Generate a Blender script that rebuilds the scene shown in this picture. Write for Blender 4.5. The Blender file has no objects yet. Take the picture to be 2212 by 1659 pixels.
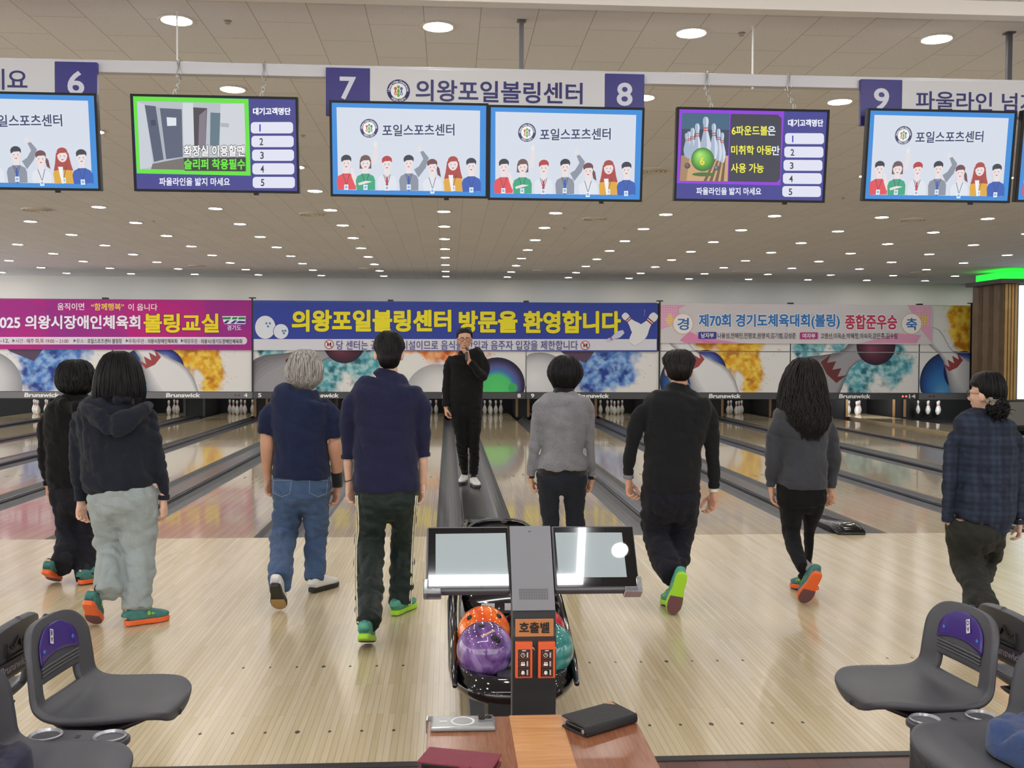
import bpy, bmesh, math, random
from mathutils import Vector, Matrix, noise, Euler
random.seed(7)
SC = bpy.context.scene
COL = SC.collection
PI = math.pi
# ---------------------------------------------------------------- camera
W, H = 2212, 1659
FPX, YAW, PITCH, ROLL = 2178.56, .0632, -.0281, -.0041
CAM = Vector((-.2552, -8.8744, 1.5967))
FW = Vector((math.sin(YAW) * math.cos(PITCH), math.cos(YAW) * math.cos(PITCH), math.sin(PITCH)))
_r = Vector((math.cos(YAW), -math.sin(YAW), 0))
_d = FW.cross(_r)
RT = math.cos(ROLL) * _r + math.sin(ROLL) * _d
DN = -math.sin(ROLL) * _r + math.cos(ROLL) * _d
cam_data = bpy.data.cameras.new('camera')
cam_data.sensor_width = 36
cam_data.lens = FPX / W * 36
cam_data.clip_end = 200
cam = bpy.data.objects.new('camera', cam_data)
COL.objects.link(cam)
cam.matrix_world = Matrix(((RT.x, -DN.x, -FW.x, CAM.x), (RT.y, -DN.y, -FW.y, CAM.y), (RT.z, -DN.z, -FW.z, CAM.z), (0, 0, 0, 1)))
SC.camera = cam
# ---------------------------------------------------------------- world, exposure
world = bpy.data.worlds.new('world')
SC.world = world
world.use_nodes = True
world.node_tree.nodes['Background'].inputs[0].default_value = (1.0, .97, .93, 1)
world.node_tree.nodes['Background'].inputs[1].default_value = 3.1
SC.view_settings.view_transform = 'Standard'
SC.view_settings.look = 'None'
SC.view_settings.exposure = 0.0
SC.view_settings.gamma = 1
SC.view_settings.use_curve_mapping = False
SC.cycles.max_bounces = 7
SC.cycles.diffuse_bounces = 3
SC.cycles.glossy_bounces = 4
SC.cycles.transmission_bounces = 4
SC.cycles.caustics_reflective = False
SC.cycles.caustics_refractive = False
SC.cycles.sample_clamp_indirect = 4
SC.cycles.use_denoising = True
LAMP = 95.0          # brightness of a ceiling downlight's lens
SCREEN = .95         # brightness of the television pictures


def ray(px, py):
    return FW * FPX + RT * (px - W / 2) + DN * (py - H / 2)


def aty(px, py, y):
    v = ray(px, py)
    return CAM + v * ((y - CAM.y) / v.y)


def atz(px, py, z):
    v = ray(px, py)
    return CAM + v * ((z - CAM.z) / v.z)


def proj(p):
    v = Vector(p) - CAM
    z = v.dot(FW)
    return W / 2 + FPX * v.dot(RT) / z, H / 2 + FPX * v.dot(DN) / z


# ---------------------------------------------------------------- colour and materials
def lin(c):
    if isinstance(c, str):
        c = c.lstrip('#')
        c = [int(c[i:i + 2], 16) / 255 for i in (0, 2, 4)]
    return tuple(x / 12.92 if x <= .04045 else ((x + .055) / 1.055) ** 2.4 for x in c)


MATS = {}


def nodes(name):
    m = bpy.data.materials.new(name)
    m.use_nodes = True
    nt = m.node_tree
    return m, nt, nt.nodes['Principled BSDF']


def N(nt, t, **kw):
    n = nt.nodes.new(t)
    for k, v in kw.items():
        if k in n.inputs:
            n.inputs[k].default_value = v
        else:
            setattr(n, k, v)
    return n


def mat(name, col, rough=.5, metal=0, spec=.5, coat=0, emit=0, bump=0, bscale=200, var=0, vscale=8, trans=0, alpha=1):
    """Plain surface with optional fine bump and soft colour variation."""
    if name in MATS:
        return MATS[name]
    m, nt, b = nodes(name)
    c = lin(col)
    b.inputs['Base Color'].default_value = (*c, 1)
    b.inputs['Roughness'].default_value = rough
    b.inputs['Metallic'].default_value = metal
    b.inputs['Specular IOR Level'].default_value = spec
    b.inputs['Coat Weight'].default_value = coat
    b.inputs['Transmission Weight'].default_value = trans
    b.inputs['Alpha'].default_value = alpha
    if emit:
        b.inputs['Emission Color'].default_value = (*c, 1)
        b.inputs['Emission Strength'].default_value = emit
    tc = N(nt, 'ShaderNodeTexCoord')
    if var:
        n = N(nt, 'ShaderNodeTexNoise', Scale=vscale, Detail=4.0)
        nt.links.new(tc.outputs['Object'], n.inputs['Vector'])
        mr = N(nt, 'ShaderNodeMapRange')
        mr.inputs['From Min'].default_value = .3
        mr.inputs['From Max'].default_value = .7
        mr.inputs['To Min'].default_value = 1 - var
        mr.inputs['To Max'].default_value = 1 + var
        nt.links.new(n.outputs['Fac'], mr.inputs['Value'])
        mx = N(nt, 'ShaderNodeVectorMath', operation='SCALE')
        mx.inputs[0].default_value = c
        nt.links.new(mr.outputs[0], mx.inputs['Scale'])
        nt.links.new(mx.outputs[0], b.inputs['Base Color'])
    if bump:
        n = N(nt, 'ShaderNodeTexNoise', Scale=bscale, Detail=3.0)
        nt.links.new(tc.outputs['Object'], n.inputs['Vector'])
        bp = N(nt, 'ShaderNodeBump', Strength=bump, Distance=.01)
        nt.links.new(n.outputs['Fac'], bp.inputs['Height'])
        nt.links.new(bp.outputs[0], b.inputs['Normal'])
    MATS[name] = m
    return m


def cloth(name, col, rib=0, rough=.9, var=.12, sheen=.25, fine=420):
    """Fabric: mottled dye, fine weave bump and broad soft creases."""
    if name in MATS:
        return MATS[name]
    m, nt, b = nodes(name)
    c = lin(col)
    b.inputs['Roughness'].default_value = rough
    b.inputs['Specular IOR Level'].default_value = .2
    b.inputs['Sheen Weight'].default_value = sheen
    b.inputs['Sheen Roughness'].default_value = .6
    tc = N(nt, 'ShaderNodeTexCoord')
    n = N(nt, 'ShaderNodeTexNoise', Scale=fine * .5, Detail=2.0)
    n2 = N(nt, 'ShaderNodeTexNoise', Scale=9.0, Detail=3.0)
    for q in (n, n2):
        nt.links.new(tc.outputs['Object'], q.inputs['Vector'])
    ad = N(nt, 'ShaderNodeMath', operation='ADD')
    nt.links.new(n.outputs['Fac'], ad.inputs[0])
    nt.links.new(n2.outputs['Fac'], ad.inputs[1])
    mr = N(nt, 'ShaderNodeMapRange')
    mr.inputs['From Min'].default_value = .7
    mr.inputs['From Max'].default_value = 1.3
    mr.inputs['To Min'].default_value = 1 - var
    mr.inputs['To Max'].default_value = 1 + var
    nt.links.new(ad.outputs[0], mr.inputs['Value'])
    mx = N(nt, 'ShaderNodeVectorMath', operation='SCALE')
    mx.inputs[0].default_value = c
    nt.links.new(mr.outputs[0], mx.inputs['Scale'])
    nt.links.new(mx.outputs[0], b.inputs['Base Color'])
    bp = N(nt, 'ShaderNodeBump', Strength=.35, Distance=.004)
    nt.links.new(n.outputs['Fac'], bp.inputs['Height'])
    mp = N(nt, 'ShaderNodeMapping')
    mp.inputs['Scale'].default_value = (16, 16, 26)
    mp.inputs['Rotation'].default_value = (.3, .5, .2)
    n3 = N(nt, 'ShaderNodeTexNoise', Scale=1.0, Detail=2.0, Distortion=.8)
    nt.links.new(tc.outputs['Object'], mp.inputs[0])
    nt.links.new(mp.outputs[0], n3.inputs['Vector'])
    b2 = N(nt, 'ShaderNodeBump', Strength=.28, Distance=.02)
    nt.links.new(n3.outputs['Fac'], b2.inputs['Height'])
    nt.links.new(bp.outputs[0], b2.inputs['Normal'])
    nt.links.new(b2.outputs[0], b.inputs['Normal'])
    MATS[name] = m
    return m


def printed(name, rough=.6, emit=0, spec=.3, alpha=1):
    """Printed or displayed artwork: colours stored per corner in the mesh."""
    if name in MATS:
        return MATS[name]
    m, nt, b = nodes(name)
    a = N(nt, 'ShaderNodeAttribute', attribute_name='Col')
    b.inputs['Roughness'].default_value = rough
    b.inputs['Specular IOR Level'].default_value = spec
    b.inputs['Alpha'].default_value = alpha
    if emit:
        b.inputs['Base Color'].default_value = (.01, .01, .01, 1)
        nt.links.new(a.outputs['Color'], b.inputs['Emission Color'])
        b.inputs['Emission Strength'].default_value = emit
    else:
        nt.links.new(a.outputs['Color'], b.inputs['Base Color'])
    MATS[name] = m
    return m


# ---------------------------------------------------------------- tagging
def tag(o, label=None, cat=None, group=None, kind=None):
    for k, v in (('label', label), ('category', cat), ('group', group), ('kind', kind)):
        if v:
            o[k] = v
    return o


def empty(name, loc=(0, 0, 0), rz=0):
    o = bpy.data.objects.new(name, None)
    o.empty_display_size = .1
    COL.objects.link(o)
    o.location = loc
    o.rotation_euler = (0, 0, rz)
    return o


def mw(o):
    return mw(o.parent) @ o.matrix_basis if o.parent else o.matrix_basis.copy()


def rebase(root, p):
    """Move a world-built thing's origin to its base without moving its shape."""
    p = Vector(p)

    def sh(o):
        if o.type == 'MESH' and o.matrix_basis == Matrix():
            o.data.transform(Matrix.Translation(-p))
        else:
            o.location = o.location - p
            return
        for c in KID.get(o.name, []):
            sh(c)
    if root.type == 'MESH':
        root.data.transform(Matrix.Translation(-p))
    for c in KID.get(root.name, []):
        sh(c)
    root.location = p


KID = {}


def copy_tree(o, parent=None):
    c = o.copy()
    COL.objects.link(c)
    if parent:
        c.parent = parent
        KID.setdefault(parent.name, []).append(c)
    for ch in list(KID.get(o.name, [])):
        copy_tree(ch, c)
    return c


def link(name, me, mats, parent=None):
    o = bpy.data.objects.new(name, me)
    COL.objects.link(o)
    for m in (mats if isinstance(mats, (list, tuple)) else [mats]):
        me.materials.append(m)
    if parent:
        o.parent = parent
        KID.setdefault(parent.name, []).append(o)
    return o


BENCH = bpy.data.scenes.new('workbench')


def baked(o):
    """Mesh of an object with its modifiers, evaluated on its own."""
    BENCH.collection.objects.link(o)
    vl = BENCH.view_layers[0]
    vl.update()
    me = bpy.data.meshes.new_from_object(o.evaluated_get(vl.depsgraph), depsgraph=vl.depsgraph)
    BENCH.collection.objects.unlink(o)
    return me


# ---------------------------------------------------------------- mesh builder
class MB:
    def __init__(s):
        s.v, s.f, s.m, s.s = [], [], [], []

    def add(s, vs, fs, mi=0, smooth=False):
        k = len(s.v)
        s.v += [tuple(v) for v in vs]
        for f in fs:
            s.f.append([i + k for i in f])
            s.m.append(mi)
            s.s.append(smooth)

    def box(s, a, b, mi=0, mx=None):
        (x0, y0, z0), (x1, y1, z1) = a, b
        vs = [Vector(p) for p in ((x0, y0, z0), (x1, y0, z0), (x1, y1, z0), (x0, y1, z0), (x0, y0, z1), (x1, y0, z1), (x1, y1, z1), (x0, y1, z1))]
        if mx:
            vs = [mx @ v for v in vs]
        s.add(vs, [(0, 3, 2, 1), (4, 5, 6, 7), (0, 1, 5, 4), (1, 2, 6, 5), (2, 3, 7, 6), (3, 0, 4, 7)], mi)

    def rings(s, rr, mi=0, closed=True, smooth=True, caps=True):
        n = len(rr[0])
        vs = [p for r in rr for p in r]
        fs = []
        for i in range(len(rr) - 1):
            for j in range(n if closed else n - 1):
                k = (j + 1) % n
                fs.append((i * n + j, i * n + k, (i + 1) * n + k, (i + 1) * n + j))
        if caps and closed:
            fs.append(tuple(range(n))[::-1])
            fs.append(tuple((len(rr) - 1) * n + j for j in range(n)))
        s.add(vs, fs, mi, smooth)

    def tube(s, pts, rx, ry=None, seg=14, side=(1, 0, 0), mi=0, ends=True, ex=2.0, smooth=True):
        """Swept closed tube: pts path, half-widths rx (along side) and ry; rounded ends when ends is True."""
        pts = [Vector(p) for p in pts]
        n = len(pts)
        rx = list(rx) if hasattr(rx, '__len__') else [rx] * n
        ry = rx if ry is None else (list(ry) if hasattr(ry, '__len__') else [ry] * n)
        S = Vector(side)
        tan = []
        for i in range(n):
            t = pts[min(i + 1, n - 1)] - pts[max(i - 1, 0)]
            tan.append(t.normalized() if t.length > 1e-9 else Vector((0, 0, -1)))
        rr = []

        def ring(c, t, a, b):
            u = S - t * S.dot(t)
            u = u.normalized() if u.length > 1e-6 else t.orthogonal().normalized()
            w = t.cross(u)
            out = []
            for j in range(seg):
                q = 2 * PI * j / seg
                ca, sa = math.cos(q), math.sin(q)
                ca = math.copysign(abs(ca) ** (2 / ex), ca)
                sa = math.copysign(abs(sa) ** (2 / ex), sa)
                out.append(c + u * (a * ca) + w * (b * sa))
            return out
        if ends in (True, 'start'):
            t = tan[0]
            h = min(rx[0], ry[0])
            for q in (.25, .65):
                rr.append(ring(pts[0] - t * h * (1 - q) * .8, t, rx[0] * math.sqrt(max(0, 1 - (1 - q) ** 2)), ry[0] * math.sqrt(max(0, 1 - (1 - q) ** 2))))
        for i in range(n):
            rr.append(ring(pts[i], tan[i], rx[i], ry[i]))
        if ends in (True, 'end'):
            t = tan[-1]
            h = min(rx[-1], ry[-1])
            for q in (.65, .25):
                rr.append(ring(pts[-1] + t * h * (1 - q) * .8, t, rx[-1] * math.sqrt(max(0, 1 - (1 - q) ** 2)), ry[-1] * math.sqrt(max(0, 1 - (1 - q) ** 2))))
        s.rings(rr, mi, smooth=smooth)

    def ball(s, c, r, nu=16, nv=10, mi=0, rot=None):
        c = Vector(c)
        r = (r, r, r) if not hasattr(r, '__len__') else r
        vs, fs = [], []
        for i in range(1, nv):
            a = PI * i / nv
            for j in range(nu):
                b = 2 * PI * j / nu
                p = Vector((r[0] * math.sin(a) * math.cos(b), r[1] * math.sin(a) * math.sin(b), r[2] * math.cos(a)))
                vs.append(c + (rot @ p if rot else p))
        for e in (r[2], -r[2]):
            p = Vector((0, 0, e))
            vs.append(c + (rot @ p if rot else p))
        top, bot = len(vs) - 2, len(vs) - 1
        for i in range(nv - 2):
            for j in range(nu):
                k = (j + 1) % nu
                fs.append((i * nu + j, (i + 1) * nu + j, (i + 1) * nu + k, i * nu + k))
        for j in range(nu):
            k = (j + 1) % nu
            fs.append((top, j, k))
            fs.append((bot, (nv - 2) * nu + k, (nv - 2) * nu + j))
        s.add(vs, fs, mi, True)

    def lathe(s, prof, c=(0, 0, 0), seg=24, mi=0, mis=None):
        c = Vector(c)
        n = len(prof)
        vs = [c + Vector((r * math.cos(2 * PI * j / seg), r * math.sin(2 * PI * j / seg), z)) for r, z in prof for j in range(seg)]
        for i in range(n - 1):
            fs = []
            for j in range(seg):
                k = (j + 1) % seg
                fs.append((i * seg + j, i * seg + k, (i + 1) * seg + k, (i + 1) * seg + j))
            s_v = [vs[q] for q in range(i * seg, (i + 2) * seg)]
            s.add(s_v, [tuple(q - i * seg for q in f) for f in fs], mis[i] if mis else mi, True)

    def prism(s, poly, z0, z1, mi=0, mx=None):
        n = len(poly)
        vs = [Vector((x, y, z0)) for x, y in poly] + [Vector((x, y, z1)) for x, y in poly]
        if mx:
            vs = [mx @ v for v in vs]
        s.add(vs, [tuple(range(n))[::-1], tuple(range(n, 2 * n))] + [(j, (j + 1) % n, n + (j + 1) % n, n + j) for j in range(n)], mi)

    def mesh(s, name, weld=False):
        me = bpy.data.meshes.new(name)
        me.from_pydata(s.v, [], s.f)
        me.polygons.foreach_set('material_index', s.m)
        me.polygons.foreach_set('use_smooth', s.s)
        if weld:
            bm = bmesh.new()
            bm.from_mesh(me)
            bmesh.ops.remove_doubles(bm, verts=bm.verts, dist=1e-5)
            bm.to_mesh(me)
            bm.free()
        me.update()
        return me

    def build(s, name, mats, parent=None, bevel=0, bseg=2, weld=False, subsurf=0):
        o = link(name, s.mesh(name, weld), mats, parent)
        if bevel:
            b = o.modifiers.new('b', 'BEVEL')
            b.width = bevel
            b.segments = bseg
            b.limit_method = 'ANGLE'
        if subsurf:
            b = o.modifiers.new('s', 'SUBSURF')
            b.levels = b.render_levels = subsurf
        return o


def fused(mb, name, voxel, smooth=4, fac=.5, disp=None):
    """One continuous skin over everything in the builder."""
    me = mb.mesh('tmp')
    o = bpy.data.objects.new('tmp', me)
    r = o.modifiers.new('r', 'REMESH')
    r.mode = 'VOXEL'
    r.voxel_size = voxel
    r.use_smooth_shade = True
    if smooth:
        k = o.modifiers.new('k', 'SMOOTH')
        k.factor = fac
        k.iterations = smooth
    out = baked(o)
    out.name = name
    bpy.data.objects.remove(o)
    bpy.data.meshes.remove(me)
    if disp:
        nrm = [v.normal.copy() for v in out.vertices]
        for v, n in zip(out.vertices, nrm):
            v.co += n * disp(v.co, n)
    out.polygons.foreach_set('use_smooth', [True] * len(out.polygons))
    out.materials.clear()
    out.update()
    return out


# ---------------------------------------------------------------- flat artwork on real surfaces
_glyph = {}


def glyphs(txt, bold):
    """Outline of a line of lettering: vertices, faces, extents (height 1 em)."""
    key = (txt, round(bold, 4))
    if key not in _glyph:
        c = bpy.data.curves.new('t', 'FONT')
        c.body = txt
        c.offset = bold
        c.resolution_u = 4
        o = bpy.data.objects.new('t', c)
        me = baked(o)
        v = [(p.co.x, p.co.y) for p in me.vertices]
        f = [tuple(p.vertices) for p in me.polygons]
        bpy.data.objects.remove(o)
        bpy.data.meshes.remove(me)
        bpy.data.curves.remove(c)
        xs = [p[0] for p in v] or [0]
        ys = [p[1] for p in v] or [0]
        _glyph[key] = (v, f, min(xs), max(xs), min(ys), max(ys))
    return _glyph[key]


class Canvas:
    """Artwork in the plane o + u*x + v*y; pt() turns a drawing coordinate into plane metres."""

    def __init__(s, o, u=(1, 0, 0), v=(0, 0, 1), pt=None, step=.0004):
        s.o, s.u, s.vv = Vector(o), Vector(u).normalized(), Vector(v).normalized()
        s.n = s.u.cross(s.vv)
        s.pt = pt or s.pix
        s.step, s.k = step, 0
        s.V, s.F, s.C = [], [], []

    def pix(s, x, y):
        d = ray(x, y)
        t = (s.o - CAM).dot(s.n) / d.dot(s.n)
        p = CAM + d * t - s.o
        return p.dot(s.u), p.dot(s.vv)

    def raw(s, vs, fs, cols):
        k = len(s.V)
        z = s.k * s.step
        s.V += [(a, b, z) for a, b in vs]
        for f in fs:
            s.F.append([i + k for i in f])
        s.C += [cols[i] if isinstance(cols, list) else cols for i in range(len(vs))]

    def poly(s, pts, col, up=True):
        if up:
            s.k += 1
        p = [s.pt(*q) for q in pts]
        a = sum(p[i][0] * p[(i + 1) % len(p)][1] - p[(i + 1) % len(p)][0] * p[i][1] for i in range(len(p)))
        if a < 0:
            p = p[::-1]
        s.raw(p, [tuple(range(len(p)))], lin(col))

    def rect(s, x0, y0, x1, y1, col, r=0):
        if not r:
            return s.poly([(x0, y0), (x1, y0), (x1, y1), (x0, y1)], col)
        pts = []
        for cx, cy, a in ((x1 - r, y1 - r, 0), (x0 + r, y1 - r, 90), (x0 + r, y0 + r, 180), (x1 - r, y0 + r, 270)):
            pts += [(cx + r * math.cos(math.radians(a + q)), cy + r * math.sin(math.radians(a + q))) for q in range(0, 91, 15)]
        s.poly(pts, col)

    def ell(s, cx, cy, rx, ry, col, a0=0, a1=360, rot=0, n=28):
        ca, sa = math.cos(rot), math.sin(rot)
        pts = []
        for i in range(n + (a1 - a0 < 360)):
            q = math.radians(a0 + (a1 - a0) * i / n)
            x, y = rx * math.cos(q), ry * math.sin(q)
            pts.append((cx + x * ca - y * sa, cy + x * sa + y * ca))
        s.poly(pts, col)

    def globe(s, cx, cy, r, stops, fx=-.35, fy=-.4, clip=None, n=40, rx=1.0):
        """Round print with a tone that changes from a focus to the rim: stops = [(t, colour)...]."""
        s.k += 1
        vs, cs, fs = [], [], []
        T = [i / 14 for i in range(15)]

        def tone(t):
            for (a, ca), (b, cb) in zip(stops, stops[1:]):
                if t <= b:
                    q = (t - a) / (b - a) if b > a else 0
                    ca, cb = lin(ca), lin(cb)
                    return tuple(ca[i] + (cb[i] - ca[i]) * q for i in range(3))
            return lin(stops[-1][1])
        for t in T:
            ox, oy = cx + fx * r * (1 - t) * rx, cy + fy * r * (1 - t)
            for j in range(n):
                q = 2 * PI * j / n
                x, y = ox + r * rx * t * math.cos(q), oy + r * t * math.sin(q)
                if clip:
                    x = min(max(x, clip[0]), clip[2])
                    y = min(max(y, clip[1]), clip[3])
                vs.append(s.pt(x, y))
                cs.append(tone(t))
        for i in range(len(T) - 1):
            for j in range(n):
                k = (j + 1) % n
                fs.append((i * n + j, (i + 1) * n + j, (i + 1) * n + k, i * n + k)[::-1])
        s.raw(vs, fs, cs)

    def grid(s, x0, y0, x1, y1, nx, ny, fn):
        s.k += 1
        vs, cs, fs = [], [], []
        for j in range(ny + 1):
            for i in range(nx + 1):
                x, y = x0 + (x1 - x0) * i / nx, y0 + (y1 - y0) * j / ny
                vs.append(s.pt(x, y))
                cs.append(fn(x, y))
        for j in range(ny):
            for i in range(nx):
                a = j * (nx + 1) + i
                fs.append((a, a + nx + 1, a + nx + 2, a + 1))
        s.raw(vs, fs, cs)

    def text(s, txt, x0, y0, x1, y1, col, bold=.012, edge=None, ew=.03, slant=0):
        """Lettering fitted to the box x0..x1, y0..y1 (y downwards)."""
        _, _, ax, bx, ay, by = glyphs(txt, .012)
        nat = (bx - ax) / (by - ay) * (y1 - y0)
        if len(txt) == 1 and x1 - x0 > 1.6 * nat:                      # a narrow figure such as 1 keeps its own width
            m_ = (x0 + x1) / 2
            x0, x1 = m_ - nat * .6, m_ + nat * .6
        if edge:
            s._t(txt, x0, y0, x1, y1, edge, bold + ew, bold, slant)
        s._t(txt, x0, y0, x1, y1, col, bold, bold, slant)

    def _t(s, txt, x0, y0, x1, y1, col, b, ref, slant):
        """Strokes are thickened by overprinting the glyphs round a small circle."""
        s.k += 1
        g0 = min(b, .012)
        v, f, ax, bx, ay, by = glyphs(txt, g0)
        e = max(0, ref - g0)
        r = b - g0
        sx, sy = (x1 - x0) / (bx - ax + 2 * e), (y1 - y0) / (by - ay + 2 * e)
        n = 0 if r < .004 else (6 if r < .03 else 10)
        for i in range(max(n, 1)):
            dx, dy = (r * math.cos(2 * PI * i / n), r * math.sin(2 * PI * i / n)) if n else (0, 0)
            if i:
                s.k += .07
            s.raw([s.pt(x0 + (x - ax + e + dx) * sx + slant * (y - ay) * sy, y1 - (y - ay + e + dy) * sy) for x, y in v], f, lin(col))

    def ring_text(s, txt, cx, cy, r, size, a0, a1, col, bold=.02, inward=False):
        s.k += 1
        n = len(txt)
        for i, ch in enumerate(txt):
            if ch == ' ':
                continue
            a = math.radians(a0 + (a1 - a0) * (i / (n - 1)))
            v, f, ax, bx, ay, by = glyphs(ch, bold)
            mx = (ax + bx) / 2
            up = (math.cos(a), math.sin(a)) if not inward else (-math.cos(a), -math.sin(a))
            rt = (-up[1], up[0])
            vs = []
            for x, y in v:
                lx, ly = (x - mx) * size, (y - .36) * size
                vs.append(s.pt(cx + r * math.cos(a) + rt[0] * lx + up[0] * ly, cy + r * math.sin(a) + rt[1] * lx + up[1] * ly))
            s.raw(vs, f, lin(col))

    def build(s, name, m, parent=None, lift=.0005):
        me = bpy.data.meshes.new(name)
        me.from_pydata([(a, b, c + lift) for a, b, c in s.V], [], s.F)
        ca = me.color_attributes.new('Col', 'FLOAT_COLOR', 'POINT')
        ca.data.foreach_set('color', [x for c in s.C for x in (*c, 1)])
        me.update()
        o = link(name, me, m, parent)
        M = Matrix((s.u, s.vv, s.n)).transposed().to_4x4()
        M.translation = s.o
        o.matrix_basis = mw(parent).inverted() @ M if parent else M
        return o


def bilin(c, tl, tr, br, bl):
    """Inverse of a four-corner frame: picture point -> (s, t) in 0..1 (t downwards)."""
    tl, tr, br, bl = (Vector(p) for p in (tl, tr, br, bl))

    def f(x, y):
        s = t = .5
        for _ in range(12):
            top, bot = tl.lerp(tr, s), bl.lerp(br, s)
            p = top.lerp(bot, t)
            du = (tr - tl).lerp(br - bl, t)
            dv = bot - top
            e = Vector((x, y)) - p
            det = du.x * dv.y - du.y * dv.x
            s += (e.x * dv.y - e.y * dv.x) / det
            t += (du.x * e.y - du.y * e.x) / det
        return s, t
    return f
# ================================================================ setting
LANE_W, WIDE, NARROW = 1.0541, .7234, .5373
PAIR = 2 * LANE_W + WIDE + NARROW
YT, YM, YW, ZC = -4.94, 16.28, 19.15, 3.70     # edge of the approach, masking face, rear wall, ceiling
PIN_Y = 18.288
XL, XR = -16.0, 17.5


def boards(name, c1, c2, dark, rough, row=.027, length=1.1, seam=.0006, coat=0, bump=0):
    """Strips of timber running down the alley."""
    m, nt, b = nodes(name)
    tc = N(nt, 'ShaderNodeTexCoord')
    mp = N(nt, 'ShaderNodeMapping')
    mp.inputs['Rotation'].default_value = (0, 0, PI / 2)
    br = N(nt, 'ShaderNodeTexBrick', offset=.37, offset_frequency=2)
    br.inputs['Scale'].default_value = 1
    br.inputs['Brick Width'].default_value = length
    br.inputs['Row Height'].default_value = row
    br.inputs['Mortar Size'].default_value = seam
    br.inputs['Mortar Smooth'].default_value = .1
    br.inputs['Color1'].default_value = (*lin(c1), 1)
    br.inputs['Color2'].default_value = (*lin(c2), 1)
    br.inputs['Mortar'].default_value = (*lin(dark), 1)
    nt.links.new(tc.outputs['Object'], mp.inputs['Vector'])
    nt.links.new(mp.outputs[0], br.inputs['Vector'])
    mg = N(nt, 'ShaderNodeMapping')
    mg.inputs['Scale'].default_value = (60, 2.2, 1)
    nt.links.new(tc.outputs['Object'], mg.inputs['Vector'])
    n = N(nt, 'ShaderNodeTexNoise', Scale=1.0, Detail=4.0)
    nt.links.new(mg.outputs[0], n.inputs['Vector'])
    mr = N(nt, 'ShaderNodeMapRange')
    mr.inputs['From Min'].default_value = .3
    mr.inputs['From Max'].default_value = .7
    mr.inputs['To Min'].default_value = .93
    mr.inputs['To Max'].default_value = 1.06
    nt.links.new(n.outputs['Fac'], mr.inputs['Value'])
    sc = N(nt, 'ShaderNodeVectorMath', operation='SCALE')
    nt.links.new(br.outputs['Color'], sc.inputs[0])
    nt.links.new(mr.outputs[0], sc.inputs['Scale'])
    nt.links.new(sc.outputs[0], b.inputs['Base Color'])
    b.inputs['Roughness'].default_value = rough
    b.inputs['Coat Weight'].default_value = coat
    b.inputs['Coat Roughness'].default_value = .03
    return m


M_APP = boards('approach maple', 'd9caab', 'ccba96', '94825f', .21, seam=.0007)
M_LANE = boards('lane maple', 'c8b695', 'b9a684', '7d6c52', .085, row=.027, length=40, seam=.0011, coat=.2)
M_DARKWOOD = boards('seating floor', '5d3a33', '6d463b', '2c1b18', .35, row=.12, length=.9, seam=.0012)
M_BLACK = mat('black', '141416', .45)
M_GUT = mat('gutter grey', '4a4a50', .33, var=.15, vscale=5)
M_CAP = mat('capping', '2c2d31', .28, var=.2, vscale=7)
M_DARK = mat('dark interior', '0d0e11', .7)

# ---- floors
mb = MB()
mb.box((XL, YT, -.12), (XR, 0, 0))
floor = tag(mb.build('floor', M_APP), kind='structure')
# the rows of dots let into the approach (part of its surface)
dots = MB()
for ln in range(-7, 7):
    c = (ln // 2) * PAIR + PAIR / 2 + (1 if ln % 2 else -1) * (NARROW + LANE_W) / 2
    for yy in (-3.70, -4.60):
        for k in range(-3, 4):
            r = .0105 if k == 0 else .007
            dots.prism([(c + k * 5 * LANE_W / 39 + r * math.cos(a * PI / 6), yy + 1.6 * r * math.sin(a * PI / 6)) for a in range(12)], .0001, .0009)
dots.build('approach_dots', mat('dot brown', '3f3328', .4), floor)
mb = MB()
mb.box((XL, YT - .045, -.12), (XR, YT - .0005, .004))
tag(mb.build('trim_1', M_BLACK, bevel=.003), kind='structure')
mb = MB()
mb.box((XL, -14.5, -.12), (XR, YT - .0455, -.002))
tag(mb.build('floor_seating', M_DARKWOOD), kind='structure')
mb = MB()
mb.box((XL, .0005, -.32), (XR, YW, -.22))
tag(mb.build('floor_pit', M_DARK), kind='structure')


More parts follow.
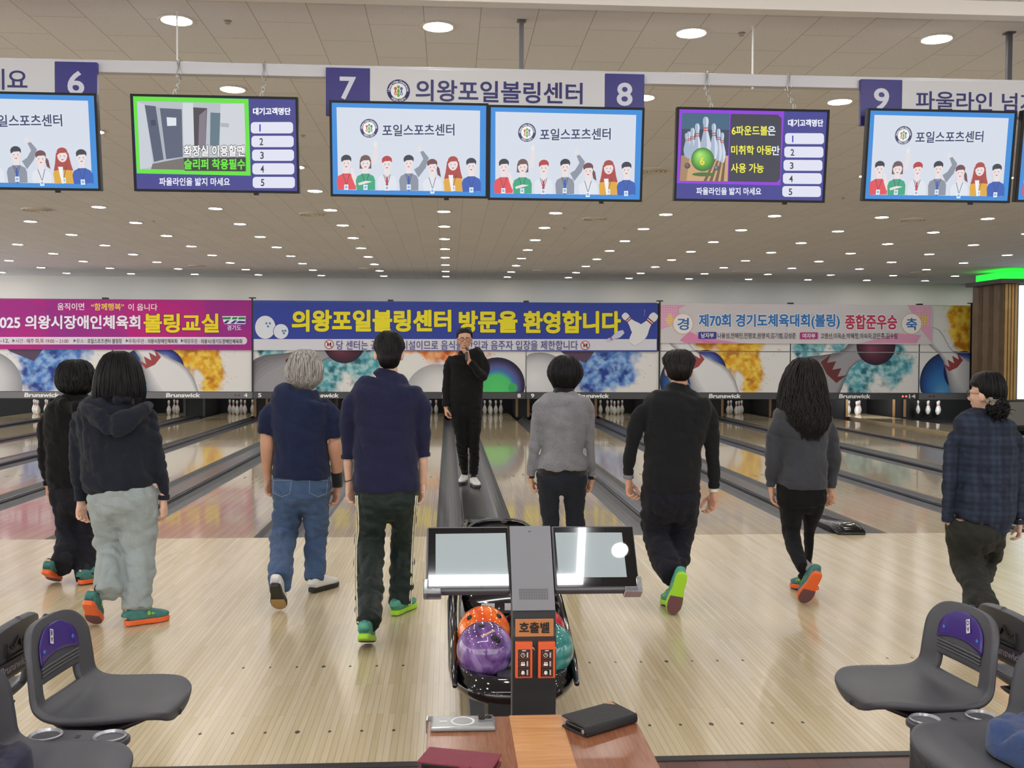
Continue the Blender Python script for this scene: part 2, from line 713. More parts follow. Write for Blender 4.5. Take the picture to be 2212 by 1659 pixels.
# ---- ceiling of staggered mineral tiles
def tiles():
    m, nt, b = nodes('ceiling tiles')
    tc = N(nt, 'ShaderNodeTexCoord')
    mp = N(nt, 'ShaderNodeMapping')
    mp.inputs['Rotation'].default_value = (0, 0, PI / 2)
    mp.inputs['Location'].default_value = (.1, .06, 0)
    br = N(nt, 'ShaderNodeTexBrick', offset=.5)
    br.inputs['Scale'].default_value = 1
    br.inputs['Brick Width'].default_value = .70
    br.inputs['Row Height'].default_value = .351
    br.inputs['Mortar Size'].default_value = .0022
    br.inputs['Mortar Smooth'].default_value = .2
    br.inputs['Color1'].default_value = (*lin('e4e4e8'), 1)
    br.inputs['Color2'].default_value = (*lin('e0e0e4'), 1)
    br.inputs['Mortar'].default_value = (*lin('a39a90'), 1)
    nt.links.new(tc.outputs['Object'], mp.inputs['Vector'])
    nt.links.new(mp.outputs[0], br.inputs['Vector'])
    vo = N(nt, 'ShaderNodeTexNoise', Scale=75.0, Detail=2.0)
    nt.links.new(tc.outputs['Object'], vo.inputs['Vector'])
    cr = N(nt, 'ShaderNodeMapRange')
    cr.inputs['From Min'].default_value = .68
    cr.inputs['From Max'].default_value = .74
    cr.inputs['To Min'].default_value = 1
    cr.inputs['To Max'].default_value = .68
    nt.links.new(vo.outputs['Fac'], cr.inputs['Value'])
    sc = N(nt, 'ShaderNodeVectorMath', operation='SCALE')
    nt.links.new(br.outputs['Color'], sc.inputs[0])
    nt.links.new(cr.outputs[0], sc.inputs['Scale'])
    nt.links.new(sc.outputs[0], b.inputs['Base Color'])
    b.inputs['Roughness'].default_value = .9
    b.inputs['Specular IOR Level'].default_value = .15
    return m


mb = MB()
mb.box((XL, -14.5, ZC), (XR, YW + .2, ZC + .1))
tag(mb.build('ceiling', tiles()), kind='structure')
# shallow beam across the ceiling just above the front of the approach
mb = MB()
mb.box((XL, -3.06, 3.615), (XR, -2.965, ZC - .0005))
tag(mb.build('trim_2', mat('beam white', 'e6e2da', .4), bevel=.003), kind='structure')
mb = MB()
mb.box((XL, YW, -.3), (XR, YW + .2, ZC))
tag(mb.build('wall_back', mat('wall white', 'd9d8d4', .8)), kind='structure')
mb = MB()
mb.box((XR, YT, -.12), (XR + .2, YW, ZC))
tag(mb.build('wall_right', mat('wall white', 'd9d8d4', .8)), kind='structure')

# ---- lanes, gutters between them
LANES = {}
for pr in range(-5, 4):                       # pair pr lies around x = pr * PAIR; lanes 7 and 8 are pair 0
    for sd in (-1, 1):
        n = 7 + 2 * pr + (sd > 0)
        if n < 1 or n > 15:
            continue
        cx = pr * PAIR + sd * (WIDE + LANE_W) / 2
        LANES[n] = cx
for n, cx in LANES.items():
    x0, x1 = cx - LANE_W / 2, cx + LANE_W / 2
    mb = MB()
    mb.box((x0, .001, -.219), (x1, YW - .065, 0))
    for k in range(1, 39):                    # arrows and dashes printed on the lane
        pass
    for k in (-3, -2, -1, 0, 1, 2, 3):
        yy = 4.75 - abs(k) * .12
        xx = cx + k * 5 * LANE_W / 39
        mb.prism([(xx - .013, yy - .10), (xx + .013, yy - .10), (xx + .013, yy), (xx, yy + .08), (xx - .013, yy)], .00005, .0005, 1)
    for k, yy in ((-1.5, 10.2), (-.55, 10.2), (.55, 10.2), (1.5, 10.2), (-1, 9.0), (1, 9.0)):
        xx = cx + k * .24
        mb.box((xx - .011, yy, .00005), (xx + .011, yy + .5, .0005), 1)
    o = mb.build('bowling_lane', [M_LANE, mat('lane mark', '5a4632', .35)])
    tag(o, 'glossy maple bowling lane %s' % {
        1: 'furthest to the left', 2: 'with the second pin rack from the left', 3: 'second to the left of the panel numbered 4 pins', 4: 'ending under the number 4 on the dark bar',
        5: 'ending under the number 5 on the dark bar', 6: 'seen between the legs of the grey-haired and tall men', 7: 'directly left of the gutter the speaker stands in', 8: 'directly right of the gutter the speaker stands in, under number 8',
        9: 'ending under the number 9, behind the woman in grey sweater', 10: 'ending behind the balding man in black', 11: 'running between the balding man and the long-haired woman',
        12: 'behind the long-haired woman, left of the lit rack', 13: 'ending just left of the lit rack under number 14', 14: 'with the brightly lit rack under number 14', 15: 'furthest to the right, at the slatted column'}[n], 'bowling lane', 'bowling lanes')


def gutter_run(cx, w, wide, label, nose):
    """Two half-round gutters with a flat capping between them, from foul line to pins."""
    t = empty('lane_divider', (cx, 0, 0))
    tag(t, label, 'gutter', 'gutters between the lanes')
    gw = .235
    y0, y1 = .004, YM + 1.08
    for sd in (-1, 1):
        g = MB()
        a, b = sd * w / 2, sd * (w / 2 - gw)
        prof = []
        for k in range(9):
            q = k / 8
            prof.append((a + (b - a) * q, -.012 - .085 * math.sin(PI * q) ** .8))
        prof += [(b, -.219), (a, -.219)]
        prof = [(x - sd * .001 if k in (0, 10) else x, z) for k, (x, z) in enumerate(prof)]
        if sd < 0:
            pass
        g.rings([[Vector((x, yy, z)) for x, z in prof] for yy in (y0, y1)], smooth=False)
        g.build('gutter', M_GUT, t)
    cw = w / 2 - gw
    c = MB()
    h = .035 if wide else .02
    c.box((-cw + .001, y0 + (.3 if nose else 0), -.219), (cw - .001, y1, h - .008))
    c.box((-cw + .02, y0 + (.3 if nose else 0), h - .008), (cw - .02, y1, h))
    c.build('capping', M_CAP, t, bevel=.006)
    if nose:
        nb = MB()
        rr = []
        for yy, k, z in ((.9, .98, h), (.62, 1.0, h + .012), (.35, 1.06, .07), (.12, 1.12, .085), (0, 1.12, .075), (-.06, 1.0, .05), (-.075, .95, .02)):
            x = cw * k
            rr.append([Vector(p) for p in ((-x, yy, .0005), (-x, yy, z * .55), (-x * .8, yy, z * .93), (-x * .5, yy, z), (x * .5, yy, z), (x * .8, yy, z * .93), (x, yy, z * .55), (x, yy, .0005))])
        nb.rings(rr, smooth=True)
        nb.build('end_cap', mat('glossy black', '0b0b0d', .12), t)
    return t


names = {0: 'wide dark gutter channel the speaker stands in', 1: 'wide gutter channel with the rounded black end cap at the foul line', -1: 'wide gutter channel behind the two women in hoodies', -2: 'wide gutter channel at the far left edge',
         2: 'wide gutter channel under the panel with the bright pins', 3: 'wide gutter channel at the far right below the column', -3: 'wide gutter channel hidden beyond the left edge', -4: 'wide gutter channel further beyond the left edge'}
for pr in range(-3, 3):
    gutter_run(pr * PAIR, WIDE, True, names[pr], pr in (0, 1, 2, -1, -2))
nn = {-4: 'narrow gutter beyond the left edge', -3: 'narrow grey gutter at far left between lanes', -2: 'narrow grey gutter left of the woman in pale sweatpants', -1: 'narrow grey gutter ending behind the jeans of the grey-haired man',
      0: 'narrow grey gutter ending behind the balding man in black', 1: 'narrow grey gutter running behind the long-haired woman to the right', 2: 'narrow grey gutter by the woman in the plaid shirt'}
for pr in range(-3, 3):
    gutter_run((pr + .5) * PAIR, NARROW, False, nn[pr], False)
# ================================================================ far end: pins, masking panels, banners
M_PRINT = printed('print', .55)
M_PRINTG = printed('print satin', .35)
Z_ART0, Z_ART1, Z_UP0, Z_UP1, Z_BAR = .68, 1.715, 1.725, 2.93, .515


def fr(x, y, sc, seed=0, oct_=5):
    return noise.fractal(Vector((x * sc, y * sc, seed)), 1.0, 2.1, oct_)


def mix(a, b, t):
    t = min(1, max(0, t))
    return tuple(a[i] + (b[i] - a[i]) * t for i in range(3))


PAPER = lin('e4e3e1')


def powder(x, y, blobs, seed, dark, mid, light, specks=.5):
    """Burst of coloured powder on white: blobs = [(x, y, rx, ry)] in panel units."""
    d = max(1 - math.hypot((x - bx) / rx, (y - by) / ry) for bx, by, rx, ry in blobs)
    n = fr(x, y, .028, seed)
    n2 = fr(x, y, .075, seed + 9)
    a = d * 1.7 + n * .75
    c = PAPER
    if a > 0:
        k = min(1, a * 2.2)
        tone = mix(light, mid, .5 + n2 * 1.3)
        tone = mix(tone, dark, max(0, fr(x, y, .05, seed + 30) * 1.9))
        c = mix(PAPER, tone, k)
    elif a > -.45 and noise.noise(Vector((x * .42, y * .42, seed))) > .52:
        c = mix(PAPER, mid, specks + .35)
    return c


# panel units: x 0..290 across the pair, y 0 (top of upper panel) .. 196 (foot of lower panel)
def art_a(x, y):
    return powder(x, y, [(108, 38, 50, 80), (170, 100, 70, 75), (185, 40, 70, 60), (205, 150, 32, 60)], 3, lin('b8761e'), lin('e0a020'), lin('f0cf55'))


def art_b(x, y):
    return powder(x, y, [(145, 140, 75, 62), (215, 120, 60, 66), (40, 100, 40, 26)], 12, lin('1f6472'), lin('4f9fae'), lin('a5d0d4'))


def art_c(x, y):
    return powder(x, y, [(130, 110, 75, 34), (60, 95, 50, 22)], 21, lin('c4531c'), lin('e2813a'), lin('eeb98a'))


def art_d(x, y):
    return powder(x, y, [(150, 150, 60, 70), (175, 110, 80, 38), (215, 140, 34, 50)], 33, lin('223c8c'), lin('4a78c4'), lin('94b8e4'))


ARTS = 'BCDA'


def panel_art(pr, which, full):
    """Prints one pair's panel (lower board, or the upper board when which is 'up')."""
    x0 = (pr - .5) * PAIR
    z0, z1 = (Z_UP0, Z_UP1) if which == 'up' else (Z_ART0, Z_ART1)
    k = PAIR / 290

    def pt(x, y):
        return (x * k, (196 - y) * k * (Z_UP1 - Z_ART0) / (196 * k) + Z_ART0 - z0)
    y0, y1 = (0, 104.6) if which == 'up' else (105.6, 196)
    a = {-1: 'B', 0: 'C', 1: 'D', 2: 'A', 3: 'B', 4: 'A', -2: 'A', -3: 'D', -4: 'C'}[pr]
    cv = Canvas((x0 + .012, YM, z0), pt=lambda x, y: pt(min(max(x, 1.2), 288.8) - 1.0, min(max(y, y0 + .6), y1 - .6)), step=.0003)
    cv.grid(0, y0, 290, y1, 150 if full else 60, 60 if full else 30, {'A': art_a, 'B': art_b, 'C': art_c, 'D': art_d}[a])
    clip = (1.2, y0 + .6, 288.8, y1 - .6)

    def cpoly(pts, col):
        cv.poly(clip_poly(pts, clip), col)

    def globe(cx, cy, r, stops, fx=-.35, fy=-.4, rx=1.0):
        if cy - r < y1 and cy + r > y0:
            cv.globe(cx, cy, r, stops, fx, fy, clip, rx=rx)

    def pin(p0, p1, w, body, shade, band):
        """A slanting bowling pin: p0 head, p1 foot, w belly half-width."""
        d = Vector(p1) - Vector(p0)
        L = d.length
        d /= L
        nn_ = Vector((-d.y, d.x))
        prof = [(0, .0), (.02, .25), (.08, .42), (.16, .40), (.26, .30), (.34, .33), (.46, .58), (.6, .92), (.68, 1.0), (.78, .94), (.9, .72), (1.0, .5)]
        for q in range(8):
            f0, f1 = q / 8, 1 - q / 8
            cols = mix(lin(shade), lin(body), q / 5)
            h = '%02x%02x%02x' % tuple(int(255 * (12.92 * c if c < .0031 else 1.055 * c ** (1 / 2.4) - .055)) for c in cols)
            pts = [Vector(p0) + d * (L * t) + nn_ * (w * r * (1 - .22 * q / 2) - 0) for t, r in prof]
            pts += [Vector(p0) + d * (L * t) - nn_ * (w * r * (1 - .0 * q)) * (1 - .04 * q) for t, r in reversed(prof)]
            cpoly([tuple(p) for p in pts], h)
        t0, t1 = band[1], band[2]
        pts = []
        n = 6
        for i in range(n + 1):
            pts.append(Vector(p0) + d * (L * (t0 + (.05 if i % 2 else -.02))) + nn_ * w * .42 * (1 - 2 * i / n))
        pts += [Vector(p0) + d * (L * t1) - nn_ * w * .42, Vector(p0) + d * (L * (t1 + .02)), Vector(p0) + d * (L * t1) + nn_ * w * .42]
        cpoly([tuple(p) for p in pts], band[0])
    if a == 'A':
        globe(72, 172, 70, [(0, '6aa7da'), (.35, '3f82c0'), (.7, '2b5a9c'), (1, '1d2c4c')], -.3, .45)
        globe(102, 148, 46, [(0, 'd7dceb'), (.4, '5d6fb4'), (.8, '2b3a86'), (1, '1a2144')], .1, -.5)
        pin((18, 52), (165, 236), 48, 'e2e2e4', '9a9aa0', ('a04a4c', .37, .45))
    elif a == 'B':
        pin((190, 70), (-18, 232), 70, '9c9ba0', '6c6b70', ('6a3434', .41, .50))
        globe(192, 90, 44, [(0, '84495a'), (.5, '5a2c40'), (1, '2c1c2c')], -.3, .2)
    elif a == 'C':
        globe(100, 205, 70, [(0, 'eeeeee'), (.6, 'd4d4d6'), (1, 'a8a8ac')], .3, -.2)
        globe(228, 180, 60, [(0, '58d074'), (.5, '4fc46c'), (.62, '3c74b8'), (.75, '5a5a94'), (.9, '30284a'), (1, '1e2030')], .0, .3)
        cv.globe(262, 186, 10, [(0, '3fae62'), (1, '3fae62')], clip=clip)
    else:
        globe(30, 185, 76, [(0, 'e2e2e4'), (.6, 'cacacd'), (1, '8f8f95')], -.2, -.3)
        cpoly([(72, 104), (82, 112), (130, 132), (150, 104)], '57455c')
    return cv


def clip_poly(pts, c):
    def cut(p, f, g):
        out = []
        for i in range(len(p)):
            a, b = p[i], p[(i + 1) % len(p)]
            fa, fb = f(a), f(b)
            if fa >= 0:
                out.append(a)
            if (fa >= 0) != (fb >= 0):
                t = fa / (fa - fb)
                out.append((a[0] + (b[0] - a[0]) * t, a[1] + (b[1] - a[1]) * t))
        return out
    p = list(pts)
    for f in (lambda q: q[0] - c[0], lambda q: c[2] - q[0], lambda q: q[1] - c[1], lambda q: c[3] - q[1]):
        p = cut(p, f, 0)
        if len(p) < 3:
            return [(c[0], c[1]), (c[0] + .01, c[1]), (c[0], c[1] + .01)]
    return p


ART_LABEL = {-3: 'wide printed panel of white pin and blue powder at far left', -2: 'wide printed panel of pin and yellow powder behind the women in hoodies', -1: 'wide printed panel with grey pin and teal powder behind the grey-haired man',
             0: 'wide printed panel with the green ball behind the speaker', 1: 'wide printed panel of blue powder behind the woman in grey sweater', 2: 'wide printed panel of red-collared pin and yellow powder behind the balding man',
             3: 'wide printed panel of teal powder and purple ball, bar numbered 14', 4: 'wide printed panel with blue ball and pin beside the slatted column'}
M_BAR = mat('bar dark', '3a3b3f', .4)
M_BARL = mat('bar grey', '6d6e72', .4)
M_LET = mat('lettering white', 'e9e9e6', .5, emit=.0)
M_PANEL = mat('panel back', '2a2a2c', .6)
for pr in range(-3, 5):
    x0, x1 = (pr - .5) * PAIR, (pr + .5) * PAIR
    if pr == 4:
        x1 = x0 + PAIR * .62
    cx = (x0 + x1) / 2
    t = empty('masking_panel', (cx, YM, Z_BAR))
    tag(t, ART_LABEL[pr], 'masking panel', 'printed panels above the pins')
    b = MB()
    b.box((x0 - cx + .012, .001, Z_ART0 - Z_BAR), (x1 - cx - .012, .06, Z_ART1 - Z_BAR))
    b.build('board', M_PANEL, t)
    cv = panel_art(pr, 'low', True)
    if pr == 4:
        keep = x1 - x0 - .024
        cv.V = [(min(a, keep), bb, c) for a, bb, c in cv.V]
    cv.build('printed_art', M_PRINT, t)
    b = MB()
    b.box((x0 - cx + .006, -.012, 0), (x1 - cx - .006, .07, Z_ART0 - Z_BAR - .004))
    b.build('number_bar', M_BARL if pr in (-3, -2, 4) else M_BAR, t, bevel=.004)
    if pr < 4:
        h = Z_ART0 - Z_BAR
        lt = Canvas((cx, YM - .0125, Z_BAR), pt=lambda x, y: (x, -y))
        lt.text('Brunswick', -.41, -h * .82, .41, -h * .17, 'f2f2ee', .035, slant=.12)
        n = 7 + 2 * pr
        for num, xx in ((n, -PAIR / 2 + .17), (n + 1, PAIR / 2 - .17)):
            if num > 0:
                w = .042 if num < 10 else .088
                cv = Canvas((cx, YM - .0125, Z_BAR), pt=lambda x, y: (x, -y))
                cv.text(str(num), xx - w, -h * .80, xx + w, -h * .2, 'f2f2ee', .03)
                cv.build('lane_number', M_PRINTG, t)
        lt.build('bar_lettering', M_PRINTG, t)
    for sd in (-1, 1):
        if pr == 4 and sd > 0:
            continue
        for k in range(2):
            lb = MB()
            xx = sd * (PAIR / 2 - .33 - .09 * k) if pr < 4 else -.75 + .1 * k
            lb.prism([(xx + .026 * math.cos(q * PI / 6), .08 + .026 * math.sin(q * PI / 6)) for q in range(12)], .0125, .018, 0, Matrix.Rotation(PI / 2, 4, 'X'))
            lit = pr == 3 and sd > 0
            lb.build('indicator_lamp', mat('indicator lit', 'ff5a4a', .3, emit=2.0) if lit else mat('indicator off', '5c2c2e' if pr < 4 else '232326', .3), t)

# upper boards (where the banners leave them in sight)
for pr in range(-3, 5):
    x0, x1 = (pr - .5) * PAIR, (pr + .5) * PAIR
    if pr == 4:
        x1 = x0 + PAIR * .40
    cx = (x0 + x1) / 2
    t = empty('upper_masking_panel', (cx, YM, Z_UP0))
    tag(t, {-3: 'upper printed panel behind the magenta banner, far left', -2: 'upper printed panel behind the magenta banner, right half', -1: 'upper printed panel behind the blue banner, left third', 0: 'upper printed panel behind the blue banner, middle',
            1: 'upper printed panel behind the blue banner, right third', 2: 'upper printed panel behind the pale pink banner, left half', 3: 'upper printed panel behind the pale pink banner, right half', 4: 'upper printed panel with uncovered yellow powder, left of the column'}[pr], 'masking panel', 'upper printed panels')
    b = MB()
    b.box((x0 - cx + .012, .001, 0), (x1 - cx - .012, .06, Z_UP1 - Z_UP0))
    b.build('board', M_PANEL, t)
    if pr >= 2:
        cv = panel_art(pr, 'up', pr == 4)
        if pr == 4:
            keep = x1 - x0 - .024
            cv.V = [(min(a, keep), bb, c) for a, bb, c in cv.V]
        cv.build('printed_art', M_PRINT, t)
# black posts and clips of the panel frame
for i, xx in enumerate((-1.5, 1.5, 3.9)):
    b = MB()
    b.box((xx * PAIR - .017, YM - .05, Z_BAR + .17), (xx * PAIR + .017, YM - .0125, Z_UP1 + .045))
    b.box((xx * PAIR - .08, YM - .05, Z_UP1 + .045), (xx * PAIR + .08, YM + .04, Z_UP1 + .07))
    o = b.build('frame_post', M_BLACK)
    rebase(o, (xx * PAIR, YM, Z_BAR))
    tag(o, ['black upright post between the magenta and blue banners', 'black upright post between the blue and pale pink banners', 'black upright post just left of the slatted column'][i], 'post', 'posts of the panel frame')
for i, xx in enumerate((-2.55, -.5, .5, 2.5, 3.5)):
    b = MB()
    b.box((xx * PAIR - .065, YM - .03, Z_UP1 + .001), (xx * PAIR + .065, YM + .05, Z_UP1 + .04))
    b.box((xx * PAIR - .065, YM + .062, Z_UP1 - .1), (xx * PAIR + .065, YM + .09, Z_UP1 + .04))
    o = b.build('panel_clip', M_BLACK)
    rebase(o, (xx * PAIR, YM, Z_UP1))
    tag(o, ['small black clip on the top edge above the magenta banner', 'small black clip above the blue banner, left one', 'small black clip above the blue banner, right one', 'small black clip on top of the pale pink banner', 'small black clip above the join of pale and yellow panels'][i], 'clip', 'clips on the panel tops')

# ---------------------------------------------------------------- banners
YB = YM - .045


def banner(x0, x1, y0, y1, label, name='vinyl_banner', m=None):
    """Vinyl sheet stretched over the upper panels; box in photo pixels."""
    a, b = aty(x0, (y0 + y1) / 2, YB), aty(x1, (y0 + y1) / 2, YB)
    zt, zb = aty((x0 + x1) / 2, y0, YB).z, aty((x0 + x1) / 2, y1, YB).z
    o = MB()
    n = 40
    rr = []
    for i in range(n + 1):
        x = a.x + (b.x - a.x) * i / n
        rr.append([Vector((x, YB + .003, zt)), Vector((x, YB + .0005, (zt + zb) / 2)), Vector((x, YB + .001, zb)), Vector((x, YB + .012, zb)), Vector((x, YB + .012, zt))])
    o.rings(rr, smooth=False)
    o = o.build(name, m or mat('banner white', 'dedee4', .5))
    rebase(o, ((a.x + b.x) / 2, YB, zb))
    tag(o, label, 'banner', 'banners above the pins')
    return o


def facets(cv, x0, y0, x1, y1, cols, seed):
    def fn(x, y):
        v = 0
        for q in range(3):
            a = seed + q * 2.1
            v += math.copysign(1, math.sin((x * math.cos(a) + y * 1.6 * math.sin(a)) * .013 * (1 + .4 * q) + q))
        return mix(lin(cols[0]), lin(cols[1]), (v + 3) / 6 + .25 * noise.noise(Vector((x * .01, y * .01, seed))))
    cv.grid(x0, y0, x1, y1, 160, 30, fn)


# magenta class banner
o = banner(-230, 543, 646, 755, 'magenta banner advertising a bowling class with yellow and white lettering', m=mat('banner magenta', 'a51f86', .5))
cv = Canvas((0, YB, 0))
facets(cv, -228, 648.5, 541, 753, ('8e2a8e', 'bc1a80'), 1.0)
cv.text('움직이면', 124, 654.5, 182, 670, 'f3e6f2', .012)
cv.text('“함께행복”', 197, 655, 268, 670.5, 'f2dc3c', .012)
cv.text('이 옵니다', 277, 656, 340, 671, 'f3e6f2', .012)
cv.text('2025 의왕시장애인체육회', -16, 681, 303, 711, 'f4eef8', .03, edge='7c2a80', ew=.03)
cv.text('볼링교실', 310, 677, 473, 719, 'f4dc1e', .035, edge='5f1a62', ew=.03)
for (pts, c) in (([(480, 683), (531, 683), (530, 700), (508, 700), (484, 700)], 'f0eef6'), ([(481, 685), (500, 685), (497, 690), (481, 690)], '2f8a4e'), ([(503, 685), (514, 685), (511, 690), (500, 690)], '2f8a4e'), ([(516, 685), (530, 685), (530, 690), (514, 690)], '2f8a4e'),
                 ([(490, 692), (497, 692), (489, 699), (481, 699)], '28388c'), ([(506, 692), (513, 692), (505, 699), (497, 699)], '28388c'), ([(516, 693), (530, 694), (529, 698), (509, 698)], '28388c')):
    cv.poly(pts, c)
cv.text('경기도', 491, 702, 521, 714, 'e9dff2', .02, edge='4a3aa0', ew=.03)
cv.rect(-220, 728, 534, 744, 'dcd9e4', 7.5)
cv.text('~12,', -2, 732, 20, 741.5, '2c2633', .008)


def tri(x):
    cv.poly([(x, 732), (x, 740), (x + 6, 736)], '6b6470')


for x in (27, 159, 272, 391):
    tri(x)
cv.text('시간 :', 34, 732, 55, 741, '6b5a70', .004)
cv.text('매주 화,목 19:00 ~ 21:00', 58, 731.5, 148, 742, 'a02c50', .008)
cv.text('장소 :', 165, 732, 186, 741, '6b5a70', .004)
cv.text('포일스포츠센터 볼링장', 189, 731.5, 264, 742, '2c2633', .012)
cv.text('주최/주관 :', 278, 732, 316, 742, '6b5a70', .004)
cv.text('의왕시장애인체육회', 319, 732, 383, 742, '2c2633', .012)
cv.text('재정후원 :', 397, 732, 431, 742, '6b5a70', .004)
cv.text('의왕시/경기도장애인체육회', 434, 732.5, 523, 742.5, '2c2633', .012)
cv.build('banner_print', M_PRINT, o)

# blue welcome banner
o = banner(546.5, 1420, 652, 758, 'royal blue banner with large yellow welcome lettering behind the speaker', m=mat('banner blue', '33449c', .5))
cv = Canvas((0, YB, 0))
cv.rect(548, 654, 1418.5, 735.5, '33459f')
cv.rect(548, 732.5, 1418.5, 756.5, 'd9d9e2')
for cx, cy, rx, ry, holes in ((573, 707, 22, 25, ((575.5, 698.5), (583, 698.5), (579, 705))), (607, 716, 16, 16, ((611, 715), (616.5, 714.5), (613.5, 720)))):
    cv.ell(cx, cy, rx + 1.2, ry + 1.2, '33459f')
    cv.ell(cx, cy, rx, ry, 'dfe4ee')
    for hx, hy in holes:
        cv.ell(hx, hy, 2.4, 2.4, '4d86b0')
cv.rect(548, 732.5, 660, 740, 'd9d9e2')
# yellow lettering in thick strokes
for txt, a, b in (('의왕포일볼링센터', 630, 975), ('방문을', 991, 1118), ('환영합니다', 1130, 1341)):
    cv.text(txt, a, 669 + (a - 630) * .005, b, 717 + (a - 630) * .007, 'ecdf2c', .042, edge='2a2d5c', ew=.022)
for cx, cy in ((711, 744), (1264, 746)):
    cv.ell(cx, cy, 10, 10, 'b03040')
    cv.ell(cx, cy, 8.4, 8.4, 'e4e0e4')
    cv.rect(cx - 4, cy - 4, cx - 1, cy + 4, '2c2c3a')
    cv.poly([(cx + 1, cy - 4), (cx + 5, cy - 4), (cx + 4, cy + 5), (cx + 2, cy + 5)], '2c2c3a')
    cv.poly([(cx - 7, cy - 5.6), (cx - 5.6, cy - 7), (cx + 7, cy + 5.6), (cx + 5.6, cy + 7)], 'b03040')
cv.text('당 센터는 공공체육시설이므로 음식물 반입과 음주자 입장을 제한합니다', 727, 735.5, 1248, 755.5, '3c3c8c', .004)


def flat_pin(x0, y0, x1, y1, w, alpha='e3e3e6'):
    d = Vector((x1 - x0, y1 - y0))
    L = d.length
    d /= L
    q = Vector((-d.y, d.x))
    prof = [(0, .3), (.04, .5), (.12, .58), (.2, .5), (.3, .42), (.42, .6), (.55, .9), (.64, 1), (.75, .95), (.9, .72), (1, .5)]
    A = [Vector((x0, y0)) + d * L * t + q * w * r for t, r in prof] + [Vector((x0, y0)) + d * L * t - q * w * r for t, r in reversed(prof)]
    cv.poly([tuple(p) for p in A], alpha)
    for t in (.2, .26):
        c0, c1 = Vector((x0, y0)) + d * L * t, Vector((x0, y0)) + d * L * (t + .035)
        cv.poly([tuple(c0 + q * w * .5), tuple(c1 + q * w * .47), tuple(c1 - q * w * .47), tuple(c0 - q * w * .5)], '8c3038')


flat_pin(1346, 678, 1392, 728, 13)
flat_pin(1417, 678, 1364, 742, 16)
flat_pin(1311, 737, 1347, 716, 7, 'c9cbe0')
cv.text('!', 1389, 668, 1395, 682, '6a6cb8', .02)
cv.build('banner_print', M_PRINT, o)

# pale translucent congratulation banner
o = banner(1427, 2014, 657, 742.5, 'pale pink translucent banner congratulating a team, blue and red lettering', m=mat('banner pale', 'e9e3e6', .5, alpha=.76))
cv = Canvas((0, YB, 0))
for pts, c in (([(1427, 659), (1482, 659), (1466, 668), (1470, 690), (1458, 700), (1427, 712)], 'e2a6c4'), ([(1490, 716), (1515, 728), (1600, 741), (1480, 741), (1468, 735)], 'e08cb4'), ([(1500, 712), (1520, 735), (1560, 741), (1520, 741)], 'd87aa8'),
               ([(1960, 659), (2012, 659), (2012, 740), (1990, 712), (1978, 690)], 'e2a6c4'), ([(1940, 720), (1990, 724), (1980, 741), (1860, 741)], 'dc9aba'), ([(1436, 690), (1448, 676), (1456, 690), (1448, 706)], 'ecc884'), ([(1990, 676), (2004, 684), (2000, 705), (1986, 700)], 'ecc884')):
    cv.poly(pts, c)
for i in range(7):
    for j in range(9):
        for bx in (1430, 1968):
            if i + j * .5 < 7.5:
                cv.k -= 1
                cv.ell((bx if bx < 1500 else 2010) + (i * 5 if bx < 1500 else -i * 5), 662 + j * 5, 1.0, 1.0, 'f4dde8', n=6)
cv.k += 2
for cx, ch, c0, c1 in ((1475.5, '경', 1463, 1488), (1969, '축', 1957, 1981)):
    cv.ell(cx, 699.5, 22.5, 23, 'd8b48a')
    cv.ell(cx, 699.5, 21, 21.5, 'efeaea')
    cv.text(ch, c0, 687, c1, 713, '2f6cb0', .02)
for txt, a, b, y0, y1, c in (('제70회 경기도체육대회(볼링)', 1509, 1814, 678, 711, '3478c0'), ('종합준우승', 1825, 1938, 679, 712, 'c03c5c')):
    cv.text(txt, a, y0, b, y1, c, .035, edge='eceaec', ew=.06)
cv.rect(1508.5, 717, 1547.5, 732, '3c3f94', 2)
cv.text('남자부', 1514, 719, 1542, 730, 'eeeef4', .02)
cv.rect(1727.5, 718, 1766.5, 732.5, 'b03a80', 2)
cv.text('여자부', 1733, 720, 1761, 731, 'eeeef4', .02)
cv.text('나용성,전해진,전평호,원영석,김기범,김성준', 1550, 719, 1719, 732, '33333a', .006)
cv.text('고영선,이옥순,박혜정,이숙자,강은주,김수림', 1772, 719.5, 1938, 732.5, '33333a', .006)
cv.build('banner_print', M_PRINT, o)

# ---------------------------------------------------------------- pin decks
# dark housing behind the masking panels
b = MB()
b.box((XL, YW - .06, -.2), (XR, YW - .005, .75))
tag(b.build('wall_pinsetter', M_DARK), kind='structure')
b = MB()
b.box((XL, YM + .075, Z_BAR + .02), (XR, YM + .5, Z_BAR + .05))
tag(b.build('trim_3', M_DARK), kind='structure')
wood = mat('kickback wood', '8a6a44', .6)
mar = mat('curtain maroon', '4a1c22', .7)
for i in range(-6, 8):
    xx = (i * .5) * PAIR
    w = (WIDE if i % 2 == 0 else NARROW) - .2
    b = MB()
    b.box((xx - w / 2, YM + 1.1, -.2), (xx + w / 2, YW - .07, .52))
    o = b.build('kickback_partition', M_DARK)
    k = MB()
    k.box((-w / 2 - .012, -.02, .2), (-w / 2 + .05, 0, .72))
    k.box((w / 2 - .05, -.02, .2), (w / 2 + .012, 0, .72))
    rebase(o, (xx, YM + 1.1, -.2))
    k.build('edge_strip', wood if i in (-3, 1, 2, 4, 5, 6, 7) else M_BLACK, o)
    tag(o, 'dark partition with wood edge between pin decks %d and %d' % (7 + i, 8 + i), 'partition', 'partitions between the pin decks')


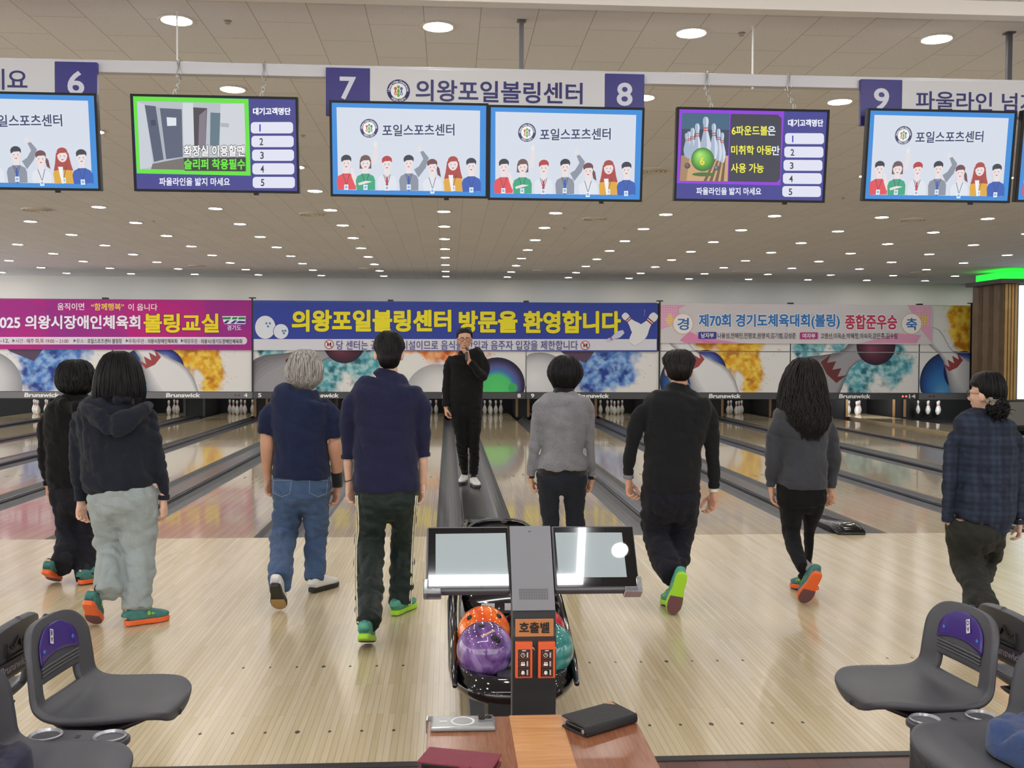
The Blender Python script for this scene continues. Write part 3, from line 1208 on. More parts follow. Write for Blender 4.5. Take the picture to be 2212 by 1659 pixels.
def pin_mesh():
    b = MB()
    prof = [(0, .3810), (.012, .379), (.0225, .370), (.0315, .352), (.0323, .343), (.0315, .331), (.0275, .310), (.0249, .292), (.0228, .2545), (.0235, .241), (.0311, .2191), (.0451, .1842), (.0557, .149), (.0606, .1143), (.0579, .0857), (.0497, .0571), (.0361, .019), (.0258, 0), (0, 0)]
    mis = [0] * (len(prof) - 1)
    b.lathe(prof, seg=20)
    return b.mesh('bowling_pin', weld=True)


def pin_material():
    m, nt, b = nodes('pin gloss')
    tc = N(nt, 'ShaderNodeTexCoord')
    sp = N(nt, 'ShaderNodeSeparateXYZ')
    nt.links.new(tc.outputs['Object'], sp.inputs[0])
    cr = N(nt, 'ShaderNodeValToRGB')
    cr.color_ramp.interpolation = 'CONSTANT'
    e = cr.color_ramp.elements
    e[0].color = e[1].color = (*lin('e4e2dd'), 1)
    for p, c in ((.63, 'b8262c'), (.67, 'e4e2dd'), (.71, 'b8262c'), (.75, 'e4e2dd')):
        q = e.new(p)
        q.color = (*lin(c), 1)
    mu = N(nt, 'ShaderNodeMath', operation='DIVIDE')
    mu.inputs[1].default_value = .381
    nt.links.new(sp.outputs['Z'], mu.inputs[0])
    nt.links.new(mu.outputs[0], cr.inputs[0])
    nt.links.new(cr.outputs[0], b.inputs['Base Color'])
    b.inputs['Roughness'].default_value = .25
    return m


PM = pin_mesh()
PM.materials.append(pin_material())
POS = [(0, 0, 'red-striped head pin'), (-1, 1, 'second row left pin, red-striped,'), (1, 1, 'second row right pin, red-striped,'), (-2, 2, 'third row left pin, red-striped,'), (0, 2, 'third row middle pin, red-striped,'), (2, 2, 'third row right pin, red-striped,'),
       (-3, 3, 'back row far left pin, red-striped,'), (-1, 3, 'back row inner left pin, red-striped,'), (1, 3, 'back row inner right pin, red-striped,'), (3, 3, 'back row far right pin, red-striped,')]
RACK = {2: 'leftmost rack in view', 3: 'rack left of the navy hoodie', 4: 'rack right of the navy hoodie', 5: 'rack below number 5', 6: 'rack hidden by the tall man', 7: 'rack left of the speaker',
        8: 'rack right of the speaker', 9: 'rack behind the woman in grey', 10: 'rack right of the woman in grey', 11: 'rack behind the balding man', 12: 'rack right of the balding man', 13: 'rack behind the long-haired woman', 14: 'bright rack below number 14', 15: 'bright rack by the plaid-shirted woman'}
RACKX = {n: LANES[n] for n in range(1, 15)}
RACKX[15] = 13.3
HEADS = [(123, 777, 201, 900), (203, 760, 365, 900), (617, 755, 697, 900), (555, 830, 735, 900), (806, 715, 875, 900), (735, 800, 930, 900), (957, 705, 1052, 900), (1183, 765, 1258, 900), (1150, 845, 1285, 900), (1430, 755, 1505, 900), (1365, 830, 1545, 900), (1688, 770, 1790, 900), (1655, 870, 1812, 900), (2095, 800, 2180, 900)]
for n, cx in RACKX.items():
    for dx, dy, nm in POS:
        x, y = cx + dx * .1524, PIN_Y + dy * .264
        if y > YW - .12:
            continue
        px, py = proj((x, y, .2))
        if px < -8 or px > 2220 or any(a + 6 < px < c - 6 for a, _, c, _ in HEADS):
            continue
        p = bpy.data.objects.new('bowling_pin', PM)
        COL.objects.link(p)
        p.location = (x, y, .0006)
        tag(p, '%s of the %s' % (nm, RACK.get(n, 'rack at far left')), 'bowling pin', 'bowling pins set for play')
# working lights inside the two bright pin decks
for xx in (LANES[14], RACKX[15]):
    L = bpy.data.lights.new('pin_deck_lamp', 'AREA')
    L.shape = 'RECTANGLE'
    L.size, L.size_y = 1.0, .1
    L.energy = 24
    o = bpy.data.objects.new('pin_deck_lamp', L)
    COL.objects.link(o)
    o.location = (xx, YM + .75, .85)
    o.rotation_euler = (math.radians(38), 0, 0)
for n in (2, 4, 6, 8, 10, 12):
    L = bpy.data.lights.new('pin_deck_lamp', 'AREA')
    L.shape = 'RECTANGLE'
    L.size, L.size_y = 2.6, .08
    L.energy = 1.6
    o = bpy.data.objects.new('pin_deck_lamp', L)
    COL.objects.link(o)
    o.location = ((LANES[n] + LANES[n - 1]) / 2, YM + .6, .8)
    o.rotation_euler = (math.radians(42), 0, 0)
# ================================================================ overhead: lights, vents, rail, signs, televisions, column
M_LENS = mat('lamp lens', 'fffaf0', .4, emit=LAMP)
M_LENSC = mat('lamp lens cool', 'eef4ff', .4, emit=LAMP * .72)
M_RIM = mat('lamp rim', 'd8d4cc', .4)
LY = [-2.35, -.70, .94, 2.60, 4.25, 5.95, 7.66, 9.42, 11.15, 12.90, 14.65, 16.45, 18.10]
ORD = ['first', 'second', 'third', 'fourth', 'fifth', 'sixth', 'seventh', 'eighth', 'ninth', 'tenth', 'eleventh', 'twelfth', 'thirteenth', 'fourteenth', 'fifteenth', 'sixteenth', 'seventeenth', 'eighteenth']
rim = MB()
rim.lathe([(.092, .0), (.112, -.001), (.115, -.006), (.110, -.010), (.096, -.009), (.092, -.004)], seg=20)
RIM_ME = rim.mesh('rim')
RIM_ME.materials.append(M_RIM)
lens = MB()
lens.add([(.093 * math.cos(q * PI / 7), .093 * math.sin(q * PI / 7), -.006) for q in range(14)], [tuple(range(14))[::-1]])
LENS_A = lens.mesh('lens')
LENS_B = LENS_A.copy()
LENS_A.materials.append(M_LENS)
LENS_B.materials.append(M_LENSC)
ROWNAME = ['row in front of the television signs', 'row just behind the television signs', 'third row back, beside the televisions', 'fourth row back, beside the televisions', 'row just below the televisions',
           'second row below the televisions', 'third row below the televisions', 'sixth row from the white end wall', 'fifth row from the white end wall', 'fourth row from the white end wall', 'third row from the white end wall', 'second row from the white end wall', 'row nearest the white end wall']
rnd = random.Random(3)
ROWNAME = ROWNAME[:7] + ROWNAME[7:]


def downlight(x, y, cool):
    t = empty('ceiling_downlight', (x, y, ZC))
    a = bpy.data.objects.new('rim', RIM_ME)
    b = bpy.data.objects.new('lens', LENS_B if cool else LENS_A)
    for c in (a, b):
        COL.objects.link(c)
        c.parent = t
    return t


for ri, y in enumerate([-5.65, -4.0] + LY):
    row = []
    for i in range(-9, 11):
        x = -.325 + 1.64 * i
        px, py = proj((x, y, ZC))
        if 15.2 < y < 17 and x > 14 or x > 16.8 or x < -15.5:
            continue
        vis = 8 < px < 2204 and py > 12
        if ri < 2 and abs(x) > 6:
            continue
        if ri >= 2 and not -260 < px < 2470:
            continue
        if 12.6 < x < 15.2 and 13.6 < y < 15.8:
            continue
        row.append((x, vis, rnd.random() < .5))
    k = 0
    for x, vis, cool in row:
        t = downlight(x, y, cool)
        if vis:
            lab = 'ceiling downlight, %s from left in the %s' % (ORD[min(k, 17)], ROWNAME[ri - 2])
            k += 1
        else:
            lab = 'round lit ceiling downlight beyond the edge of the picture'
        tag(t, lab, 'ceiling light', 'ceiling downlights' if vis else 'downlights beyond the picture')
# linear lamps over the seating area, behind the photographer
for i, (x, y, lx, ly) in enumerate(((-1.3, -10.3, 5.0, .09), (.42, -11.2, .07, 3.4), (-1.9, -13.2, 6.0, .09))):
    pass

# air diffusers and sprinklers
vent = MB()
for r in (.20, .15, .10, .05):
    vent.lathe([(r, 0), (r, -.012), (r - .012, -.02), (r - .035, -.012), (r - .03, 0)], seg=28)
VENT = vent.mesh('vent')
VENT.materials.append(mat('vent', 'cfc9c0', .6))
for px, py, lab in ((78, 452, 'at the left edge below the televisions'), (675, 462, 'below the gap left of the central screens'), (1285, 472, 'below the right central screen'), (1972, 474, 'below the screen with the sign numbered 9'), (1408, 368, 'right beside the central screens'),
                    (425, 574, 'far back over the magenta banner'), (793, 580, 'far back, above the tall man'), (1168, 584, 'far back, above the blue banner'), (1600, 586, 'far back, above the pale pink banner'), (1984, 588, 'far back, left of the green cornice')):
    p = atz(px, py, ZC)
    o = bpy.data.objects.new('air_diffuser', VENT)
    COL.objects.link(o)
    o.location = (p.x, p.y, ZC)
    tag(o, 'round flush ceiling air diffuser ' + lab, 'air vent', 'ceiling air diffusers')
spr = MB()
spr.lathe([(.035, 0), (.035, -.004), (.012, -.007), (.012, -.03), (.024, -.032), (.024, -.036), (0, -.036)], seg=12)
SPR = spr.mesh('sprinkler')
SPR.materials.append(mat('sprinkler', 'a8a39c', .4, metal=.3))
for px, py, lab in ((492, 45, 'left of the sign numbered 7'), (1602, 71, 'above the right waiting list screen'), (655, 292, 'between the left waiting list screen and central screens'), (1821, 427, 'between the two right hand screens'), (332, 477, 'below the left waiting list screen'), (784, 488, 'below the left central screen'), (1219, 492, 'below the right central screen')):
    p = atz(px, py, ZC)
    o = bpy.data.objects.new('ceiling_sprinkler', SPR)
    COL.objects.link(o)
    o.location = (p.x, p.y, ZC)
    o.scale = (.75, .75, .5)
    tag(o, 'small ceiling sprinkler ' + lab, 'sprinkler', 'ceiling sprinklers')

# ---- steel rail that carries signs and televisions
YS = -2.55
TILT = math.radians(7)
M_RAIL = mat('rail white', 'cfd0d4', .35)
a, b = aty(0, 130, YS + .05), aty(2212, 172, YS + .05)
z0 = aty(450, 158, YS + .05).z - .045
rail = MB()
rail.box((-5, YS + .02, 0), (5, YS + .08, .075))
o = rail.build('hanging_rail', M_RAIL, bevel=.004)
zr = (aty(450, 159, YS + .02).z + aty(1620, 183, YS + .02).z) / 2
o.location = (0, 0, zr - .006)
tag(o, 'long white box rail the signs and screens hang from', 'rail')
for px, col, w, lab in ((383, 'e2e2e2', .009, 'thin white rod holding the rail above the left waiting list screen'), (1126, '6c6d74', .028, 'grey steel strut holding the rail above the central sign'), (1626, 'e2e2e2', .009, 'thin white rod holding the rail above the right waiting list screen'), (2179, '45464c', .03, 'dark strut holding the rail above the sign numbered 9')):
    x = aty(px, 140, YS + .05).x
    m = MB()
    m.box((x - w / 2, YS + .05 - w / 2, zr + .0695), (x + w / 2, YS + .05 + w / 2, ZC))
    m.box((x - w, YS + .05 - w, ZC - .008), (x + w, YS + .05 + w, ZC - .0003))
    if w < .02:
        m.ball((x, YS + .05, zr - .012), .009, 8, 6)
    o = m.build('ceiling_rod', mat('rod ' + col, col, .4))
    rebase(o, (x, YS + .05, zr + .07))
    tag(o, lab, 'rod', 'rods the rail hangs from')

M_SCR = printed('screen picture', .25, emit=SCREEN)
M_SIGN = printed('sign print', .45)
M_TV = mat('television black', '060608', .4, spec=.2)
M_FACE = mat('sign white', 'cfd0d2', .45)


def logo(cv, cx, cy, r, base='f2f2f0'):
    cv.ell(cx, cy, r, r, 'c9cdd6', n=36)
    cv.ell(cx, cy, r * .97, r * .97, '252a5e', n=36)
    cv.ell(cx, cy, r * .66, r * .66, base, n=36)
    cv.ring_text('Uiwang Urban Corporation', cx, cy, r * .81, r * .27, -178, -2, 'e8e8f2', .02)
    cv.ring_text('의왕도시공사', cx, cy, r * .81, r * .25, 128, 52, 'e8e8f2', .02, inward=True)
    for x, y, c in ((0, -.02, '6fae46'), (-.25, .04, 'cc5a3e'), (.25, .04, '3f6db4')):
        if c == '6fae46':
            cv.ell(cx, cy - .34 * r, .13 * r, .13 * r, c)
            cv.ell(cx, cy + .02 * r, .11 * r, .2 * r, c)
            cv.ell(cx, cy + .36 * r, .12 * r, .14 * r, c)
        else:
            cv.ell(cx + x * r, cy - .2 * r, .12 * r, .13 * r, c)
            cv.ell(cx + x * r, cy + .05 * r, .06 * r, .14 * r, c)
            cv.ell(cx + x * r, cy + .24 * r, .12 * r, .12 * r, c)
            cv.ell(cx + x * r, cy + .24 * r, .06 * r, .06 * r, base)


def screen_art(cv):
    """Picture on the sports centre screens, in coordinates of the close-up."""
    cv.rect(100, 360, 1125, 985, '1f86d8')
    cv.poly([(143, 408), (1070, 438), (1064, 945), (153, 920)], 'd3dbe8')
    logo(cv, 352, 540, 60)
    cv.text('포일스포츠센터', 436, 517, 903, 592, '2b3666', .026, edge='f2f5fa', ew=.03)
    skin, line = 'e9dede', '39405a'

    def person(x, y, hair, top, kind, long=False, tie=None, base=925):
        sh = 62
        y0 = y + 78
        cv.poly([(x - 18, y + 30), (x + 18, y + 30), (x + 20, y0 + 10), (x - 20, y0 + 10)], skin)
        cv.poly([(x - 20, y0 - 2), (x + 20, y0 - 2), (x + sh - 10, y0 + 14), (x + sh, y0 + 40), (x + sh, base), (x - sh + 6, base), (x - sh, y0 + 40), (x - sh + 10, y0 + 14)], top)
        if long:
            cv.poly([(x - 38, y - 8), (x + 38, y - 8), (x + 50, y + 60), (x + 62, y0 + 24), (x + 30, y0 + 20), (x - 30, y0 + 20), (x - 58, y0 + 24), (x - 48, y + 60)], hair)
        elif kind == 'bob':
            cv.poly([(x - 36, y - 10), (x + 36, y - 10), (x + 38, y + 45), (x - 38, y + 45)], hair)
        elif kind == 'tail':
            cv.poly([(x + 20, y - 10), (x + 46, y + 20), (x + 56, y + 76), (x + 34, y + 60)], hair)
        cv.ell(x, y + 8, 31, 42, skin, n=22)
        cv.ell(x, y - 12, 33, 28, hair, 180, 360, n=14)
        cv.poly([(x - 33, y - 12), (x + 33, y - 12), (x + 30, y + 4), (x + 22, y - 8), (x - 14, y - 6), (x - 30, y + 6)], hair)
        for ex in (-12, 12):
            cv.ell(x + ex, y + 12, 3.2, 3.2, line, n=8)
            cv.ell(x + ex * 1.5, y + 22, 6, 4, 'e8c6c4', n=8)
        cv.ell(x, y + 32, 8, 6, 'c23c48', 0, 180, n=8)
        cv.poly([(x - 24, y0 - 2), (x - 20, y0 - 2), (x + 2, y0 + 68), (x, y0 + 72)], line)
        cv.poly([(x + 24, y0 - 2), (x + 20, y0 - 2), (x, y0 + 68), (x + 2, y0 + 72)], line)
        if tie:
            cv.poly([(x - 14, y0), (x, y0 + 18), (x + 14, y0), (x + 6, y0 + 24), (x + 9, y0 + 100), (x, y0 + 112), (x - 9, y0 + 100), (x - 6, y0 + 24)], tie)
        cv.rect(x - 13, y0 + 68, x + 13, y0 + 100, 'eef2f8')
        cv.rect(x - 8, y0 + 75, x + 8, y0 + 92, '86b8e0')

    # raised arms
    cv.poly([(366, 760), (384, 640), (402, 640), (408, 700), (400, 765)], 'e2dcdf')
    cv.ell(392, 640, 12, 16, 'e9e2e4')
    cv.rect(390, 612, 395, 640, 'e9e2e4')
    cv.poly([(680, 690), (700, 684), (736, 728), (716, 790), (668, 850), (640, 800), (672, 780), (700, 735)], '878e9e')
    cv.ell(676, 672, 14, 18, 'e2dcdf')
    cv.rect(678, 640, 684, 670, 'e2dcdf')
    person(205, 742, '23283a', 'e0454f', 'short', base=920)
    cv.poly([(232, 790), (246, 780), (262, 830), (284, 890), (262, 894), (240, 840)], skin)
    person(328, 745, '6a4a4e', '2ea27a', 'bob', base=925)
    cv.poly([(282, 880), (330, 866), (372, 872), (330, 884), (286, 894)], skin)
    person(466, 752, 'b23038', 'dde2ec', 'short', tie='b8303c', base=928)
    person(606, 748, '20263a', '868d9e', 'short', tie='2450b4', base=932)
    person(758, 775, '6a3a42', 'dfe3ec', 'tail', base=936)
    person(892, 760, 'a93a34', 'dea52e', 'long', long=True, base=941)
    person(1010, 772, '22283c', '1f55b4', 'short', base=944)
    cv.poly([(862, 838), (892, 838), (892, 941), (880, 941)], 'eef0f4')


def tv_frame(w, h, parent, mount=True):
    if mount:
        k = MB()
        k.box((-.12, .0455, h - .055), (.12, .1355, h - .012))
        k.build('mount', mat('mount steel', '3a3b40', .4), parent)
    f = MB()
    t = .014
    f.box((-w / 2, -.0, 0), (w / 2, .045, h))
    f.build('housing', M_TV, parent, bevel=.004)
    r = MB()
    for a, b in (((-w / 2, -.006, 0), (w / 2, -.0005, t)), ((-w / 2, -.006, h - t), (w / 2, -.0005, h)), ((-w / 2, -.006, t), (-w / 2 + t, -.0005, h - t)), ((w / 2 - t, -.006, t), (w / 2, -.0005, h - t))):
        r.box(a, b)
    r.box((w * .22, -.004, -.014), (w * .25, .012, -.0005))
    r.build('bezel', mat('bezel', '060608', .35, spec=.2), parent)


def place_tv(px, o):
    """Corners in the photo (tl, tr, br, bl) -> position and size at the rail, leaning forward."""
    (ax, ay), (bx, by), (cx, cy), (dx, dy) = px
    nv = Vector((0, -math.cos(TILT), -math.sin(TILT)))
    base = Vector((0, YS - .085, 2.87))

    def hit(x, y):
        d = ray(x, y)
        return CAM + d * ((base - CAM).dot(nv) / d.dot(nv))
    P = [hit(*q) for q in px]
    w = ((P[1] - P[0]).length + (P[2] - P[3]).length) / 2
    h = ((P[3] - P[0]).length + (P[2] - P[1]).length) / 2
    c = (P[2] + P[3]) / 2
    return c, w, h


TV_W, TV_H = .964, .572


def tv_empty(name, px, w, h, label, cat, grp):
    c, _, _ = place_tv(px, None)
    t = empty(name, c)
    t.rotation_euler = (TILT, 0, 0)
    tag(t, label, cat, grp)
    return t


TVS = [((714, 222), (1053, 233), (1052, 431), (716, 422)), ((1058, 234), (1391, 241), (1384, 437), (1056, 431)), ((-134, 203), (212, 212), (213, 414), (-132, 406)), ((1869, 244), (2193, 246), (2183, 437), (1860, 436)), ((2197, 246), (2520, 252), (2510, 440), (2187, 437))]
TVLAB = ['screen with cartoon people and centre name, directly under sign numbers 7', 'screen with cartoon people and centre name, directly under sign number 8', 'screen with cartoon people at the left edge under number 6', 'screen with cartoon people and centre name under sign number 9', 'sliver of a screen at the right edge beyond number 9']
t0 = tv_empty('television', TVS[0], TV_W, TV_H, TVLAB[0], 'television', 'sports centre screens under the signs')
tv_frame(TV_W, TV_H, t0)
bl = bilin(None, (112, 380), (1110, 408), (1102, 975), (120, 946))
fw_, fh_ = TV_W - .028, TV_H - .028


def tvpt(x, y):
    s, t = bl(x, y)
    return (min(max(s, 0), 1) - .5) * fw_, .014 + (1 - min(max(t, 0), 1)) * fh_


cv = Canvas((0, 0, 0), pt=tvpt, step=.00006)
screen_art(cv)
so = cv.build('screen_picture', M_SCR)
so.parent = t0
so.matrix_basis = Matrix.Rotation(PI / 2, 4, 'X')
so.location = (0, -.0006, 0)
KID.setdefault(t0.name, []).append(so)
for px, lab in zip(TVS[1:], TVLAB[1:]):
    c, _, _ = place_tv(px, None)
    t = copy_tree(t0)
    t.location = c
    t['label'] = lab

# ---- number signs over the lanes
def sign(x0, x1, y0, y1, label):
    a, b = aty(x0, y0, YS), aty(x1, y1, YS)
    t = empty('lane_sign', ((a.x + b.x) / 2, YS, a.z))
    tag(t, label, 'sign', 'lane number signs')
    return t, a, b


ZS1 = (aty(705, 146, YS).z + aty(1392, 162, YS).z) / 2
ZS0 = ZS1 - .292
CREAM = 'd5d5d4'
for xc, nl, nr, txt, lab in ((-.021, '7', '8', 'mid', 'white lane sign with blue end squares numbered 7 and 8'), (-3.375, '5', '6', 'left', 'lane sign cut by the left edge, blue square numbered 6'), (3.35, '9', '10', 'right', 'lane sign cut by the right edge, blue square numbered 9')):
    w = 1.98
    t = empty('lane_sign', (xc, YS, ZS0))
    tag(t, lab, 'sign', 'lane number signs')
    hh = ZS1 - ZS0
    m = MB()
    m.box((-w / 2 + .27, -.012, .06), (w / 2 - .25, .019, hh))
    m.build('sign_board', M_FACE, t, bevel=.002)
    m = MB()
    m.box((-w / 2, -.012, 0), (-w / 2 + .268, .019, hh))
    m.build('number_plate', mat('sign blue', '33307c', .4), t, bevel=.002)
    m = MB()
    m.box((w / 2 - .248, -.012, 0), (w / 2, .019, hh))
    m.build('number_plate', mat('sign blue', '33307c', .4), t, bevel=.002)
    cv = Canvas((xc, YS - .0125, ZS0), pt=lambda x, y: (x, hh - y), step=.0002)
    num = 'd3d6e2'
    nm = Canvas((xc, YS - .0125, ZS0), pt=lambda x, y: (x, hh - y), step=.0002)
    nm.text(nl, -w / 2 + .085, .055, -w / 2 + .185, .195, num, .022)
    nm.build('number', M_SIGN, t)
    nm = Canvas((xc, YS - .0125, ZS0), pt=lambda x, y: (x, hh - y), step=.0002)
    if len(nr) == 1:
        nm.text(nr, w / 2 - .175, .055, w / 2 - .075, .20, num, .022)
    else:
        nm.text(nr, w / 2 - .215, .05, w / 2 - .045, .205, num, .022)
    nm.build('number', M_SIGN, t)
    if txt == 'mid':
        cv.text('의왕포일볼링센터', -.44, .062, .60, .196, '38386e', .02)
        em = Canvas((xc, YS - .0125, ZS0), pt=lambda x, y: (x, hh - y), step=.0002)
        logo(em, -.545, .136, .073)
        em.build('emblem', M_SIGN, t)
    elif txt == 'left':
        cv.text('파울라인 넘지 마세요', -.64, .052, .58, .178, '38386e', .016)
    else:
        cv.text('파울라인 넘지 마세요', -.63, .068, .61, .190, '38386e', .016)
    cv.build('sign_lettering', M_SIGN, t)

# ---- waiting list screens on chains
WL = [((288, 213), (640, 222), (641, 420), (297, 411)), ((1466, 241), (1793, 247), (1779, 438), (1457, 434))]
for k, px in enumerate(WL):
    lab = ['waiting list screen with green framed toilet photo, hung on chains', 'waiting list screen with purple framed bowling pins picture, hung on chains'][k]
    c, w, h = place_tv(px, None)
    t = empty('waiting_list_screen', c)
    t.rotation_euler = (TILT, 0, 0)
    tag(t, lab, 'television', 'waiting list screens')
    w, h = (.99, .572) if k == 0 else (.965, .572)
    tv_frame(w, h, t, False)
    if k == 0:
        ox, oy, sc = 0, 80, 3.16
        bl2 = bilin(None, (922, 434), (2000, 460), (2012, 1060), (945, 1048))
    else:
        ox, oy, sc = 1420, 130, 2.793
        bl2 = bilin(None, (140, 322), (1024, 336), (992, 850), (118, 843))
    a_, b_ = w - .028, h - .028

    def wpt(x, y, bl2=bl2, a_=a_, b_=b_):
        s, q = bl2(x, y)
        return (min(max(s, 0), 1) - .5) * a_, .014 + (1 - min(max(q, 0), 1)) * b_
    cv = Canvas((0, 0, 0), pt=wpt, step=.00006)
    if k == 0:
        cv.rect(900, 400, 2050, 1090, '2a2c86')
        cv.poly([(924, 434), (1686, 455), (1700, 958), (946, 944)], '5ae028')
        cv.poly([(950, 466), (1658, 484), (1668, 930), (968, 916)], 'b4bac4')
        cv.poly([(950, 466), (1000, 490), (1056, 900), (968, 916)], 'c5cad4')
        cv.poly([(1000, 492), (1072, 500), (1130, 850), (1060, 868)], '46506a')
        cv.poly([(1072, 500), (1100, 512), (1136, 850), (1124, 856)], 'a8aeb8')
        cv.poly([(1100, 512), (1244, 520), (1250, 834), (1140, 850)], '4c566e')
        cv.poly([(1144, 572), (1208, 576), (1208, 628), (1148, 630)], 'dfe2ea')
        cv.poly([(1040, 590), (1070, 590), (1074, 626), (1042, 628)], '28304c')
        cv.poly([(1250, 478), (1320, 480), (1330, 840), (1256, 834)], 'd0d4dc')
        cv.poly([(1320, 508), (1412, 514), (1400, 800), (1326, 760)], '3a343e')
        cv.poly([(1360, 560), (1408, 520), (1398, 800), (1352, 790)], '7a7080')
        cv.poly([(1434, 542), (1500, 546), (1490, 760), (1430, 760)], '55707e')
        cv.poly([(1500, 488), (1658, 484), (1668, 800), (1496, 800)], 'ccd0d8')
        cv.poly([(1500, 610), (1556, 614), (1556, 640), (1502, 636)], 'aab0ba')
        cv.poly([(1050, 880), (1256, 840), (1668, 900), (1668, 930), (1040, 916)], '6c6662')
        cv.poly([(1256, 840), (1668, 836), (1668, 930), (1262, 926)], '1c1e20')
        cv.text('화장실 이용할땐', 1256, 756, 1662, 832, 'f4f4f4', .03, edge='2a2c2e', ew=.05)
        cv.text('슬리퍼 착용필수', 1258, 846, 1664, 918, '62e62a', .03, edge='16240e', ew=.05)
        cv.text('파울라인을 밟지 마세요', 1094, 972, 1562, 1026, 'eceef8', .02)
        cv.text('대기고객명단', 1716, 512, 1968, 560, 'f0f2fa', .04)
        rows = [(1702, 606, 1984), (1706, 696, 1988), (1710, 786, 1990), (1712, 876, 1992), (1714, 966, 1996)]
        for i, (x0, y0, x1) in enumerate(rows):
            cv.rect(x0, y0, x1, y0 + 74, 'dfe1f2', 22)
            cv.text(str(i + 1), x0 + (52 if i == 0 else 54), y0 + 14, x0 + (70 if i == 0 else 78), y0 + 62, '2428c0' if i == 0 else '20222c', .02)
    else:
        cv.rect(80, 300, 1050, 880, '2c2e8c')
        cv.poly([(136, 322), (764, 332), (740, 762), (116, 752)], '8a26d8')
        cv.poly([(158, 342), (440, 346), (424, 740), (140, 738)], '1c3450')
        cv.poly([(158, 342), (440, 346), (436, 440), (152, 436)], '2c5a7a')
        cv.poly([(150, 590), (430, 590), (424, 740), (140, 738)], 'c8a070')
        cv.poly([(150, 590), (200, 590), (180, 740), (140, 738)], 'a08058')
        for i in range(4):
            cv.poly([(350 + i * 18, 602), (360 + i * 18, 602), (300 + i * 34, 740), (280 + i * 34, 740)], '6a5238')

        def vpin(x, y0, y1, w):
            H_ = y1 - y0
            prof = [(0, .25), (.05, .5), (.13, .55), (.22, .42), (.34, .40), (.5, .7), (.68, 1), (.85, .85), (1, .5)]
            cv.poly([(x + w * r, y0 + H_ * t) for t, r in prof] + [(x - w * r, y0 + H_ * t) for t, r in reversed(prof)], 'cfd6e2')
            cv.poly([(x + w * r * .2, y0 + H_ * t) for t, r in prof] + [(x - w * r, y0 + H_ * t) for t, r in reversed(prof)], '9fb0c8')
            for q in (.26, .32):
                cv.poly([(x - w * .42, y0 + H_ * q), (x + w * .42, y0 + H_ * q), (x + w * .42, y0 + H_ * (q + .03)), (x - w * .42, y0 + H_ * (q + .03))], 'c8423c')
        for x, y0, y1, w in ((182, 460, 600, 18), (196, 450, 606, 20), (394, 456, 630, 20), (372, 434, 620, 22), (218, 430, 620, 24), (344, 404, 610, 24), (246, 404, 620, 26), (296, 366, 600, 32)):
            vpin(x, y0, y1, w)
        cv.globe(277, 614, 68, [(0, 'b8e878'), (.5, '72bc40'), (.85, '3c8a26'), (1, '235a1a')], -.3, -.45, rx=1.0)
        cv.ell(280, 700, 66, 12, '3a6a2a')
        cv.globe(277, 612, 68, [(0, 'b4e676'), (.5, '74be42'), (.85, '3c8a26'), (1, '2a6420')], -.3, -.45)
        cv.text('6', 260, 600, 288, 646, 'f2d830', .02)
        cv.globe(186, 650, 17, [(0, '8a6a74'), (1, '2c2430')])
        cv.globe(358, 662, 15, [(0, '8a94a8'), (1, '28304a')])
        cv.poly([(446, 348), (726, 352), (748, 372), (738, 724), (716, 744), (428, 740)], '272c40')
        cv.text('6파운드볼', 450, 416, 664, 472, 'f2ee3c', .02)
        cv.text('은', 664, 418, 712, 472, 'e8ecf6', .02)
        cv.text('미취학 아동', 446, 530, 690, 584, 'f2ee3c', .02)
        cv.text('만', 690, 532, 736, 586, 'e8ecf6', .02)
        cv.text('사용 가능', 444, 634, 640, 690, 'f2ee3c', .02)
        cv.text('파울라인을 밟지 마세요', 238, 776, 624, 820, 'eceef8', .02)
        cv.text('대기고객명단', 786, 378, 998, 420, 'f0f2fa', .04)
        rows = [(768, 458, 1002), (763, 536, 998), (758, 613, 992), (754, 690, 988), (750, 766, 982)]
        for i, (x0, y0, x1) in enumerate(rows):
            cv.rect(x0, y0, x1, y0 + 63, 'dfe1f2', 18)
            cv.text(str(i + 1), x0 + 38, y0 + 14, x0 + (54 if i == 0 else 60), y0 + 53, '2428c0' if i == 0 else '20222c', .02)
    so = cv.build('screen_picture', M_SCR)
    so.parent = t
    so.matrix_basis = Matrix.Rotation(PI / 2, 4, 'X')
    so.location = (0, -.0006, 0)
    KID.setdefault(t.name, []).append(so)
    # the two chains with snap hooks
    for j, (cxp, ytop, ybot) in enumerate([((376, 150, 213), (564, 158, 217)), ((1537, 176, 239), (1717, 180, 244))][k]):
        top = aty(cxp, ytop, YS + .05)
        top.z = zr - .006
        botp = t.matrix_basis @ Vector((0, .02, h))
        xb = aty(cxp, ybot, botp.y).x
        bot = Vector((xb, botp.y, botp.z + .004))
        m = MB()
        # loop of wire round the rail
        lp = [Vector((xb - .012, YS + .012, zr + .075)), Vector((xb - .004, YS + .012, zr + .03)), Vector((xb - .016, YS + .010, zr - .01)), Vector((xb, YS + .02, zr - .05)), Vector((xb + .014, YS + .010, zr - .01)), Vector((xb + .002, YS + .012, zr + .03)), Vector((xb + .004, YS + .012, zr + .078)),
              Vector((xb + .002, YS + .088, zr + .08)), Vector((xb, YS + .088, zr - .012)), Vector((xb, YS + .03, zr - .045))]
        m.tube(lp, .0028, seg=6)
        hi = Vector((xb, YS + .02, zr - .047))
        n = 5
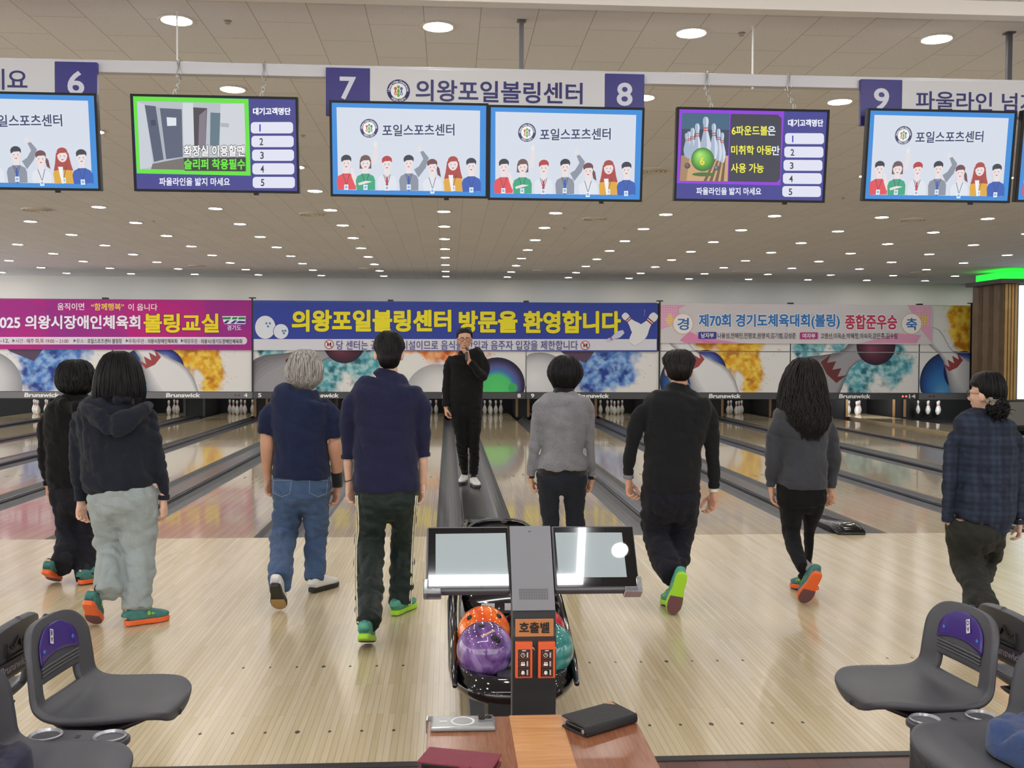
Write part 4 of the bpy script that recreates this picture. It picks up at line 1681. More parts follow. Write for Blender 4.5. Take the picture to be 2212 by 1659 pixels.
        for q in range(n):
            c0, c1 = hi.lerp(bot, q / n), hi.lerp(bot, (q + 1) / n)
            mid = (c0 + c1) / 2
            L = (c1 - c0).length / 2 * 1.25
            ring = [mid + Vector(((.011 if q % 2 else .008) * math.sin(a * PI / 6) * (1 if q % 2 == 0 else .25), .009 * math.sin(a * PI / 6) * (1 if q % 2 else .2), L * math.cos(a * PI / 6))) for a in range(13)]
            m.tube(ring, .0026, seg=6, ends=False)
        o = m.build('hanging_chain', mat('chain steel', 'b8b8b4', .3, metal=.8))
        rebase(o, bot)
        tag(o, ['left', 'right'][j] + ' steel chain holding the ' + ['green framed', 'purple framed'][k] + ' waiting list screen', 'chain', 'chains of the waiting list screens')

# ---- slatted column with green cove and bright display
t = empty('slatted_column', (12.78, 14.07, 0))
tag(t, 'wood slatted column with glowing green cornice and bright display at right edge', 'column')
X0, Y0c, Y1c = 12.80, 14.12, 15.45
m = MB()
m.box((.04, .08, .0), (4.2, Y1c - 14.07, 3.35))
m.build('core', mat('column core', '4a4138', .6), t)
sl, sg = MB(), MB()
k = 0
y = .09
while y < Y1c - 14.09:
    w = .034 if (k // 5) % 2 == 0 else .2
    if (k // 5) % 2 == 0:
        sl.box((.022, y, .55), (.0395, y + .022, 3.33))
        y += .04
    else:
        sl.box((.03, y, .55), (.0395, y + .26, 3.33))
        y += .28
        k += 4
    k += 1
sl.build('side_slats', mat('walnut slats', '6b5740', .5, var=.15, vscale=3), t)
for i in range(4):
    sg.box((.05 + i * .078, .05, .60), (.05 + i * .078 + .052, .0795, 3.33))
sg.build('front_slats', mat('oak slats', 'b8935a', .45, var=.12, vscale=3), t)
m = MB()
m.box((-.18, -.14, 3.34), (4.2, Y1c - 14.07 + .1, 3.44))
m.build('cornice', mat('cornice', '4b4945', .5), t, bevel=.004)
m = MB()
m.box((.0, .02, 3.441), (4.2, Y1c - 14.07 - .06, 3.62))
m.build('green_cove_light', mat('neon green', '1fdc3a', .4, emit=1.6), t)
m = MB()
m.box((.385, .03, .62), (3.6, .079, 3.30))
m.build('display', mat('display glow', 'd3e4f8', .4, emit=1.5), t)
m = MB()
m.box((.0, .0, .0), (4.2, .0795, .545))
m.build('plinth', mat('plinth', '8a857d', .5), t, bevel=.004)
# ================================================================ people
def hair_mat(name, c1, c2, rough=.42):
    if name in MATS:
        return MATS[name]
    m, nt, b = nodes(name)
    tc = N(nt, 'ShaderNodeTexCoord')
    mp = N(nt, 'ShaderNodeMapping')
    mp.inputs['Scale'].default_value = (110, 110, 7)
    n = N(nt, 'ShaderNodeTexNoise', Scale=1.0, Detail=3.0)
    nt.links.new(tc.outputs['Object'], mp.inputs[0])
    nt.links.new(mp.outputs[0], n.inputs['Vector'])
    cr = N(nt, 'ShaderNodeValToRGB')
    cr.color_ramp.elements[0].color = (*lin(c1), 1)
    cr.color_ramp.elements[1].color = (*lin(c2), 1)
    cr.color_ramp.elements[0].position = .35
    cr.color_ramp.elements[1].position = .68
    nt.links.new(n.outputs['Fac'], cr.inputs[0])
    nt.links.new(cr.outputs[0], b.inputs['Base Color'])
    bp = N(nt, 'ShaderNodeBump', Strength=.5, Distance=.004)
    nt.links.new(n.outputs['Fac'], bp.inputs['Height'])
    nt.links.new(bp.outputs[0], b.inputs['Normal'])
    b.inputs['Roughness'].default_value = rough
    b.inputs['Specular IOR Level'].default_value = .22
    MATS[name] = m
    return m


BLACK_HAIR = hair_mat('black hair', '060607', '151417', .5)
BROWN_HAIR = hair_mat('dark brown hair', '0b0909', '221c1b', .52)
GREY_HAIR = hair_mat('grey hair', '6c6965', 'b9b6b0', .5)


def skin_mat(name, c):
    if name in MATS:
        return MATS[name]
    m = mat(name, c, .5, spec=.35, var=.06, vscale=14, bump=.15, bscale=260)
    b = m.node_tree.nodes['Principled BSDF']
    b.inputs['Subsurface Weight'].default_value = .12
    b.inputs['Subsurface Radius'].default_value = (.012, .005, .003)
    b.inputs['Subsurface Scale'].default_value = .6
    return m


def lerp_rows(rows, k):
    """Smooth (Catmull-Rom) resampling of numeric rows, k steps per interval."""
    out = []
    n = len(rows)
    for i in range(n - 1):
        p0, p1, p2, p3 = rows[max(i - 1, 0)], rows[i], rows[i + 1], rows[min(i + 2, n - 1)]
        for j in range(k):
            t = j / k
            out.append(tuple(.5 * (2 * b + (c - a) * t + (2 * a - 5 * b + 4 * c - d) * t * t + (3 * b - a - 3 * c + d) * t ** 3) for a, b, c, d in zip(p0, p1, p2, p3)))
    out.append(tuple(rows[-1]))
    return out


class Fig:
    """A standing figure drawn through photo coordinates at a given distance down the hall."""

    def __init__(s, ox, oy, sc, y0):
        s.ox, s.oy, s.sc, s.y0 = ox, oy, sc, y0

    def p(s, X, Y, dy=0):
        return aty(s.ox + X / s.sc, s.oy + Y / s.sc, s.y0 + dy)

    def w(s, dX, dy=0):
        return dX / s.sc * (s.y0 + dy - CAM.y) / FPX

    def rows(s, mb, rows, ends=False, seg=28, k=3, fac=1.0, ex=2.3, side=(1, 0, 0)):
        """rows of (Y, left X, right X, thickness m, dy)."""
        rows = [tuple(r) + (0,) * (5 - len(r)) for r in rows]
        rr = lerp_rows(rows, k)
        pts = [s.p((r[1] + r[2]) / 2, r[0], r[4]) for r in rr]
        mb.tube(pts, [max(.006, s.w(r[2] - r[1], r[4]) / 2 * fac) for r in rr], [max(.006, r[3] / 2 * fac) for r in rr], seg=seg, ends=ends, ex=ex, side=side)
        return pts

    def limb(s, mb, rows, ends=True, seg=18, k=3, fac=1.0, squash=1.0, side=(1, 0, 0)):
        """rows of (X, Y, half width, dy)."""
        rows = [tuple(r) + (0,) * (4 - len(r)) for r in rows]
        rr = lerp_rows(rows, k)
        pts = [s.p(r[0], r[1], r[3]) for r in rr]
        rx = [max(.006, s.w(r[2], r[3]) * fac) for r in rr]
        mb.tube(pts, rx, [q * squash for q in rx], seg=seg, ends=ends, side=side)
        return pts


def add_head(mb, M, neck_to, nr=.056):
    """Skull, jaw, face features, ears and neck; M places the mid-head frame (x right, y ahead, z up)."""
    R3 = M.to_3x3()

    def B(c, r, e=None):
        mb.ball(M @ Vector(c), r, 22, 16, rot=R3 @ e.to_matrix() if e else R3)
    B((0, -.012, .030), (.075, .094, .086))
    B((0, .020, -.020), (.066, .068, .080))
    B((0, .034, -.070), (.046, .048, .042))
    B((0, .052, -.088), (.024, .026, .020))                   # chin
    for q in (-1, 1):
        B((q * .030, .072, .020), (.028, .016, .009))         # brow
        B((q * .040, .062, -.020), (.024, .022, .022))        # cheek
        B((q * .081, -.010, -.010), (.0105, .021, .033), Euler((math.radians(-10), 0, q * math.radians(-24))))
        B((q * .070, -.002, -.030), (.009, .012, .012))
        B((q * .011, .098, -.032), (.0085, .009, .007))       # nostril wing
        B((q * .031, .076, .004), (.016, .010, .009))         # eyelids
    mb.tube([M @ Vector(p) for p in ((0, .088, .012), (0, .098, -.010), (0, .107, -.028))], [.007, .009, .0105], seg=10)
    mb.tube([M @ Vector(p) for p in ((-.022, .078, -.057), (-.008, .088, -.054), (.008, .088, -.054), (.022, .078, -.057))], [.003, .006, .006, .003], seg=8)
    mb.tube([M @ Vector(p) for p in ((-.019, .076, -.064), (0, .087, -.066), (.019, .076, -.064))], [.003, .0065, .003], seg=8)
    a = M @ Vector((0, -.022, -.02))
    b = M @ Vector((0, -.020, -.095))
    c = Vector(neck_to)
    mb.tube([a, b, b.lerp(c, .5), c, c + Vector((0, 0, -.05))], [nr * .95, nr, nr * 1.02, nr * 1.12, nr * 1.4], seg=20)


def hand_mesh(wrist, d, palm, thumb, size=1.0, curl=1.0, seed=0, wr=.024, grip=None):
    """A hand: palm, four separate bent fingers of their own lengths, thumb from the side of the palm."""
    rn = random.Random(seed)
    d, palm = Vector(d).normalized(), Vector(palm)
    palm = (palm - d * palm.dot(d)).normalized()
    th = Vector(thumb)
    th = (th - d * th.dot(d) - palm * th.dot(palm)).normalized()
    mb = MB()
    W0 = Vector(wrist)
    S = size
    mb.tube([W0 - d * .05 * S, W0 - d * .01 * S, W0 + d * .02 * S, W0 + d * .055 * S, W0 + d * .09 * S], [wr * 1.02, wr, .030 * S, .039 * S, .038 * S], [wr * .9, wr * .8, .019 * S, .015 * S, .0115 * S], seg=18, side=th)
    mb.ball(W0 + d * .035 * S + th * .022 * S + palm * .006 * S, (.016 * S,) * 3, 12, 8)
    mb.ball(W0 + d * .045 * S - th * .022 * S + palm * .005 * S, (.014 * S,) * 3, 12, 8)
    tips = []
    for i, (off, L) in enumerate(((.0290, .074), (.0098, .083), (-.0098, .077), (-.0285, .060))):
        c = curl * (.85 + .12 * i + rn.uniform(-.08, .08))
        p = W0 + d * (.084 - .004 * abs(i - 1)) * S + th * off * S
        spread = th * (off * 1.6)
        pts = [p - d * .012 * S]
        ang = 0
        pts.append(p)
        for fr_, dl in ((.46, 26), (.30, 42), (.24, 30)):
            ang += math.radians(dl) * c
            v = (d * math.cos(ang) + palm * math.sin(ang) + spread).normalized()
            p = p + v * L * fr_ * S
            pts.append(p)
        r = (.0088, .0088, .0080, .0074, .0062)
        mb.tube(pts, [q * S for q in r], seg=10, side=th)
        tips.append(p)
    b = W0 + d * .028 * S + th * .026 * S + palm * .004 * S
    v1 = (d * .62 + th * .62 + palm * .35).normalized()
    v2 = (d * .86 + th * .12 + palm * .48 * (1 if curl > .5 else .6)).normalized()
    v3 = (d * .80 - th * .18 + palm * .62).normalized()
    p1 = b + v1 * .036 * S
    p2 = p1 + v2 * .030 * S
    p3 = p2 + v3 * .024 * S
    mb.tube([b - v1 * .012 * S, b, p1, p2, p3], [.014 * S, .013 * S, .0105 * S, .0096 * S, .0078 * S], seg=10, side=palm)
    return fused(mb, 'hand', .0026, 2)


def join_meshes(name, mm):
    vs, fs = [], []
    for me in mm:
        k = len(vs)
        vs += [tuple(v.co) for v in me.vertices]
        fs += [tuple(i + k for i in f.vertices) for f in me.polygons]
    out = bpy.data.meshes.new(name)
    out.from_pydata(vs, [], fs)
    out.polygons.foreach_set('use_smooth', [True] * len(fs))
    for me in mm:
        bpy.data.meshes.remove(me)
    return out


def folds(amp=.006, dirs=((9, 9, 16), (15, 6, 5)), seed=0, hem=None):
    def f(co, n):
        a = .18 * noise.noise(co * 34)
        for i, d in enumerate(dirs):
            v = noise.noise(Vector((co.x * d[0] + seed, co.y * d[1] + 3.1 * i, co.z * d[2] + co.x * d[0] * .5)))
            a += (abs(v) * 2 - .55) * (1 if i == 0 else .8)
        return a * amp * 1.35
    return f


def hair_piece(rows, mat_, parent, face=(0, 1), hairline=None, locks=120, wave=.0, lock_r=.006, thin=.78, seed=1, extra=.06, open_half=58, bald=None, name='hair', jag=.03, spread=1.035):
    """Hair mass from world rows (centre, half width, half depth), with separate locks over it."""
    rn = random.Random(seed)
    rr = lerp_rows([(c.x, c.y, c.z, a, b) for c, a, b in rows], 5)
    seg = 64
    fa = math.atan2(face[1], face[0])
    zt, zb = rr[0][2], rr[-1][2]

    def pos(q, a, f=1.0):
        q = min(max(q, 0), len(rr) - 1.001 + 8)
        i = min(int(q), len(rr) - 2)
        t = q - i
        r0 = [rr[i][k] + (rr[i + 1][k] - rr[i][k]) * t for k in range(5)]
        da = abs((a - fa + PI) % (2 * PI) - PI)
        k = f
        if hairline is not None and r0[2] < hairline:
            g = min(1, max(0, (math.radians(open_half) - da) / math.radians(14)))
            k *= 1 - (1 - thin) * g * min(1, (hairline - r0[2]) / .02)
        return Vector((r0[0] + r0[3] * math.cos(a) * k, r0[1] + r0[4] * math.sin(a) * k, r0[2]))
    mb = MB()
    rings = []
    for i in range(len(rr)):
        ring = []
        for j in range(seg):
            a = 2 * PI * j / seg
            k = 1 + jag * noise.noise(Vector((math.cos(a) * 2.2 + seed, math.sin(a) * 2.2, i * .16))) + .035 * noise.noise(Vector((math.cos(a) * 9, math.sin(a) * 9 + seed, i * .07)))
            ring.append(pos(i, a, k))
        rings.append(ring)
    mb.rings(rings, smooth=True)
    for _ in range(locks):
        a = rn.uniform(0, 2 * PI)
        da = abs((a - fa + PI) % (2 * PI) - PI)
        n = len(rr) - 1
        q0, q1 = rn.uniform(.05, .5) * n, n + rn.uniform(-.4, 1) * extra * n
        if hairline is not None and da < math.radians(open_half):
            continue
        pts, rad = [], []
        m = 9
        tw = rn.uniform(-.12, .12)
        ph = rn.uniform(0, 6)
        f0 = rn.uniform(.99, spread)
        for k in range(m):
            t = k / (m - 1)
            q = q0 + (q1 - q0) * t
            aa = a + tw * t + wave * math.sin(ph + t * 9) * t
            pts.append(pos(q, aa, f0 + wave * .3 * math.sin(ph * 2 + t * 8) * t) + (Vector((0, 0, -(q - n) * (zt - zb) / n)) if q > n else Vector()))
            rad.append(lock_r * (1 - .8 * t * t) * (.4 + .6 * math.sin(PI * min(1, t * 3 + .2) / 2)))
        mb.tube(pts, rad, seg=6)
    o = mb.build(name, mat_, parent)
    return o


SHOE_L = .275


def shoe_pair_part(parent, G, yaw, pitch, anchor, cu, cs, ct, cp, roll=0, size=1.0, strap=None, lean=0):
    """One shoe with its sole, toe slider and heel patch; returns the ankle point."""
    L = SHOE_L * size
    outl = [(-.5, .0), (-.49, .020), (-.44, .030), (-.30, .034), (-.12, .034), (.05, .042), (.20, .048), (.33, .046), (.43, .034), (.48, .018), (.5, 0)]
    up, so, tp, hp = MB(), MB(), MB(), MB()
    pr = lerp_rows([(-.485, .022, .050), (-.470, .030, .066), (-.40, .0355, .074), (-.28, .037, .080), (-.14, .040, .086), (.05, .042, .066), (.20, .0445, .052), (.34, .041, .043), (.44, .028, .034), (.485, .012, .022)], 2)
    up.tube([Vector((0, q[0] * L, .022 + q[2] / 2)) for q in pr], [max(.004, q[1]) for q in pr], [max(.004, q[2] / 2) for q in pr], seg=20, ends=False, ex=3.2)
    poly = [(x * 1.06, y * L * 1.03) for y, x in outl] + [(-x * 1.06, y * L * 1.03) for y, x in reversed(outl[1:-1])]
    so.prism(poly[::-1], .0, .030)
    tpoly = [(x * .95, y * L) for y, x in outl if y > .02]
    tpoly = [(x, y) for x, y in tpoly] + [(-x, y) for x, y in reversed(tpoly[:-1])]
    tp.prism(tpoly[::-1], -.0022, -.0002)
    hp.tube([Vector((0, -.470 * L - .006, .062)), Vector((0, -.462 * L - .007, .095))], [.015, .013], [.006, .006], seg=10, ends=True)
    st = MB()
    if strap:
        for yy in (-.02, .07):
            st.tube([Vector((-.045, yy * L, .055)), Vector((-.030, yy * L, .092 - yy * .2)), Vector((0, yy * L, .108 - yy * .28)), Vector((.030, yy * L, .092 - yy * .2)), Vector((.045, yy * L, .055))], .010, .003, seg=8, side=(0, 1, 0))
    R = Matrix.Rotation(lean, 4, 'Y') @ Matrix.Rotation(yaw, 4, 'Z') @ Matrix.Rotation(-pitch, 4, 'X') @ Matrix.Rotation(roll, 4, 'Y')
    allv = [R @ Vector(v) for v in so.v]
    lo = min(v.z for v in allv)
    if anchor == 'toe':
        lv = [v for v in allv if v.z < lo + .012]
        ref = sum(lv, Vector()) / len(lv)
    else:
        ref = R @ Vector((0, -.5 * L, 0))
    T = Vector((G.x - ref.x, G.y - ref.y, G.z + .0025 - lo))
    M = Matrix.Translation(T) @ R
    o = link('shoe', up.mesh('shoe'), cu, parent)
    o.data.transform(M)
    for n, b, m in (('sole', so, cs), ('toe_slider', tp, ct), ('heel_patch', hp, cp), ('strap', st, strap)):
        if b.v and m:
            c = link(n, b.mesh(n), m, o)
            c.data.transform(M)
            if n == 'sole':
                bv = c.modifiers.new('b', 'BEVEL')
                bv.width = .006
                bv.segments = 2
                bv.limit_method = 'ANGLE'
    return M @ Vector((0, -.26 * L, .10))


def garment(fig, name, parts, mat_, parent, voxel=.009, smooth=15, disp=None):
    mb = MB()
    for kind, rows, kw in parts:
        getattr(fig, kind)(mb, rows, **kw)
    me = fused(mb, name, voxel, smooth, disp=disp)
    return link(name, me, mat_, parent)


def head_frame(fig, X, Ytop, yaw=0, pitch=0, dy=0, hh=.134, roll=0):
    c = fig.p(X, Ytop, dy) - Vector((0, 0, hh))
    return Matrix.Translation(c) @ Matrix.Rotation(yaw, 4, 'Z') @ Matrix.Rotation(pitch, 4, 'X') @ Matrix.Rotation(roll, 4, 'Y')


def eyes(M, parent, brow='151214'):
    w = mat('eye white', 'd2ccc4', .2)
    k = mat('iris', '1a1210', .15)
    for q in (-1, 1):
        b = MB()
        b.ball(M @ Vector((q * .031, .0755, .003)), (.0115, .0100, .0066), 14, 10, rot=M.to_3x3())
        o = b.build('eye', w, parent)
        i = MB()
        i.ball(M @ Vector((q * .031, .0838, .003)), (.0052, .0032, .0052), 10, 8, rot=M.to_3x3())
        i.build('iris', k, o)
        e = MB()
        e.tube([M @ Vector((q * .014, .088, .024)), M @ Vector((q * .030, .088, .029)), M @ Vector((q * .047, .076, .024))], [.003, .0042, .0022], [.003, .003, .002], seg=8)
        e.build('eyebrow', mat('brow', brow, .7), parent)
    l = MB()
    l.tube([M @ Vector((-.021, .081, -.0605)), M @ Vector((0, .0925, -.0600)), M @ Vector((.021, .081, -.0605))], [.002, .0055, .002], [.002, .0035, .002], seg=8)
    l.build('lips', mat('lips', 'a5655c', .45), parent)


def person(fig, label, skin, head, neck, torso, arms, legs, pelvis, hands, shoes, top, bottom, hair, hw=1.0, body_fac=.78):
    """Build one figure. top/bottom: (garment name, material, extra parts, fold settings)."""
    parent = bpy.data.objects.new('person', bpy.data.meshes.new('person'))
    COL.objects.link(parent)
    cx_ = (torso[0][1] + torso[0][2]) / 2
    for a in arms:
        r0 = a['sleeve'][0]
        a['sleeve'][0] = (r0[0] + .30 * r0[2] * (1 if cx_ > r0[0] else -1), r0[1] + .62 * r0[2], r0[2] * .92) + tuple(r0[3:])
    mb = MB()
    M = head_frame(fig, *head[:2], **head[2])
    add_head(mb, M, fig.p(*neck), nr=.054 * hw)
    fig.rows(mb, torso[3:-1], fac=body_fac, ends=False)
    fig.rows(mb, pelvis[:-1], fac=.72, ends=False)
    hm = []
    for a in arms:
        sl = [(r[0], r[1], r[2] * .56, *(r[3:] or (0,))) for r in a['sleeve']]
        fig.limb(mb, sl + list(a['skin']), ends=True)
    # shoes first, they give the ankles
    mats = shoes['mats']
    ank = []
    for s_ in shoes['pair']:
        G = atz(fig.ox + s_['at'][0] / fig.sc, fig.oy + s_['at'][1] / fig.sc, s_.get('z', 0))
        ank.append(shoe_pair_part(parent, G, math.radians(s_['yaw']), math.radians(s_['pitch']), s_['anchor'], *mats, size=s_.get('size', 1.0), strap=STRAP if mats[1] in (ORANGE, LIME) else None, roll=math.radians(s_.get('roll', 0)), lean=math.radians(s_.get('lean', 0))))
    trs = []
    for lg, an in zip(legs, ank):
        da = an.y - fig.y0
        rows = lg['rows']
        y_0, y_k, y_1 = rows[0][0], lg['knee'], rows[-1][0]
        out = []
        for ri, r in enumerate(rows):
            if r[0] <= y_k:
                t = (r[0] - y_0) / (y_k - y_0)
                dy = lg.get('kd', .05) * t
            else:
                t = (r[0] - y_k) / max(1e-6, y_1 - y_k)
                dy = lg.get('kd', .05) + (da - lg.get('kd', .05)) * t
            if lg.get('abs') is not None:
                dy = lg['abs'] + (da - lg['abs']) * max(0, (r[0] - y_k) / (y_1 - y_k))
            th = max(.095, fig.w(r[2] - r[1]) * lg.get('thick', .98))
            if ri < 3:
                th = max(th, pelvis[-2][3] * (.93, .86, .74)[ri])
            out.append((r[0], r[1], r[2], th, dy))
        trs.append(out)
        pts = [fig.p((r[1] + r[2]) / 2, r[0], r[4]) for r in out[:-1]]
        rad = [max(.018, fig.w(r[2] - r[1], r[4]) * .20) for r in out[:-1]]
        n = len(rad)
        rad = [min(q, .075 - .045 * i / n) for i, q in enumerate(rad)]
        mb.tube(pts, rad, seg=16, ends='start')
        sk_ = MB()
        end = fig.p((out[-1][1] + out[-1][2]) / 2, out[-1][0], out[-1][4])
        up_ = end.lerp(an, .55) + Vector((0, 0, .05))
        sk_.tube([an - Vector((0, 0, .035)), an + Vector((0, 0, .002)), an.lerp(end, .3) + Vector((0, 0, .012)), pts[-2].lerp(an, .45)], [.034, .033, .028, .024], seg=14)
        sk_.build('sock', shoes.get('sock') or mat('sock dark', '1c1c20', .9), parent)
    body = fused(mb, 'person', .006, 3)
    for h in hands:
        wr = fig.p(*h['wrist'])
        hm.append(hand_mesh(wr, h['d'], h['palm'], h['thumb'], h.get('size', 1.0) * hw, h.get('curl', 1.0), h.get('seed', 1), h.get('wr', .024)))
    me = join_meshes('person', [body] + hm)
    parent.data = me
    me.materials.append(skin)
    eyes(M, parent)
    # clothing
    nm, m_, extra, fo = top
    parts = [('rows', torso, {})] + [('limb', a['sleeve'], {'ends': 'start'}) for a in arms] + list(extra)
    garment(fig, nm, parts, m_, parent, disp=fo)
    if nm in ('hoodie', 'sweatshirt', 'turtleneck_sweater', 'shirt', 'sweater'):
        for a in arms:
            q0, q1 = [tuple(r) + (0,) * (4 - len(r)) for r in a['sleeve'][-2:]]
            L_ = math.hypot(q1[0] - q0[0], q1[1] - q0[1])
            t_ = max(0, 1 - 24 * fig.sc / 2.6 / L_) if L_ else 0
            qs = tuple(q0[i] + (q1[i] - q0[i]) * t_ for i in range(4))
            qe = tuple(q1[i] + (q1[i] - qs[i]) * .12 for i in range(4))
            cb_ = MB()
            fig.limb(cb_, [(qs[0], qs[1], q1[2] * 1.0, qs[3]), ((qs[0] + qe[0]) / 2, (qs[1] + qe[1]) / 2, q1[2] * 1.04, (qs[3] + qe[3]) / 2), (qe[0], qe[1], q1[2] * .98, qe[3])], ends=False, seg=24)
            cb_.build('cuff', m_, parent)
    nm, m_, extra, fo = bottom
    pelvis = [tuple(r) for r in pelvis]
    a_, z_ = pelvis[-2], pelvis[-1]
    pelvis[-1] = (z_[0] - .25 * (z_[0] - a_[0]), z_[1] + .10 * (z_[2] - z_[1]), z_[2] - .10 * (z_[2] - z_[1]), z_[3] * .62)
    pelvis[-2] = (a_[0], a_[1] + .02 * (a_[2] - a_[1]), a_[2] - .02 * (a_[2] - a_[1]), a_[3] * .92)
    garment(fig, nm, [('rows', pelvis, {'ends': 'end'})] + [('rows', t, {'ex': 2.1}) for t in trs] + list(extra), m_, parent, disp=fo, smooth=16)
    if hair:
        hair(M, parent)
    tag(parent, label, 'person')
    base = sum((a for a in ank), Vector()) / len(ank)
    base.z = 0 if not shoes['pair'][0].get('z') else shoes['pair'][0]['z']
    parent['_base'] = 1
    del parent['_base']
    return parent, M, base


def surface_of(parent, stem_):
    from mathutils.bvhtree import BVHTree
    me = [c for c in KID[parent.name] if c.name.split('.')[0] == stem_][0].data
    return BVHTree.FromPolygons([v.co for v in me.vertices], [tuple(q.vertices) for q in me.polygons])


def on_surface(tree, fig, X, Y, lift=.001, strict=False):
    """Point of a garment seen at a drawing coordinate, lifted a hair off the cloth."""
    d = ray(fig.ox + X / fig.sc, fig.oy + Y / fig.sc).normalized()
    h = tree.ray_cast(CAM, d)
    if h[0] is None:
        return None if strict else fig.p(X, Y)
    return h[0] + h[1] * lift if h[1].dot(d) < 0 else h[0] - h[1] * lift


def frows(fig, rows, dy=0):
    """Hair rows from photo edges: (Y, XL, XR, depth m, dy)."""
    k = (.9, .82, .93, .98)
    return [(fig.p((r[1] + r[2]) / 2, r[0], dy + (r[4] if len(r) > 4 else 0)), fig.w(r[2] - r[1]) / 2 * (k[i] if i < 4 else 1), r[3] / 2 * (k[i] if i < 4 else 1)) for i, r in enumerate(rows)]


ORANGE = mat('sole orange', 'e8672e', .45)
LIME = mat('sole lime', '9ed62c', .45)
TEAL = mat('shoe teal', '3f7a76', .6, var=.25, vscale=30)
TEALG = mat('shoe green teal', '4f9a86', .6, var=.3, vscale=26)
STRAP = mat('strap lime', '8fb83a', .6)
SLIDE = mat('slider brown', '6a4448', .75)
PATCH = mat('heel patch', 'c9b490', .6)
SRED = mat('sole rust', 'c65a36', .5)
RENTAL_O = (TEAL, ORANGE, SLIDE, PATCH)
RENTAL_L = (TEALG, LIME, SLIDE, TEAL)
HOUSE_STRAP = None
LEFT_HAND = dict(d=(.10, -.02, -1), palm=(.8, -.55, 0), thumb=(.3, 1, 0))
RIGHT_HAND = dict(d=(-.10, -.02, -1), palm=(-.8, -.55, 0), thumb=(-.3, 1, 0))
SK1, SK2, SK3 = skin_mat('skin tan', 'c4947a'), skin_mat('skin warm', 'cc9c80'), skin_mat('skin fair', 'd9b09a')

# ---------------------------------------------------------------- A: black hoodie, far left
f = Fig(60, 730, 2.592, -1.55)


def hairA(M, P):
    hair_piece(frows(f, [(118, 250, 280, .05), (124, 215, 318, .13), (142, 188, 345, .20), (180, 170, 360, .235), (220, 165, 365, .24), (255, 168, 364, .225), (280, 180, 352, .21, -.01), (300, 198, 338, .18, -.012), (316, 226, 314, .13, -.005)]), BLACK_HAIR, P, hairline=M.translation.z + .06, locks=280, lock_r=.0048, seed=3, extra=.18, wave=.14, jag=.10, spread=1.07)


pA, MA, bA = person(
    f, 'person in black hoodie and dark cargo trousers, leftmost walker', SK2, (265, 122, dict(dy=.02)), (262, 330, 0),
    [(305, 215, 312, .15), (335, 170, 355, .20), (385, 112, 412, .27), (470, 104, 410, .30), (600, 116, 402, .30), (740, 118, 398, .30), (795, 124, 392, .28), (838, 135, 385, .26)],
    [dict(sleeve=[(135, 395, 44), (98, 480, 40), (92, 600, 37), (98, 720, 34, .02), (108, 775, 25, .03), (112, 822, 23, .03)], skin=[(116, 834, 14, .03)]),
     dict(sleeve=[(390, 395, 44), (420, 480, 40), (424, 600, 37), (418, 720, 34), (408, 775, 25), (404, 822, 23)], skin=[(402, 834, 14)])],
    [dict(rows=[(850, 134, 262), (950, 156, 285), (1070, 166, 290), (1140, 160, 284), (1220, 142, 264), (1295, 124, 240)], knee=1090, kd=.03),
     dict(rows=[(850, 258, 388), (950, 280, 392), (1100, 285, 392), (1250, 270, 390), (1352, 262, 386)], knee=1090, kd=.06)],
    [(820, 136, 386, .25), (880, 138, 388, .27), (950, 152, 390, .27), (990, 165, 388, .24)],
    [dict(wrist=(118, 832, .03), d=(.25, .0, -1), palm=(.7, -.6, 0), thumb=(.3, 1, 0), curl=1.0, size=.92), dict(wrist=(402, 834, 0), seed=4, size=.92, **RIGHT_HAND)],
    dict(mats=RENTAL_O, pair=[dict(at=(168, 1366), yaw=0, lean=7, pitch=24, anchor='toe', size=.95), dict(at=(290, 1388), yaw=-35, pitch=2, anchor='heel', size=.95)]),
    ('hoodie', cloth('black hoodie', '0e0e10', sheen=.04), [], folds(.007, seed=1)), ('trousers', cloth('dark cargo', '191921', sheen=.04), [], folds(.008, seed=2)), hairA, hw=.95)
hd = MB()
for k, (dz, r) in enumerate(((0, .045), (1, .035))):
    hd.tube([f.p(178, 345 + 22 * k, -.02), f.p(205, 372 + 25 * k, -.12), f.p(265, 390 + 26 * k, -.155), f.p(325, 372 + 25 * k, -.12), f.p(350, 345 + 22 * k, -.02)], [r * .7, r, r * 1.15, r, r * .7], seg=14)
link('hood', fused(hd, 'hood', .008, 4), MATS['black hoodie'], pA)
rebase(pA, bA)

# ---------------------------------------------------------------- B: navy hoodie, pale sweatpants
f = Fig(60, 730, 2.592, -2.72)


def hairB(M, P):
    hair_piece(frows(f, [(72, 492, 530, .05), (80, 455, 562, .13), (100, 428, 592, .19), (150, 405, 620, .235), (200, 390, 634, .25), (250, 380, 644, .25), (300, 372, 650, .245), (335, 376, 648, .235)]), BLACK_HAIR, P, hairline=M.translation.z + .06, locks=320, lock_r=.0048, seed=5, extra=.10, wave=.03, jag=.03)


